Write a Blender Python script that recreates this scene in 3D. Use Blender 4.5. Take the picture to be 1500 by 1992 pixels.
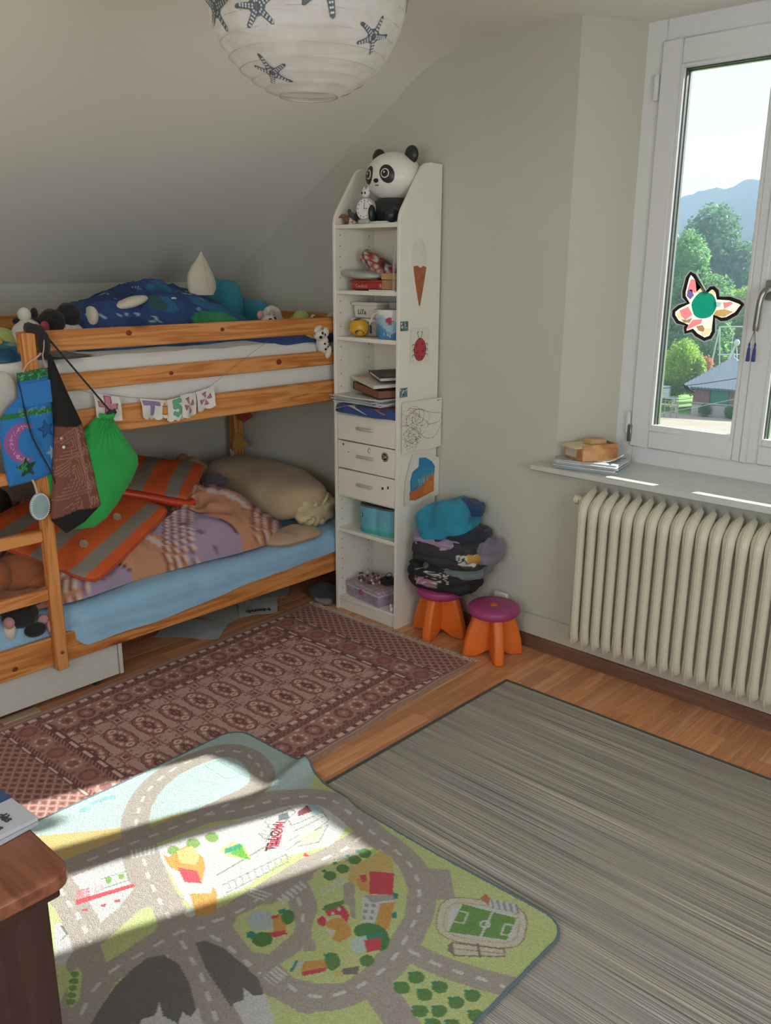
import bpy, bmesh, math, random
import numpy as np
from mathutils import Vector, Matrix, noise

for o in list(bpy.data.objects):
    bpy.data.objects.remove(o, do_unlink=True)
SC = bpy.context.scene
COL = SC.collection
random.seed(7)
PI = math.pi

# ---------------------------------------------------------------- camera
cam_d = bpy.data.cameras.new('camera')
cam = bpy.data.objects.new('camera', cam_d)
COL.objects.link(cam)
SC.camera = cam
YAW, PIT, ROL, FPX = -0.747044, -0.275847, 0.0062946, 1672.1
fw = Vector((math.sin(YAW)*math.cos(PIT), math.cos(YAW)*math.cos(PIT), math.sin(PIT)))
rt = fw.cross(Vector((0, 0, 1))).normalized()
up = rt.cross(fw)
rt, up = math.cos(ROL)*rt+math.sin(ROL)*up, -math.sin(ROL)*rt+math.cos(ROL)*up
cam.matrix_world = Matrix(((rt.x, up.x, -fw.x, 0), (rt.y, up.y, -fw.y, 0), (rt.z, up.z, -fw.z, 1.6), (0, 0, 0, 1)))
cam_d.sensor_fit = 'VERTICAL'
cam_d.sensor_height = 24.0
cam_d.lens = FPX/1992*24.0
cam_d.clip_end = 500
cam_d.clip_start = 0.02

# ---------------------------------------------------------------- light and exposure
SC.view_settings.view_transform = 'Standard'
SC.view_settings.look = 'None'
SC.view_settings.exposure = 0.0
SC.view_settings.gamma = 1.0
SC.view_settings.use_curve_mapping = False

world = bpy.data.worlds.new('world')
SC.world = world
world.use_nodes = True
wn = world.node_tree
wn.nodes.clear()
wo = wn.nodes.new('ShaderNodeOutputWorld')
wb = wn.nodes.new('ShaderNodeBackground')
tc = wn.nodes.new('ShaderNodeTexCoord')
sx = wn.nodes.new('ShaderNodeSeparateXYZ')
rp = wn.nodes.new('ShaderNodeValToRGB')
wn.links.new(tc.outputs['Generated'], sx.inputs[0])
wn.links.new(sx.outputs['Z'], rp.inputs[0])
wn.links.new(rp.outputs[0], wb.inputs[0])
wn.links.new(wb.outputs[0], wo.inputs[0])
rp.color_ramp.elements[0].position = 0.0
rp.color_ramp.elements[0].color = (0.90, 0.93, 0.95, 1)
rp.color_ramp.elements[1].position = 0.7
rp.color_ramp.elements[1].color = (0.72, 0.84, 1.0, 1)
wb.inputs[1].default_value = 1.3

SUN_DIR = Vector((0.36, 1.0, 0.575))
sun_d = bpy.data.lights.new('sun', 'SUN')
sun_d.energy = 14.5
sun_d.angle = 0.012
sun_d.color = (1.0, 0.95, 0.86)
sun = bpy.data.objects.new('sun', sun_d)
COL.objects.link(sun)
sun.rotation_euler = SUN_DIR.to_track_quat('Z', 'Y').to_euler()


def area(name, loc, target, sx_, sy_, power, col):
    d = bpy.data.lights.new(name, 'AREA')
    d.shape = 'RECTANGLE'
    d.size, d.size_y = sx_, sy_
    d.energy = power
    d.color = col
    o = bpy.data.objects.new(name, d)
    COL.objects.link(o)
    o.location = loc
    o.rotation_euler = (Vector(loc)-Vector(target)).to_track_quat('Z', 'Y').to_euler()
    return o


# room fill behind the photographer: right window inferred from the lit shelf, rear window added
area('fill_rear_window', (-0.3, -1.38, 1.55), (-0.3, 1, 1.5), 1.5, 1.35, 31, (0.95, 0.99, 1.0))
area('daylight_side_window', (1.38, 0.6, 1.5), (-1, 0.6, 1.4), 1.3, 1.25, 28, (0.95, 0.99, 1.0))
# daylight from the sky right outside the gable window
pg = area("daylight_gable_window", (-1.165, 3.36, 1.65), (-1.165, 0, 1.65), 1.05, 1.45, 1, (1, 1, 1)); pg.data.cycles.is_portal = True


# ---------------------------------------------------------------- helpers: colour
def lin(h):
    h = h.lstrip('#')
    out = []
    for i in (0, 2, 4):
        c = int(h[i:i+2], 16)/255
        out.append(c/12.92 if c <= 0.04045 else ((c+0.055)/1.055)**2.4)
    return tuple(out)


# ---------------------------------------------------------------- helpers: materials
MATS = {}


def new_mat(name):
    m = bpy.data.materials.new(name)
    m.use_nodes = True
    nt = m.node_tree
    b = nt.nodes['Principled BSDF']
    return m, nt, b


def N(nt, t, **kw):
    n = nt.nodes.new(t)
    for k, v in kw.items():
        if k.startswith('i_'):
            n.inputs[k[2:].replace('_', ' ')].default_value = v
        else:
            setattr(n, k, v)
    return n


def ramp(nt, fac, stops):
    r = nt.nodes.new('ShaderNodeValToRGB')
    while len(r.color_ramp.elements) < len(stops):
        r.color_ramp.elements.new(0.5)
    for e, (p, c) in zip(r.color_ramp.elements, stops):
        e.position = p
        e.color = (*c, 1)
    nt.links.new(fac, r.inputs[0])
    return r


def coords(nt, scale=(1, 1, 1), kind='Object', rot=(0, 0, 0)):
    t = nt.nodes.new('ShaderNodeTexCoord')
    mp = nt.nodes.new('ShaderNodeMapping')
    mp.inputs['Scale'].default_value = scale
    mp.inputs['Rotation'].default_value = rot
    nt.links.new(t.outputs[kind], mp.inputs[0])
    return mp.outputs[0]


def bump(nt, b, h, strength=0.3, dist=0.005):
    bp = nt.nodes.new('ShaderNodeBump')
    bp.inputs['Strength'].default_value = strength
    bp.inputs['Distance'].default_value = dist
    nt.links.new(h, bp.inputs['Height'])
    nt.links.new(bp.outputs[0], b.inputs['Normal'])


def mixc(nt, a, b_, fac, mode='MIX'):
    m = nt.nodes.new('ShaderNodeMix')
    m.data_type = 'RGBA'
    m.blend_type = mode
    for sock, v in ((m.inputs[0], fac), (m.inputs[6], a), (m.inputs[7], b_)):
        if hasattr(v, 'is_linked'):
            nt.links.new(v, sock)
        elif isinstance(v, (int, float)):
            sock.default_value = v
        else:
            sock.default_value = (*v[:3], 1)
    return m.outputs[2]


def plain(name, h, rough=0.6, var=0.06, nscale=30, bumpv=0.0, bdist=0.003, metal=0.0, sheen=0.0, coat=0.0):
    """a plain coloured material with a little procedural variation"""
    if name in MATS:
        return MATS[name]
    m, nt, b = new_mat(name)
    c = lin(h) if isinstance(h, str) else h
    n = N(nt, 'ShaderNodeTexNoise', i_Scale=nscale, i_Detail=4.0)
    nt.links.new(coords(nt), n.inputs['Vector'])
    lo = tuple(max(0, x*(1-var)) for x in c)
    hi = tuple(min(1, x*(1+var)) for x in c)
    r = ramp(nt, n.outputs[0], [(0.3, lo), (0.7, hi)])
    nt.links.new(r.outputs[0], b.inputs['Base Color'])
    b.inputs['Roughness'].default_value = rough
    b.inputs['Metallic'].default_value = metal
    b.inputs['Sheen Weight'].default_value = sheen
    b.inputs['Coat Weight'].default_value = coat
    if bumpv:
        bump(nt, b, n.outputs[0], bumpv, bdist)
    MATS[name] = m
    return m


def cloth(name, h, weave=900, var=0.08, bumpv=0.25, big=9):
    if name in MATS:
        return MATS[name]
    m, nt, b = new_mat(name)
    c = lin(h) if isinstance(h, str) else h
    n = N(nt, 'ShaderNodeTexNoise', i_Scale=big, i_Detail=5.0)
    w = N(nt, 'ShaderNodeTexNoise', i_Scale=weave, i_Detail=2.0)
    v = coords(nt)
    nt.links.new(v, n.inputs['Vector'])
    nt.links.new(v, w.inputs['Vector'])
    r = ramp(nt, n.outputs[0], [(0.3, tuple(x*(1-var) for x in c)), (0.7, tuple(min(1, x*(1+var)) for x in c))])
    nt.links.new(r.outputs[0], b.inputs['Base Color'])
    b.inputs['Roughness'].default_value = 0.9
    b.inputs['Sheen Weight'].default_value = 0.15
    ad = N(nt, 'ShaderNodeMath', operation='ADD')
    nt.links.new(n.outputs[0], ad.inputs[0])
    nt.links.new(w.outputs[0], ad.inputs[1])
    bump(nt, b, ad.outputs[0], bumpv, 0.004)
    MATS[name] = m
    return m


def printed(name, rough=0.85, weave=700, bumpv=0.25, var=0.25, bdist=0.002, trans=0.0):
    """colour printed or dyed onto the thing: read from its colour attribute, plus fine fibre noise"""
    if name in MATS:
        return MATS[name]
    m, nt, b = new_mat(name)
    a = N(nt, 'ShaderNodeAttribute', attribute_name='print')
    n = N(nt, 'ShaderNodeTexNoise', i_Scale=weave, i_Detail=3.0)
    nt.links.new(coords(nt), n.inputs['Vector'])
    r = ramp(nt, n.outputs[0], [(0.3, (1-var,)*3), (0.7, (1.0,)*3)])
    o = mixc(nt, a.outputs['Color'], r.outputs[0], 1.0, 'MULTIPLY')
    nt.links.new(o, b.inputs['Base Color'])
    b.inputs['Roughness'].default_value = rough
    bump(nt, b, n.outputs[0], bumpv, bdist)
    MATS[name] = m
    return m


def wood(name, base, dark, light, axis='Y', ring=28, knots=True, rough=0.42, knotc=None):
    """pine: long grain along one axis, with knots"""
    if name in MATS:
        return MATS[name]
    m, nt, b = new_mat(name)
    st = {'X': (0.9, 14, 14), 'Y': (14, 0.9, 14), 'Z': (14, 14, 0.9)}[axis]
    v = coords(nt, st)
    oi = N(nt, 'ShaderNodeObjectInfo')
    ad = N(nt, 'ShaderNodeVectorMath', operation='ADD')
    mu = N(nt, 'ShaderNodeVectorMath', operation='SCALE')
    mu.inputs[0].default_value = (7, 9, 11)
    nt.links.new(oi.outputs['Random'], mu.inputs['Scale'])
    nt.links.new(v, ad.inputs[0])
    nt.links.new(mu.outputs[0], ad.inputs[1])
    n = N(nt, 'ShaderNodeTexNoise', i_Scale=1.6, i_Detail=3.0, i_Distortion=0.6)
    nt.links.new(ad.outputs[0], n.inputs['Vector'])
    f = N(nt, 'ShaderNodeTexNoise', i_Scale=9.0, i_Detail=4.0)
    nt.links.new(ad.outputs[0], f.inputs['Vector'])
    k = N(nt, 'ShaderNodeMath', operation='MULTIPLY')
    k.inputs[1].default_value = ring
    nt.links.new(n.outputs[0], k.inputs[0])
    s = N(nt, 'ShaderNodeMath', operation='SINE')
    nt.links.new(k.outputs[0], s.inputs[0])
    s2 = N(nt, 'ShaderNodeMath', operation='MULTIPLY_ADD')
    s2.inputs[1].default_value = 0.35
    s2.inputs[2].default_value = 0.3
    nt.links.new(s.outputs[0], s2.inputs[0])
    s3 = N(nt, 'ShaderNodeMath', operation='MULTIPLY_ADD')
    s3.inputs[1].default_value = 0.6
    nt.links.new(f.outputs[0], s3.inputs[0])
    nt.links.new(s2.outputs[0], s3.inputs[2])
    r = ramp(nt, s3.outputs[0], [(0.1, lin(dark)), (0.5, lin(base)), (0.95, lin(light))])
    out = r.outputs[0]
    if knots:
        ks = {'X': (2.2, 5, 5), 'Y': (5, 2.2, 5), 'Z': (5, 5, 2.2)}[axis]
        kv = coords(nt, ks)
        a2 = N(nt, 'ShaderNodeVectorMath', operation='ADD')
        nt.links.new(kv, a2.inputs[0])
        nt.links.new(mu.outputs[0], a2.inputs[1])
        vo = N(nt, 'ShaderNodeTexVoronoi', i_Scale=1.0)
        nt.links.new(a2.outputs[0], vo.inputs['Vector'])
        kr = ramp(nt, vo.outputs['Distance'], [(0.05, (1, 1, 1)), (0.13, (0, 0, 0))])
        out = mixc(nt, out, lin(knotc or dark), kr.outputs[0])
    nt.links.new(out, b.inputs['Base Color'])
    b.inputs['Roughness'].default_value = rough
    bump(nt, b, f.outputs[0], 0.08, 0.002)
    MATS[name] = m
    return m


# ---------------------------------------------------------------- helpers: geometry (verts, faces)
def join(*gs):
    V, Fc = [], []
    for v, f in gs:
        o = len(V)
        V += [tuple(p) for p in v]
        Fc += [tuple(i+o for i in q) for q in f]
    return V, Fc


def box(x0, x1, y0, y1, z0, z1):
    V = [(x, y, z) for z in (z0, z1) for y in (y0, y1) for x in (x0, x1)]
    return V, [(0, 2, 3, 1), (4, 5, 7, 6), (0, 1, 5, 4), (2, 6, 7, 3), (0, 4, 6, 2), (1, 3, 7, 5)]


def tube(pts, r, n=8, cap=True, closed=False):
    pts = [Vector(p) for p in pts]
    rs = r if isinstance(r, (list, tuple)) else [r]*len(pts)
    V, Fc = [], []
    L = len(pts)
    prev = None
    for i, p in enumerate(pts):
        if closed:
            t = pts[(i+1) % L]-pts[i-1]
        else:
            t = pts[min(i+1, L-1)]-pts[max(i-1, 0)]
        t.normalize()
        if prev is None:
            a = Vector((0, 0, 1)) if abs(t.z) < 0.9 else Vector((1, 0, 0))
        else:
            a = prev
        s = t.cross(a)
        if s.length < 1e-6:
            s = t.cross(Vector((0, 1, 0)))
        s.normalize()
        q = s.cross(t)
        prev = q
        for k in range(n):
            an = 2*PI*k/n
            V.append(tuple(p+rs[i]*(math.cos(an)*s+math.sin(an)*q)))
    for i in range(L if closed else L-1):
        j = (i+1) % L
        for k in range(n):
            Fc.append((i*n+k, i*n+(k+1) % n, j*n+(k+1) % n, j*n+k))
    if cap and not closed:
        Fc.append(tuple(range(n))[::-1])
        Fc.append(tuple((L-1)*n+k for k in range(n)))
    return V, Fc


def lathe(prof, n=24, c=(0, 0, 0), sx_=1, sy_=1):
    V, Fc = [], []
    for r, z in prof:
        for k in range(n):
            a = 2*PI*k/n
            V.append((c[0]+r*math.cos(a)*sx_, c[1]+r*math.sin(a)*sy_, c[2]+z))
    for i in range(len(prof)-1):
        for k in range(n):
            Fc.append((i*n+k, i*n+(k+1) % n, (i+1)*n+(k+1) % n, (i+1)*n+k))
    Fc.append(tuple(range(n))[::-1])
    Fc.append(tuple((len(prof)-1)*n+k for k in range(n)))
    return V, Fc


def prism(poly, t, O=(0, 0, 0), U=(1, 0, 0), W=(0, 1, 0)):
    """polygon (u, w) in the plane O,U,W extruded by t along U x W"""
    O, U, W = Vector(O), Vector(U), Vector(W)
    n = U.cross(W).normalized()
    L = len(poly)
    V = [tuple(O+U*u+W*w) for u, w in poly]+[tuple(O+U*u+W*w+n*t) for u, w in poly]
    Fc = [tuple(range(L))[::-1], tuple(range(L, 2*L))]
    Fc += [(i, (i+1) % L, L+(i+1) % L, L+i) for i in range(L)]
    return V, Fc


def grid(fn, nu, nv, thick=0.0):
    """fn(u, v) -> point, u and v in 0..1; thick closes it below by a second sheet"""
    P = [Vector(fn(i/(nu-1), j/(nv-1))) for j in range(nv) for i in range(nu)]
    Fc = [(j*nu+i, j*nu+i+1, (j+1)*nu+i+1, (j+1)*nu+i) for j in range(nv-1) for i in range(nu-1)]
    V = [tuple(p) for p in P]
    if thick:
        nr = [Vector() for _ in P]
        for q in Fc:
            nn = (P[q[1]]-P[q[0]]).cross(P[q[3]]-P[q[0]])
            for i in q:
                nr[i] += nn
        off = len(V)
        V += [tuple(p-(m.normalized() if m.length > 0 else Vector((0, 0, 1)))*thick) for p, m in zip(P, nr)]
        Fc += [tuple(i+off for i in q[::-1]) for q in list(Fc)]
        rim = [i for i in range(nu)]+[j*nu+nu-1 for j in range(1, nv)]+[(nv-1)*nu+i for i in range(nu-2, -1, -1)]+[j*nu for j in range(nv-2, 0, -1)]
        for a, b_ in zip(rim, rim[1:]+rim[:1]):
            Fc.append((b_, a, a+off, b_+off))
    return V, Fc


def xform(g, M):
    return [tuple(M @ Vector(v)) for v in g[0]], g[1]


def ell(c, r, nu=20, nv=12, e=1.0, amp=0.0, freq=6.0, rot=None, seed=0.0):
    """ellipsoid / soft box (e < 1) with noise on it"""
    V, Fc = [], []

    def sp(x):
        return math.copysign(abs(x)**e, x)
    for j in range(nv+1):
        ph = -PI/2+PI*j/nv
        for i in range(nu):
            th = 2*PI*i/nu
            p = Vector((sp(math.cos(ph))*sp(math.cos(th)), sp(math.cos(ph))*sp(math.sin(th)), sp(math.sin(ph))))
            p = Vector((p.x*r[0], p.y*r[1], p.z*r[2]))
            if amp:
                q = p*freq+Vector((seed, seed*1.7, -seed))
                p *= 1+amp*noise.noise(q)/max(0.01, 1)
            if rot:
                p = rot @ p
            V.append(tuple(p+Vector(c)))
    for j in range(nv):
        for i in range(nu):
            Fc.append((j*nu+i, j*nu+(i+1) % nu, (j+1)*nu+(i+1) % nu, (j+1)*nu+i))
    return V, Fc


def bev(g, w, seg=1):
    bm = bmesh.new()
    vs = [bm.verts.new(v) for v in g[0]]
    for f in g[1]:
        try:
            bm.faces.new([vs[i] for i in f])
        except ValueError:
            pass
    bmesh.ops.recalc_face_normals(bm, faces=bm.faces)
    ed = [e for e in bm.edges if len(e.link_faces) == 2 and e.calc_face_angle(0) > 0.5]
    bmesh.ops.bevel(bm, geom=ed, offset=w, segments=seg, affect='EDGES', profile=0.5)
    bm.verts.ensure_lookup_table()
    bm.verts.index_update()
    r = [tuple(v.co) for v in bm.verts], [tuple(v.index for v in f.verts) for f in bm.faces]
    bm.free()
    return r


def bbox(x0, x1, y0, y1, z0, z1, w=0.003, seg=1):
    return bev(box(x0, x1, y0, y1, z0, z1), w, seg)


# ---------------------------------------------------------------- helpers: objects
def mesh_of(name, g, mat, smooth=True, fix=True):
    me = bpy.data.meshes.new(name)
    me.from_pydata([tuple(v) for v in g[0]], [], [tuple(f) for f in g[1]])
    if fix:
        bm = bmesh.new()
        bm.from_mesh(me)
        bmesh.ops.recalc_face_normals(bm, faces=bm.faces)
        bm.to_mesh(me)
        bm.free()
    me.materials.append(mat)
    if smooth:
        me.polygons.foreach_set('use_smooth', [True]*len(me.polygons))
        try:
            me.set_sharp_from_angle(angle=math.radians(38))
        except Exception:
            pass
    me.update()
    return me


def put(name, g, mat, parent=None, label=None, cat=None, group=None, kind=None, smooth=True, col=None, fix=True):
    me = mesh_of(name, g, mat, smooth, fix)
    o = bpy.data.objects.new(name, me)
    COL.objects.link(o)
    if parent is not None:
        o.parent = parent
        o.location = -world_loc(parent)
    tag(o, label, cat, group, kind)
    if col is not None:
        paint(o, col)
    return o


def world_loc(o):
    v = Vector(o.location)
    while o.parent:
        o = o.parent
        v += o.location
    return v


def tag(o, label=None, cat=None, group=None, kind=None):
    for k, v in (('label', label), ('category', cat), ('group', group), ('kind', kind)):
        if v:
            o[k] = v


def thing(name, loc, label=None, cat=None, group=None, kind=None):
    o = bpy.data.objects.new(name, None)
    o.empty_display_size = 0.05
    COL.objects.link(o)
    o.location = loc
    tag(o, label, cat, group, kind)
    return o


def paint(o, col):
    me = o.data
    at = me.color_attributes.new('print', 'FLOAT_COLOR', 'POINT')
    col = np.asarray(col, dtype=np.float32)
    if col.ndim == 1:
        col = np.tile(col, (len(me.vertices), 1))
    a = np.ones((len(me.vertices), 4), dtype=np.float32)
    k = min(len(col), len(a))
    a[:k, :3] = col[:k, :3]
    if k < len(a) and k > 0:
        m = min(len(a)-k, k)
        a[k:k+m, :3] = col[:m, :3]
    at.data.foreach_set('color', a.ravel())


class Canvas:
    """flat print: colours for a cloud of (u, v) points, painted shape by shape"""

    def __init__(s, U, W, base):
        s.U, s.W = np.asarray(U, float), np.asarray(W, float)
        s.C = np.tile(np.array(lin(base) if isinstance(base, str) else base), (len(s.U), 1))

    def put(s, m, c):
        s.C[m] = lin(c) if isinstance(c, str) else c

    def poly(s, pts, c):
        p = np.array(pts)
        lo, hi = p.min(0), p.max(0)
        ix = np.where((s.U >= lo[0]) & (s.U <= hi[0]) & (s.W >= lo[1]) & (s.W <= hi[1]))[0]
        if not len(ix):
            return
        x, y = s.U[ix], s.W[ix]
        ins = np.zeros(len(ix), bool)
        j = len(p)-1
        for i in range(len(p)):
            xi, yi, xj, yj = *p[i], *p[j]
            if yi != yj:
                ins ^= ((yi > y) != (yj > y)) & (x < (xj-xi)*(y-yi)/(yj-yi)+xi)
            j = i
        s.put(ix[ins], c)

    def ell(s, cx, cy, rx, ry, c, rot=0.0):
        dx, dy = s.U-cx, s.W-cy
        a, b_ = math.cos(rot), math.sin(rot)
        s.put(((dx*a+dy*b_)/rx)**2+((-dx*b_+dy*a)/ry)**2 <= 1, c)

    def ring(s, cx, cy, r0, r1, c):
        d = np.hypot(s.U-cx, s.W-cy)
        s.put((d >= r0) & (d <= r1), c)

    def line(s, pts, w, c, dash=None, closed=False):
        pts = list(pts)+([pts[0]] if closed else [])
        acc = 0.0
        for a, b_ in zip(pts, pts[1:]):
            a, b_ = np.array(a, float), np.array(b_, float)
            d = b_-a
            L = math.hypot(*d)
            if L < 1e-9:
                continue
            lo, hi = np.minimum(a, b_)-w, np.maximum(a, b_)+w
            ix = np.where((s.U >= lo[0]) & (s.U <= hi[0]) & (s.W >= lo[1]) & (s.W <= hi[1]))[0]
            if len(ix):
                px, py = s.U[ix]-a[0], s.W[ix]-a[1]
                t = (px*d[0]+py*d[1])/L
                tt = np.clip(t, 0, L)
                dd = np.hypot(px-tt*d[0]/L, py-tt*d[1]/L)
                m = dd <= w/2
                if dash:
                    m &= ((acc+tt) % (dash[0]+dash[1])) < dash[0]
                s.put(ix[m], c)
            acc += L


def smooth_path(pts, k=6):
    """Catmull-Rom through the points"""
    P = [np.array(p, float) for p in pts]
    P = [2*P[0]-P[1]]+P+[2*P[-1]-P[-2]]
    out = []
    for i in range(1, len(P)-2):
        for s in range(k):
            t = s/k
            out.append(tuple(0.5*((2*P[i])+(P[i+1]-P[i-1])*t+(2*P[i-1]-5*P[i]+4*P[i+1]-P[i+2])*t*t+(3*P[i]-P[i-1]-3*P[i+1]+P[i+2])*t**3)))
    out.append(tuple(P[-2]))
    return out


def text(name, s, size, mat, M, parent=None, ext=0.0004, bold=0.0):
    """lettering turned into a thin mesh; M places it (x right, y up, z out)"""
    cu = bpy.data.curves.new(name, 'FONT')
    cu.body = s
    cu.size = size
    cu.extrude = ext
    cu.offset = bold
    cu.align_x = 'CENTER'
    cu.align_y = 'CENTER'
    cu.resolution_u = 2
    t = bpy.data.objects.new(name, cu)
    COL.objects.link(t)
    dg = bpy.context.evaluated_depsgraph_get()
    me = bpy.data.meshes.new_from_object(t.evaluated_get(dg))
    bpy.data.objects.remove(t, do_unlink=True)
    me.transform(M)
    me.materials.clear()
    me.materials.append(mat)
    o = bpy.data.objects.new(name, me)
    COL.objects.link(o)
    if parent is not None:
        o.parent = parent
        o.location = -world_loc(parent)
    return o


def frame(O, X, Y):
    """matrix with axes X, Y, X x Y at O"""
    X = Vector(X).normalized()
    Z = X.cross(Vector(Y)).normalized()
    Y = Z.cross(X)
    O = Vector(O)
    return Matrix(((X.x, Y.x, Z.x, O.x), (X.y, Y.y, Z.y, O.y), (X.z, Y.z, Z.z, O.z), (0, 0, 0, 1)))


def fbm(p, o=3):
    s, a = 0.0, 1.0
    p = Vector(p)
    for _ in range(o):
        s += a*noise.noise(p)
        p = p*2.03
        a *= 0.5
    return s


def sstep(a, b_, x):
    t = min(1, max(0, (x-a)/(b_-a)))
    return t*t*(3-2*t)

# ================================================================ THE ROOM
WY = 2.998          # gable wall
KX = -3.985         # knee wall under the slope
CZ = 2.477          # flat ceiling
RX, FY = 1.30, -1.30


def wall_mat(name, h, sc=60):
    m, nt, b = new_mat(name)
    c = lin(h)
    n = N(nt, 'ShaderNodeTexNoise', i_Scale=sc, i_Detail=6.0)
    n2 = N(nt, 'ShaderNodeTexNoise', i_Scale=1.3, i_Detail=3.0)
    v = coords(nt)
    nt.links.new(v, n.inputs['Vector'])
    nt.links.new(v, n2.inputs['Vector'])
    r = ramp(nt, n2.outputs[0], [(0.3, tuple(x*0.97 for x in c)), (0.7, c)])
    nt.links.new(r.outputs[0], b.inputs['Base Color'])
    b.inputs['Roughness'].default_value = 0.85
    bump(nt, b, n.outputs[0], 0.18, 0.002)
    MATS[name] = m
    return m


M_WALL = wall_mat('wall_paint', '#c6c6ba')
M_CEIL = wall_mat('ceiling_paint', '#e9e7df')
M_WHITE = plain('white_lacquer', '#e2dfd6', 0.35, 0.02)
M_PVC = plain('window_pvc', '#dcdfe2', 0.3, 0.015)

# walls
put('wall_back', join(box(KX-0.2, -1.83, WY, 3.40, 0, 2.75),
                      box(-0.50, RX+0.2, WY, 3.40, 0, 2.75),
                      box(-1.83, -0.50, WY, 3.40, 0, 0.815), box(-1.83, -0.50, 3.256, 3.40, 0.815, 0.845),
                      prism([(-1.83, WY), (-1.70, 3.25), (-1.70, 3.40), (-1.83, 3.40)], 2.75),
                      prism([(-0.50, WY), (-0.50, 3.40), (-0.63, 3.40), (-0.63, 3.25)], 2.75)),
    M_WALL, kind='structure', smooth=False)
put('wall_left', box(KX-0.2, KX, FY-0.2, WY, 0, 1.62), M_WALL, kind='structure', smooth=False)
put('wall_front', join(box(KX-0.2, -1.1, FY-0.2, FY, 0, 2.75), box(0.5, RX+0.2, FY-0.2, FY, 0, 2.75),
                       box(-1.1, 0.5, FY-0.2, FY, 0, 0.85), box(-1.1, 0.5, FY-0.2, FY, 2.25, 2.75)),
    M_WALL, kind='structure', smooth=False)
put('wall_right', join(box(RX, RX+0.2, FY, -0.1, 0, 2.75), box(RX, RX+0.2, 1.3, WY, 0, 2.75),
                       box(RX, RX+0.2, -0.1, 1.3, 0, 0.85), box(RX, RX+0.2, -0.1, 1.3, 2.15, 2.75)),
    M_WALL, kind='structure', smooth=False)

# ceiling: flat part, a soft bend, then the roof slope down to the knee wall
slp = [(RX+0.2, CZ), (-2.20, CZ)]
for k in range(1, 8):
    t = k/8
    a = Vector((-2.20, CZ))
    b_ = Vector((-2.50, CZ))
    c_ = Vector((-2.72, CZ-0.17))
    p = a*(1-t)**2+b_*2*t*(1-t)+c_*t*t
    slp.append((p.x, p.y))
kz = 1.524
gr = (CZ-0.17-kz)/(-2.72-KX)
slp += [(-2.72, CZ-0.17), (KX, kz), (KX-0.2, kz-0.2*gr)]
top = [(KX-0.2, 2.9), (RX+0.2, 2.9)]
put('ceiling', prism([(x, z) for x, z in slp+top], 4.7+0.15, (0, WY+0.30, 0), (1, 0, 0), (0, 0, 1)), M_CEIL, kind='structure')

# floor: base sheet with strips laid on it
M_PLANK = wood('laminate', '#e0a377', '#c98a60', '#eab68c', 'Y', ring=9, knots=False, rough=0.38)
nt = M_PLANK.node_tree
b = nt.nodes['Principled BSDF']
src = b.inputs['Base Color'].links[0].from_socket
oi = N(nt, 'ShaderNodeObjectInfo')
rr = ramp(nt, oi.outputs['Random'], [(0.0, (0.80, 0.78, 0.76)), (0.5, (0.98, 0.98, 0.98)), (1.0, (1.12, 1.1, 1.06))])
nt.links.new(mixc(nt, src, rr.outputs[0], 1.0, 'MULTIPLY'), b.inputs['Base Color'])
floor = put('floor', box(KX-0.2, RX+0.2, FY-0.2, 3.4, -0.2, -0.006), M_PLANK, kind='structure', smooth=False)
pw, pl = 0.066, 0.52
pm = mesh_of('plank', bev(box(0.0004, pw-0.0004, 0.0004, pl-0.0004, -0.006, 0.0), 0.0008), M_PLANK, smooth=False)
ix = 0
x = -3.20
while x < -0.35:
    off = (ix*0.37) % 1.0*pl
    y = 0.85-off
    while y < WY:
        if y+pl > 0.8:
            o = bpy.data.objects.new('plank', pm)
            COL.objects.link(o)
            yy = min(y, WY-pl)
            o.location = (x, y, 0)
            if y+pl > WY+0.25:
                o.scale = (1, (WY+0.05-y)/pl, 1)
            o.parent = floor
        y += pl
    x += pw
    ix += 1

# baseboards
M_BASE = wood('baseboard_wood', '#82604f', '#6a4a3c', '#92705e', 'X', ring=10, knots=False, rough=0.5)
put('baseboard_back', bbox(KX, RX, 2.982, WY, 0, 0.062, 0.003), M_BASE, kind='structure')
put('trim_1', bbox(-2.40, RX, 2.986, WY, 0.062, 0.158, 0.003), M_WALL, kind='structure')

# ---------------------------------------------------------------- gable window
M_GLASS, nt, b = new_mat('window_glass')
out = nt.nodes['Material Output']
tr = N(nt, 'ShaderNodeBsdfTransparent')
tr.inputs[0].default_value = (0.93, 0.96, 0.96, 1)
gl = N(nt, 'ShaderNodeBsdfGlossy', i_Roughness=0.02)
mx = N(nt, 'ShaderNodeMixShader')
fr = N(nt, 'ShaderNodeFresnel')
fr.inputs[0].default_value = 1.3
nt.links.new(fr.outputs[0], mx.inputs[0])
nt.links.new(tr.outputs[0], mx.inputs[1])
nt.links.new(gl.outputs[0], mx.inputs[2])
nt.links.new(mx.outputs[0], out.inputs[0])
M_SEAL = plain('window_gasket', '#3c4248', 0.5)
M_ALU = plain('brushed_metal', '#9a9a96', 0.32, 0.04, metal=0.9)


def ringframe(x0, x1, z0, z1, wl, wr, wb, wt, y0, y1, w=0.004):
    return join(bbox(x0, x0+wl, y0, y1, z0, z1, w), bbox(x1-wr, x1, y0, y1, z0, z1, w),
                bbox(x0+wl-0.001, x1-wr+0.001, y0, y1, z0, z0+wb, w), bbox(x0+wl-0.001, x1-wr+0.001, y0, y1, z1-wt, z1, w))


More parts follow.
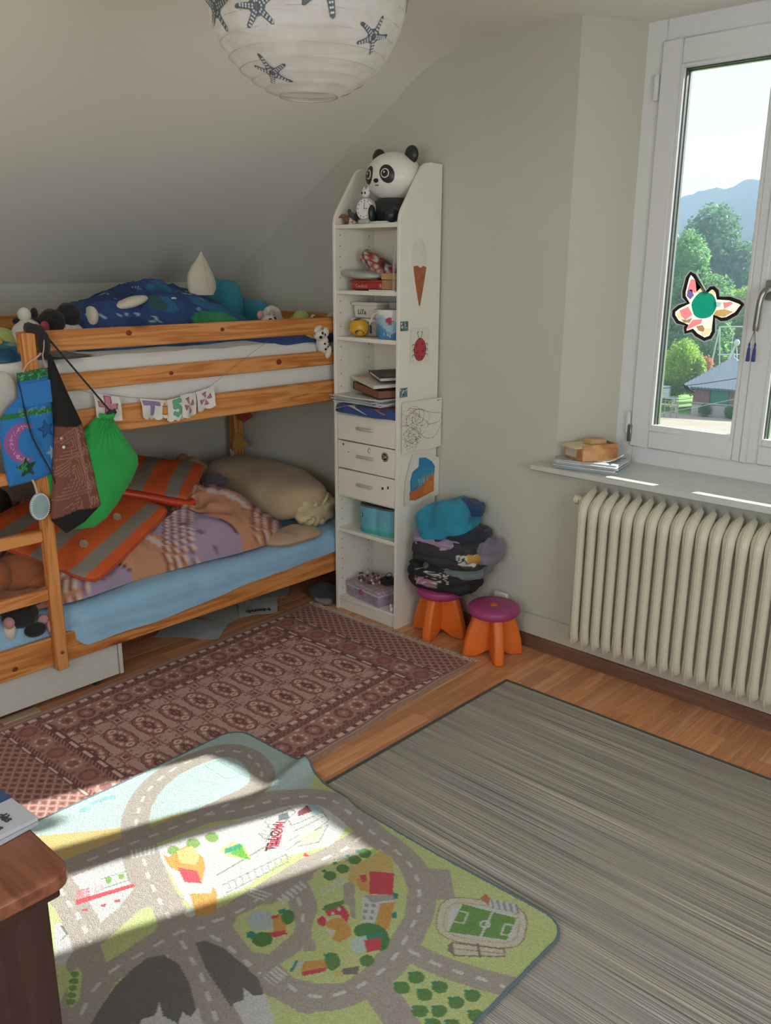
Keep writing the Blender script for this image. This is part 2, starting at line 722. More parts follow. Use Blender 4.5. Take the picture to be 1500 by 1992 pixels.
win = thing('window_1', (-1.165, 3.25, 0.84), 'white two-sash window in the gable wall above the radiator', kind='structure')
put('window_frame', ringframe(-1.705, -0.625, 0.826, CZ+0.01, 0.08, 0.08, 0.084, 0.085, 3.25, 3.32), M_PVC, win)
for (a, c, gx0, gx1) in ((-1.632, -1.168, -1.54, -1.225), (-1.162, -0.698, -1.105, -0.79)):
    s = put('sash', ringframe(a, c, 0.905, 2.405, gx0-a-0.012, c-gx1-0.012, 0.075, 0.09, 3.232, 3.30, 0.006), M_PVC, win)
    put('glazing_bead', ringframe(gx0-0.014, gx1+0.014, 0.976, 2.319, 0.014, 0.014, 0.026, 0.014, 3.234, 3.262, 0.003), M_PVC, s)
    put('gasket', ringframe(gx0-0.001, gx1+0.001, 0.989, 2.306, 0.005, 0.005, 0.006, 0.005, 3.252, 3.272, 0.001), M_SEAL, s)
    put('spacer', ringframe(gx0, gx1, 0.990, 2.305, 0.007, 0.007, 0.008, 0.007, 3.276, 3.292, 0.001), M_ALU, s)
    put('pane', box(gx0, gx1, 3.272, 3.276, 0.99, 2.305), M_GLASS, s, smooth=False)
put('mullion', join(bbox(-1.180, -1.150, 3.224, 3.25, 0.905, 2.405, 0.006), bbox(-1.20, -1.13, 3.245, 3.29, 0.91, 2.40, 0.004)), M_PVC, win)
for zz in (1.0, 2.25):
    put('hinge', bbox(-1.652, -1.634, 3.226, 3.25, zz-0.045, zz+0.045, 0.004), M_PVC, win)
for zz in (0.945,):
    put('hinge', join(bbox(-1.64, -1.622, 3.222, 3.236, zz-0.02, zz+0.05, 0.003)), M_ALU, win)
h = put('handle', join(bbox(-1.152, -1.118, 3.205, 3.233, 1.50, 1.57, 0.005),
                       tube(smooth_path([(-1.135, 3.215, 1.535), (-1.135, 3.19, 1.537), (-1.140, 3.172, 1.530), (-1.148, 3.168, 1.50), (-1.152, 3.170, 1.44), (-1.154, 3.172, 1.395)], 4),
                            [0.011]*12+[0.012]*8+[0.010]*1, 10)), M_ALU, win)
M_SILL = plain('sill_paint', '#c9cdc6', 0.28, 0.03)
put('window_sill', bev(prism([(-1.90, 2.916), (-0.43, 2.916), (-0.43, WY), (-0.50, WY), (-0.63, 3.255), (-1.70, 3.255), (-1.83, WY), (-1.90, WY)], 0.026, (0, 0, 0.812)), 0.004),
    M_SILL, win)
# the two tassels hang on the handle
tas = thing('tassel_charm', (-1.154, 3.165, 1.40), 'pair of small blue tassels hanging from the window handle', 'tassel')
M_TAS = cloth('tassel_blue', '#3d4a8c')
for dx in (-0.010, 0.010):
    put('tassel', lathe([(0.002, 0.02), (0.0045, 0.012), (0.003, 0.006), (0.0055, -0.004), (0.0075, -0.045), (0.006, -0.047)], 10, (-1.157+dx, 3.165, 1.335)), M_TAS, tas)
put('cord', join(*[tube([(-1.157+dx, 3.165, 1.352), (-1.155, 3.166, 1.398)], 0.0012, 5) for dx in (-0.010, 0.010)]), M_SEAL, tas)

# windows behind the photographer (frames only, area lights fill the room there; the rear one is added)
w2 = thing('window_2', (-0.3, FY, 0.85), 'white window frame added unseen in the rear wall', kind='structure')
put('window_frame', join(bbox(-1.1, -1.03, FY-0.12, FY-0.02, 0.85, 2.25), bbox(0.43, 0.5, FY-0.12, FY-0.02, 0.85, 2.25), bbox(-1.03, 0.43, FY-0.12, FY-0.02, 0.85, 0.92), bbox(-1.03, 0.43, FY-0.12, FY-0.02, 2.18, 2.25)), M_PVC, w2)
w3 = thing('window_3', (RX, 0.6, 0.85), 'white window frame in the right wall', kind='structure')
put('window_frame', join(bbox(RX+0.02, RX+0.12, -0.1, -0.03, 0.85, 2.15), bbox(RX+0.02, RX+0.12, 1.23, 1.3, 0.85, 2.15), bbox(RX+0.02, RX+0.12, -0.03, 1.23, 0.85, 0.92), bbox(RX+0.02, RX+0.12, -0.03, 1.23, 2.08, 2.15)), M_PVC, w3)

# ---------------------------------------------------------------- radiator
M_RAD = plain('radiator_enamel', '#d3cdba', 0.35, 0.03, 8)
rad = thing('radiator', (-1.1, 2.90, 0.15), 'long cream ribbed column radiator under the window sill', 'radiator')


def rad_section():
    # pressed steel section: a thin seam plate all round, with bulged columns and a saddle top on it
    yf, yb, z0, z1 = 2.836, 2.952, 0.148, 0.792
    pl_ = [(yf, z0+0.026), (yf+0.010, z0), (yb-0.008, z0), (yb, z0+0.03), (yb, z1-0.012), (yb-0.006, z1), (yf+0.070, z1-0.016), (yf+0.030, z1-0.036), (yf+0.008, z1-0.060), (yf, z1-0.090)]
    gs = [bev(prism(pl_, 0.0052, (-0.0026, 0, 0), (0, 1, 0), (0, 0, 1)), 0.0015)]
    n = 14

    def sweep(path):
        """oval tube: path rows are (y, z, rx, rn, ny, nz) with the oval's second axis along (ny, nz)"""
        V = [(rx*math.cos(2*PI*k/n), y+rn*math.sin(2*PI*k/n)*ny, z+rn*math.sin(2*PI*k/n)*nz) for y, z, rx, rn, ny, nz in path for k in range(n)]
        Fc = [(i*n+k, i*n+(k+1) % n, (i+1)*n+(k+1) % n, (i+1)*n+k) for i in range(len(path)-1) for k in range(n)]
        return V, Fc+[tuple(range(n))[::-1], tuple((len(path)-1)*n+k for k in range(n))]
    yc = yf+0.022
    gs.append(sweep([(yc+0.014, z0+0.004, 0.010, 0.008, -1, 0), (yc+0.004, z0+0.022, 0.0225, 0.013, -1, 0), (yc, z0+0.05, 0.0205, 0.015, -1, 0), (yc, z0+0.095, 0.0185, 0.016, -1, 0),
                     (yc, z1-0.15, 0.0185, 0.016, -1, 0), (yc, z1-0.105, 0.0215, 0.016, -1, 0), (yc+0.003, z1-0.078, 0.0228, 0.016, -0.95, 0.3), (yc+0.016, z1-0.058, 0.0228, 0.015, -0.7, 0.7),
                     (yc+0.036, z1-0.043, 0.0215, 0.014, -0.35, 0.93), (yc+0.060, z1-0.031, 0.0185, 0.012, -0.3, 0.95), (yc+0.084, z1-0.022, 0.013, 0.010, -0.3, 0.95)]))
    for dy in (0.038, 0.072):
        gs.append(sweep([(yc+dy, z0+0.012, 0.012, 0.010, -1, 0), (yc+dy, z0+0.04, 0.021, 0.014, -1, 0), (yc+dy, z0+0.10, 0.0175, 0.014, -1, 0), (yc+dy, z1-0.14, 0.0175, 0.014, -1, 0), (yc+dy, z1-0.05, 0.019, 0.014, -1, 0)]))
    for zz in (z0+0.034, z1-0.075):
        gs.append(tube([(-0.0236, yf+0.060, zz), (0.0236, yf+0.060, zz)], 0.020, 12))
    return join(*gs)


rm = mesh_of('section', rad_section(), M_RAD)
for k in range(22):
    o = bpy.data.objects.new('section', rm)
    COL.objects.link(o)
    o.parent = rad
    o.location = Vector((-1.612+0.0474*k, 0, 0))-rad.location
put('valve', join(tube([(-1.655, 2.90, 0.735), (-1.61, 2.90, 0.735)], 0.014, 10), tube([(-1.668, 2.90, 0.735), (-1.648, 2.90, 0.735)], 0.019, 10), bbox(-1.672, -1.664, 2.885, 2.915, 0.728, 0.742, 0.002)), M_RAD, rad)
put('supply_pipe', join(tube([(-1.64, 2.91, 0.17), (-1.60, 2.91, 0.17)], 0.013, 10), tube([(-1.64, 2.91, 0.17), (-1.655, 2.96, 0.17), (-1.655, 2.99, 0.17)], 0.012, 10)), M_RAD, rad)
for bx0 in (-1.45, -0.85):
    put('bracket', bbox(bx0, bx0+0.02, 2.93, 2.997, 0.25, 0.30), M_RAD, rad)

# ================================================================ BUNK BED
PINE = dict(base='#cb8345', dark='#b06a32', light='#d79458', knotc='#7a3a1a')
MPY = wood('pine_y', axis='Y', **PINE)
MPX = wood('pine_x', axis='X', **PINE)
MPZ = wood('pine_z', axis='Z', **PINE)
M_BOLT = plain('bolt_steel', '#8d7a66', 0.35, 0.05, metal=0.7)
BX0, BX1, BY0, BY1 = -3.90, -2.87, 0.93, 2.965
bed = thing('bunk_bed', (-3.38, 1.95, 0), 'orange stained pine bunk bed with ladder, standing under the sloping ceiling', 'bunk bed')


def board(name, g, m):
    return put(name, g, m, bed)


# corner posts
for px_ in (BX0+0.03, BX1-0.03):
    for py_ in (BY0+0.03, BY1-0.03):
        board('post', bbox(px_-0.028, px_+0.028, py_-0.028, py_+0.028, 0, 1.392, 0.004), MPZ)
# front rails of the upper bunk
board('guard_rail', bbox(BX1-0.024, BX1, 1.30, 2.935, 1.318, 1.390, 0.004), MPY)
board('guard_rail', bbox(BX1-0.024, BX1, 1.30, 2.935, 1.178, 1.240, 0.004), MPY)
board('side_rail', bbox(BX1-0.024, BX1, BY0+0.01, 2.935, 1.012, 1.108, 0.004), MPY)
board('side_rail', bbox(BX1-0.024, BX1, BY0+0.01, 2.935, 0.178, 0.290, 0.004), MPY)
# back rails
board('guard_rail', bbox(BX0, BX0+0.024, BY0+0.01, 2.935, 1.318, 1.392, 0.004), MPY)
board('side_rail', bbox(BX0, BX0+0.024, BY0+0.01, 2.935, 1.012, 1.108, 0.004), MPY)
board('side_rail', bbox(BX0, BX0+0.024, BY0+0.01, 2.935, 0.178, 0.290, 0.004), MPY)
# end boards
for yy in (BY0+0.018, BY1-0.042):
    for (z0, z1) in ((1.305, 1.392), (1.012, 1.108), (0.178, 0.290)):
        board('end_rail', bbox(BX0+0.056, BX1-0.056, yy, yy+0.024, z0, z1, 0.004), MPX)
# slats
for z in (1.03, 0.20):
    for k in range(13):
        y = BY0+0.10+k*0.148
        board('slat', bbox(BX0+0.03, BX1-0.03, y, y+0.07, z, z+0.018, 0.002), MPX)
# ladder
for (yl, z1) in ((1.298, 1.388), (0.97, 1.388)):
    lp = board('ladder_post', bbox(BX1+0.001, BX1+0.031, yl, yl+0.046, 0.165, z1, 0.004), MPZ)
    for zz in (0.235, 1.06):
        put('bolt', tube([(BX1+0.030, yl+0.023, zz), (BX1+0.034, yl+0.023, zz)], 0.007, 12), M_BOLT, lp)
for zr in (0.467, 0.687, 0.910):
    board('rung', bbox(BX1+0.003, BX1+0.027, 1.016, 1.298, zr-0.0225, zr+0.0225, 0.004), MPY)
# knots with the eyes of pegs on the rails
for (y, z, s) in ((1.71, 1.368, 1), (2.13, 1.362, 0.8), (1.88, 1.208, 0.8), (2.42, 1.212, 1.2), (2.03, 0.250, 0.7), (1.157, 0.215, 0.9)):
    M_KNOT = plain('knot', '#74331a', 0.5, 0.2, 120)
    board('knot', xform(lathe([(0.010*s, 0.0), (0.009*s, 0.0009), (0.004*s, 0.0013)], 14, (0, 0, 0), 1.3, 1.0), frame((BX1-0.0002, y, z), (0, 1, 0), (0, 0, 1))), M_KNOT)

# ---------------------------------------------------------------- mattresses
M_SHEETW = cloth('sheet_white', '#e0dfdc', 1200, 0.03, 0.12)
M_SHEETB = cloth('sheet_blue', '#93bddd', 1300, 0.05, 0.2)


def soft_slab(x0, x1, y0, y1, z0, z1, f, nu=60, nv=110, edge=0.05):
    """mattress as a closed sheet: rounded edges, f adds wrinkles to (x, y, z)"""
    V, Fc = [], []
    us = np.linspace(-1, 1, nu)
    vs = np.linspace(-1, 1, nv)
    cx, cy, hx, hy = (x0+x1)/2, (y0+y1)/2, (x1-x0)/2, (y1-y0)/2

    def pt(a, c, topside):
        # squash to a rounded slab
        dx, dy = (1-abs(a))*hx, (1-abs(c))*hy
        d = min(dx, dy)
        k = 1.0 if d > edge else math.sqrt(max(0, 1-(1-d/edge)**2))
        h = (z1-z0)/2
        z = (z0+z1)/2+(h if topside else -h)*(1-0.85*(1-k)) if topside else (z0+z1)/2-h*(1-0.5*(1-k))
        return Vector((cx+a*hx, cy+c*hy, z))
    for topside in (True, False):
        for c in vs:
            for a in us:
                p = pt(a, c, topside)
                V.append(tuple(f(p, topside)))
    n1 = nu*nv
    for j in range(nv-1):
        for i in range(nu-1):
            q = (j*nu+i, j*nu+i+1, (j+1)*nu+i+1, (j+1)*nu+i)
            Fc.append(q)
            Fc.append(tuple(n1+k for k in q[::-1]))
    rim = list(range(nu))+[j*nu+nu-1 for j in range(1, nv)]+[(nv-1)*nu+i for i in range(nu-2, -1, -1)]+[j*nu for j in range(nv-2, 0, -1)]
    for a, b_ in zip(rim, rim[1:]+rim[:1]):
        Fc.append((b_, a, a+n1, b_+n1))
    return V, Fc


def f_up(p, t):
    w = 0.006*fbm((p.x*3, p.y*5, p.z*9), 3)
    return p+Vector((0.3*w, 0, w if t else 0))


mat_up = put('mattress', soft_slab(BX0+0.03, BX1-0.032, BY0+0.08, 2.93, 1.050, 1.285, f_up, edge=0.035), M_SHEETW, None,
             'white sheeted mattress on the upper bunk', 'mattress')


def f_lo(p, t):
    q = p.copy()
    s = sstep(-3.05, -2.90, p.x)
    if t:
        q.z += 0.010*fbm((p.x*2.5, p.y*3, 3.0), 3)
        q.z -= 0.02*s*sstep(2.2, 1.4, p.y)
        # long pulled creases along the front edge
        q.z += 0.004*s*math.sin(p.x*160+p.y*9+3*fbm((p.x*3, p.y*2, 0)))
        q.x += 0.006*s*fbm((0, p.y*4, p.z*20), 2)
    else:
        q.x += 0.006*s*fbm((0, p.y*4, p.z*20), 2)
    return q


# lower mattress: its sheet bulges out over the front rail
LM = thing('mattress', (-3.38, 1.95, 0.23), 'light blue sheeted mattress on the lower bunk', 'mattress')
put('mattress_core', soft_slab(BX0+0.03, BX1-0.026, BY0+0.08, 2.93, 0.222, 0.380, lambda p, t: p, 20, 40, 0.04), M_SHEETB, LM)


def sheet(u, v):
    # v: from the far side over the top and down the front; u along the bed
    y = BY0+0.08+u*(2.93-BY0-0.08)
    sag = sstep(2.85, 1.5, y)
    low = 0.285-0.055*sag+0.012*fbm((0, y*3, 1), 2)         # where the lower hem hangs
    topz = 0.388+0.010*fbm((y*2.5, 2.2, 0), 2)
    xe = BX1+0.006+0.012*sag+0.006*fbm((y*4, 0.5, v*3), 2)
    tuck = sstep(1.43, 1.36, y)          # behind the ladder the sheet is tucked in behind the rail
    xe = xe*(1-tuck)+(BX1-0.027)*tuck
    low = low*(1-tuck)+0.284*tuck
    if v < 0.55:
        t = v/0.55
        x = BX0+0.06+t*(xe-0.05-BX0-0.06)
        z = topz+0.006*fbm((x*6, y*4, 0), 3)-0.01*sstep(0.7, 1, t)
    elif v < 0.75:
        a = (v-0.55)/0.20*PI/2
        x = xe-0.05+0.05*math.sin(a)
        z = topz-0.01-0.05*(1-math.cos(a))
    else:
        t = (v-0.75)/0.25
        z = (topz-0.06)*(1-t)+low*t
        x = xe+0.0012*math.sin(z*120+y*4+2*fbm((y*2, 0, 0)))*sag
    return (x, y, z)


put('fitted_sheet', grid(lambda u, v: sheet(u, v), 130, 70, 0.004), M_SHEETB, LM)

# white drawer box on castors under the bed
M_DRW = plain('drawer_white', '#cfcfca', 0.4, 0.03)
dr = thing('underbed_drawer', (-3.2, 1.2, 0), 'white drawer box under the near end of the bunk bed', 'drawer')
put('front_panel', bbox(-2.918, -2.902, 0.55, 1.575, 0.036, 0.235, 0.002), M_DRW, dr)
put('side_panel', bbox(-3.50, -2.896, 1.577, 1.593, 0.036, 0.232, 0.002), M_DRW, dr)
put('side_panel', bbox(-3.50, -2.90, 0.534, 0.549, 0.036, 0.232, 0.002), M_DRW, dr)
put('back_panel', bbox(-3.50, -3.485, 0.55, 1.575, 0.036, 0.232, 0.002), M_DRW, dr)
put('bottom_panel', box(-3.485, -2.918, 0.55, 1.575, 0.036, 0.044), M_DRW, dr)
for (x, y) in ((-2.95, 0.62), (-2.95, 1.50), (-3.44, 0.62), (-3.44, 1.50)):
    put('castor', tube([(x, y-0.01, 0.018), (x, y+0.01, 0.018)], 0.018, 12), M_SEAL, dr)
put('wood_offcut', bbox(-2.93, -2.885, 1.10, 1.24, 0.0, 0.014, 0.002), plain('raw_wood', '#b9a083', 0.7), None,
    'flat strip of bare wood on the floor under the white drawer', 'wood strip')

# ================================================================ SHELF UNIT
SX0, SX1, SY0, SY1 = -2.846, -2.450, 2.720, 2.985
M_SH = plain('shelf_white', '#ebe8dd', 0.42, 0.02, 12)
sh = thing('shelf_unit', (-2.648, 2.85, 0), 'tall narrow white shelf unit with three drawers against the gable wall', 'shelf')


def side_poly():
    pts = [(SY0, 0.0), (SY1, 0.0), (SY1, 2.022)]
    pts += [(2.905, 2.022)]
    for k in range(5):
        a = k/4
        p = np.array((2.905, 2.022))*(1-a)**2+np.array((2.862, 2.022))*2*a*(1-a)+np.array((2.845, 1.990))*a*a
        pts.append(tuple(p))
    for k in range(5):
        a = k/4
        p = np.array((2.738, 1.838))*(1-a)**2+np.array((SY0, 1.812))*2*a*(1-a)+np.array((SY0, 1.775))*a*a
        pts.append(tuple(p))
    return pts


put('side_panel', bev(prism(side_poly(), 0.016, (SX0, 0, 0), (0, 1, 0), (0, 0, 1)), 0.002), M_SH, sh)
put('side_panel', bev(prism(side_poly(), 0.016, (SX1-0.016, 0, 0), (0, 1, 0), (0, 0, 1)), 0.002), M_SH, sh)
put('back_panel', box(SX0+0.016, SX1-0.016, 2.972, 2.980, 0.02, 1.80), M_SH, sh, smooth=False)
A0, A1 = SX0+0.016, SX1-0.016
for zt in (1.782, 1.508, 1.308, 0.968, 0.415, 0.068):
    put('shelf_board', bbox(A0, A1, SY0+0.006, 2.972, zt-0.018, zt, 0.002), M_SH, sh)
put('shelf_board', bbox(A0, A1, SY0+0.02, 2.972, 0.566, 0.580, 0.002), M_SH, sh)
put('plinth', bbox(A0, A1, SY0+0.010, SY0+0.026, 0.0, 0.050, 0.002), M_SH, sh)
M_HAND = plain('drawer_pull', '#bdb7a8', 0.4, 0.03)
for (z0, z1) in ((0.843, 0.962), (0.710, 0.838), (0.578, 0.705)):
    d = put('drawer', join(bbox(A0+0.003, A1-0.003, SY0+0.002, SY0+0.018, z0, z1, 0.002), box(A0+0.012, A1-0.012, SY0+0.018, 2.95, z0+0.01, z1-0.02)), M_SH, sh)
    zc = (z0+z1)/2+0.012
    xc = -2.648
    put('handle', join(bev(prism([(-0.055, 0), (0.055, 0), (0.045, 0.016), (-0.045, 0.016)], 0.012, (xc, SY0+0.002, zc), (1, 0, 0), (0, -1, 0)), 0.003),
                       ), M_HAND, d)
# peg holes on the inner faces
hole_g = []
for y in (2.752, 2.935):
    for z in [0.10+0.05*k for k in range(6)]+[0.45, 0.50, 0.545]+[1.02+0.06*k for k in range(5)]+[1.35, 1.41, 1.46]+[1.56+0.045*k for k in range(5)]:
        hole_g.append(tube([(A0-0.001, y, z), (A0+0.0004, y, z)], 0.0028, 8))
put('peg_hole', join(*hole_g), plain('hole_dark', '#5b574e', 0.9), sh, kind='stuff')

# ================================================================ RUG OF WOVEN GREY STRIPES
M_GREY, nt, b = new_mat('striped_weave')
v1 = coords(nt, (1.2, 420, 1))
v2 = coords(nt, (0.5, 26, 1))
v3 = coords(nt, (900, 300, 1))
n1 = N(nt, 'ShaderNodeTexNoise', i_Scale=1.0, i_Detail=2.0)
n2 = N(nt, 'ShaderNodeTexNoise', i_Scale=1.0, i_Detail=2.0)
n3 = N(nt, 'ShaderNodeTexNoise', i_Scale=1.0, i_Detail=1.0)
for a, c in ((v1, n1), (v2, n2), (v3, n3)):
    nt.links.new(a, c.inputs['Vector'])
r1 = ramp(nt, n1.outputs[0], [(0.30, lin('#4a4643')), (0.44, lin('#9c9690')), (0.58, lin('#c2bcb5')), (0.74, lin('#e8e4de'))])
r2 = ramp(nt, n2.outputs[0], [(0.3, (0.72, 0.71, 0.70)), (0.7, (1.05, 1.04, 1.0))])
nt.links.new(mixc(nt, r1.outputs[0], r2.outputs[0], 1.0, 'MULTIPLY'), b.inputs['Base Color'])
b.inputs['Roughness'].default_value = 0.75
ad = N(nt, 'ShaderNodeMath', operation='ADD')
nt.links.new(n1.outputs[0], ad.inputs[0])
nt.links.new(n3.outputs[0], ad.inputs[1])
bump(nt, b, ad.outputs[0], 0.5, 0.003)
gr_ = thing('grey_striped_rug', (-1.0, 1.6, 0), 'flat woven grey rug with fine dark and light stripes on the laminate', 'rug')


def gfn(u, v):
    x = -1.778+u*2.35
    y = 0.15+v*(2.648-0.15)
    e = 0.004*fbm((x*3, y*3, 5), 2)
    return (x+(0.006*fbm((0, y*4, 1), 2) if u == 0 else 0), y+0.012*(x+1.78), 0.0065+max(0, 0.3*e))


put('weave', grid(gfn, 60, 70, 0.006), M_GREY, gr_)
M_GBIND = cloth('rug_binding', '#4b463f')
put('edge_binding', join(grid(lambda u, v: (-1.784+0.012*v, 0.15+u*2.50, 0.0085), 60, 2, 0.0015), grid(lambda u, v: (-1.784+u*2.36, 2.640+0.012*v+0.012*u*2.35, 0.0085), 60, 2, 0.0015)), M_GBIND, gr_)

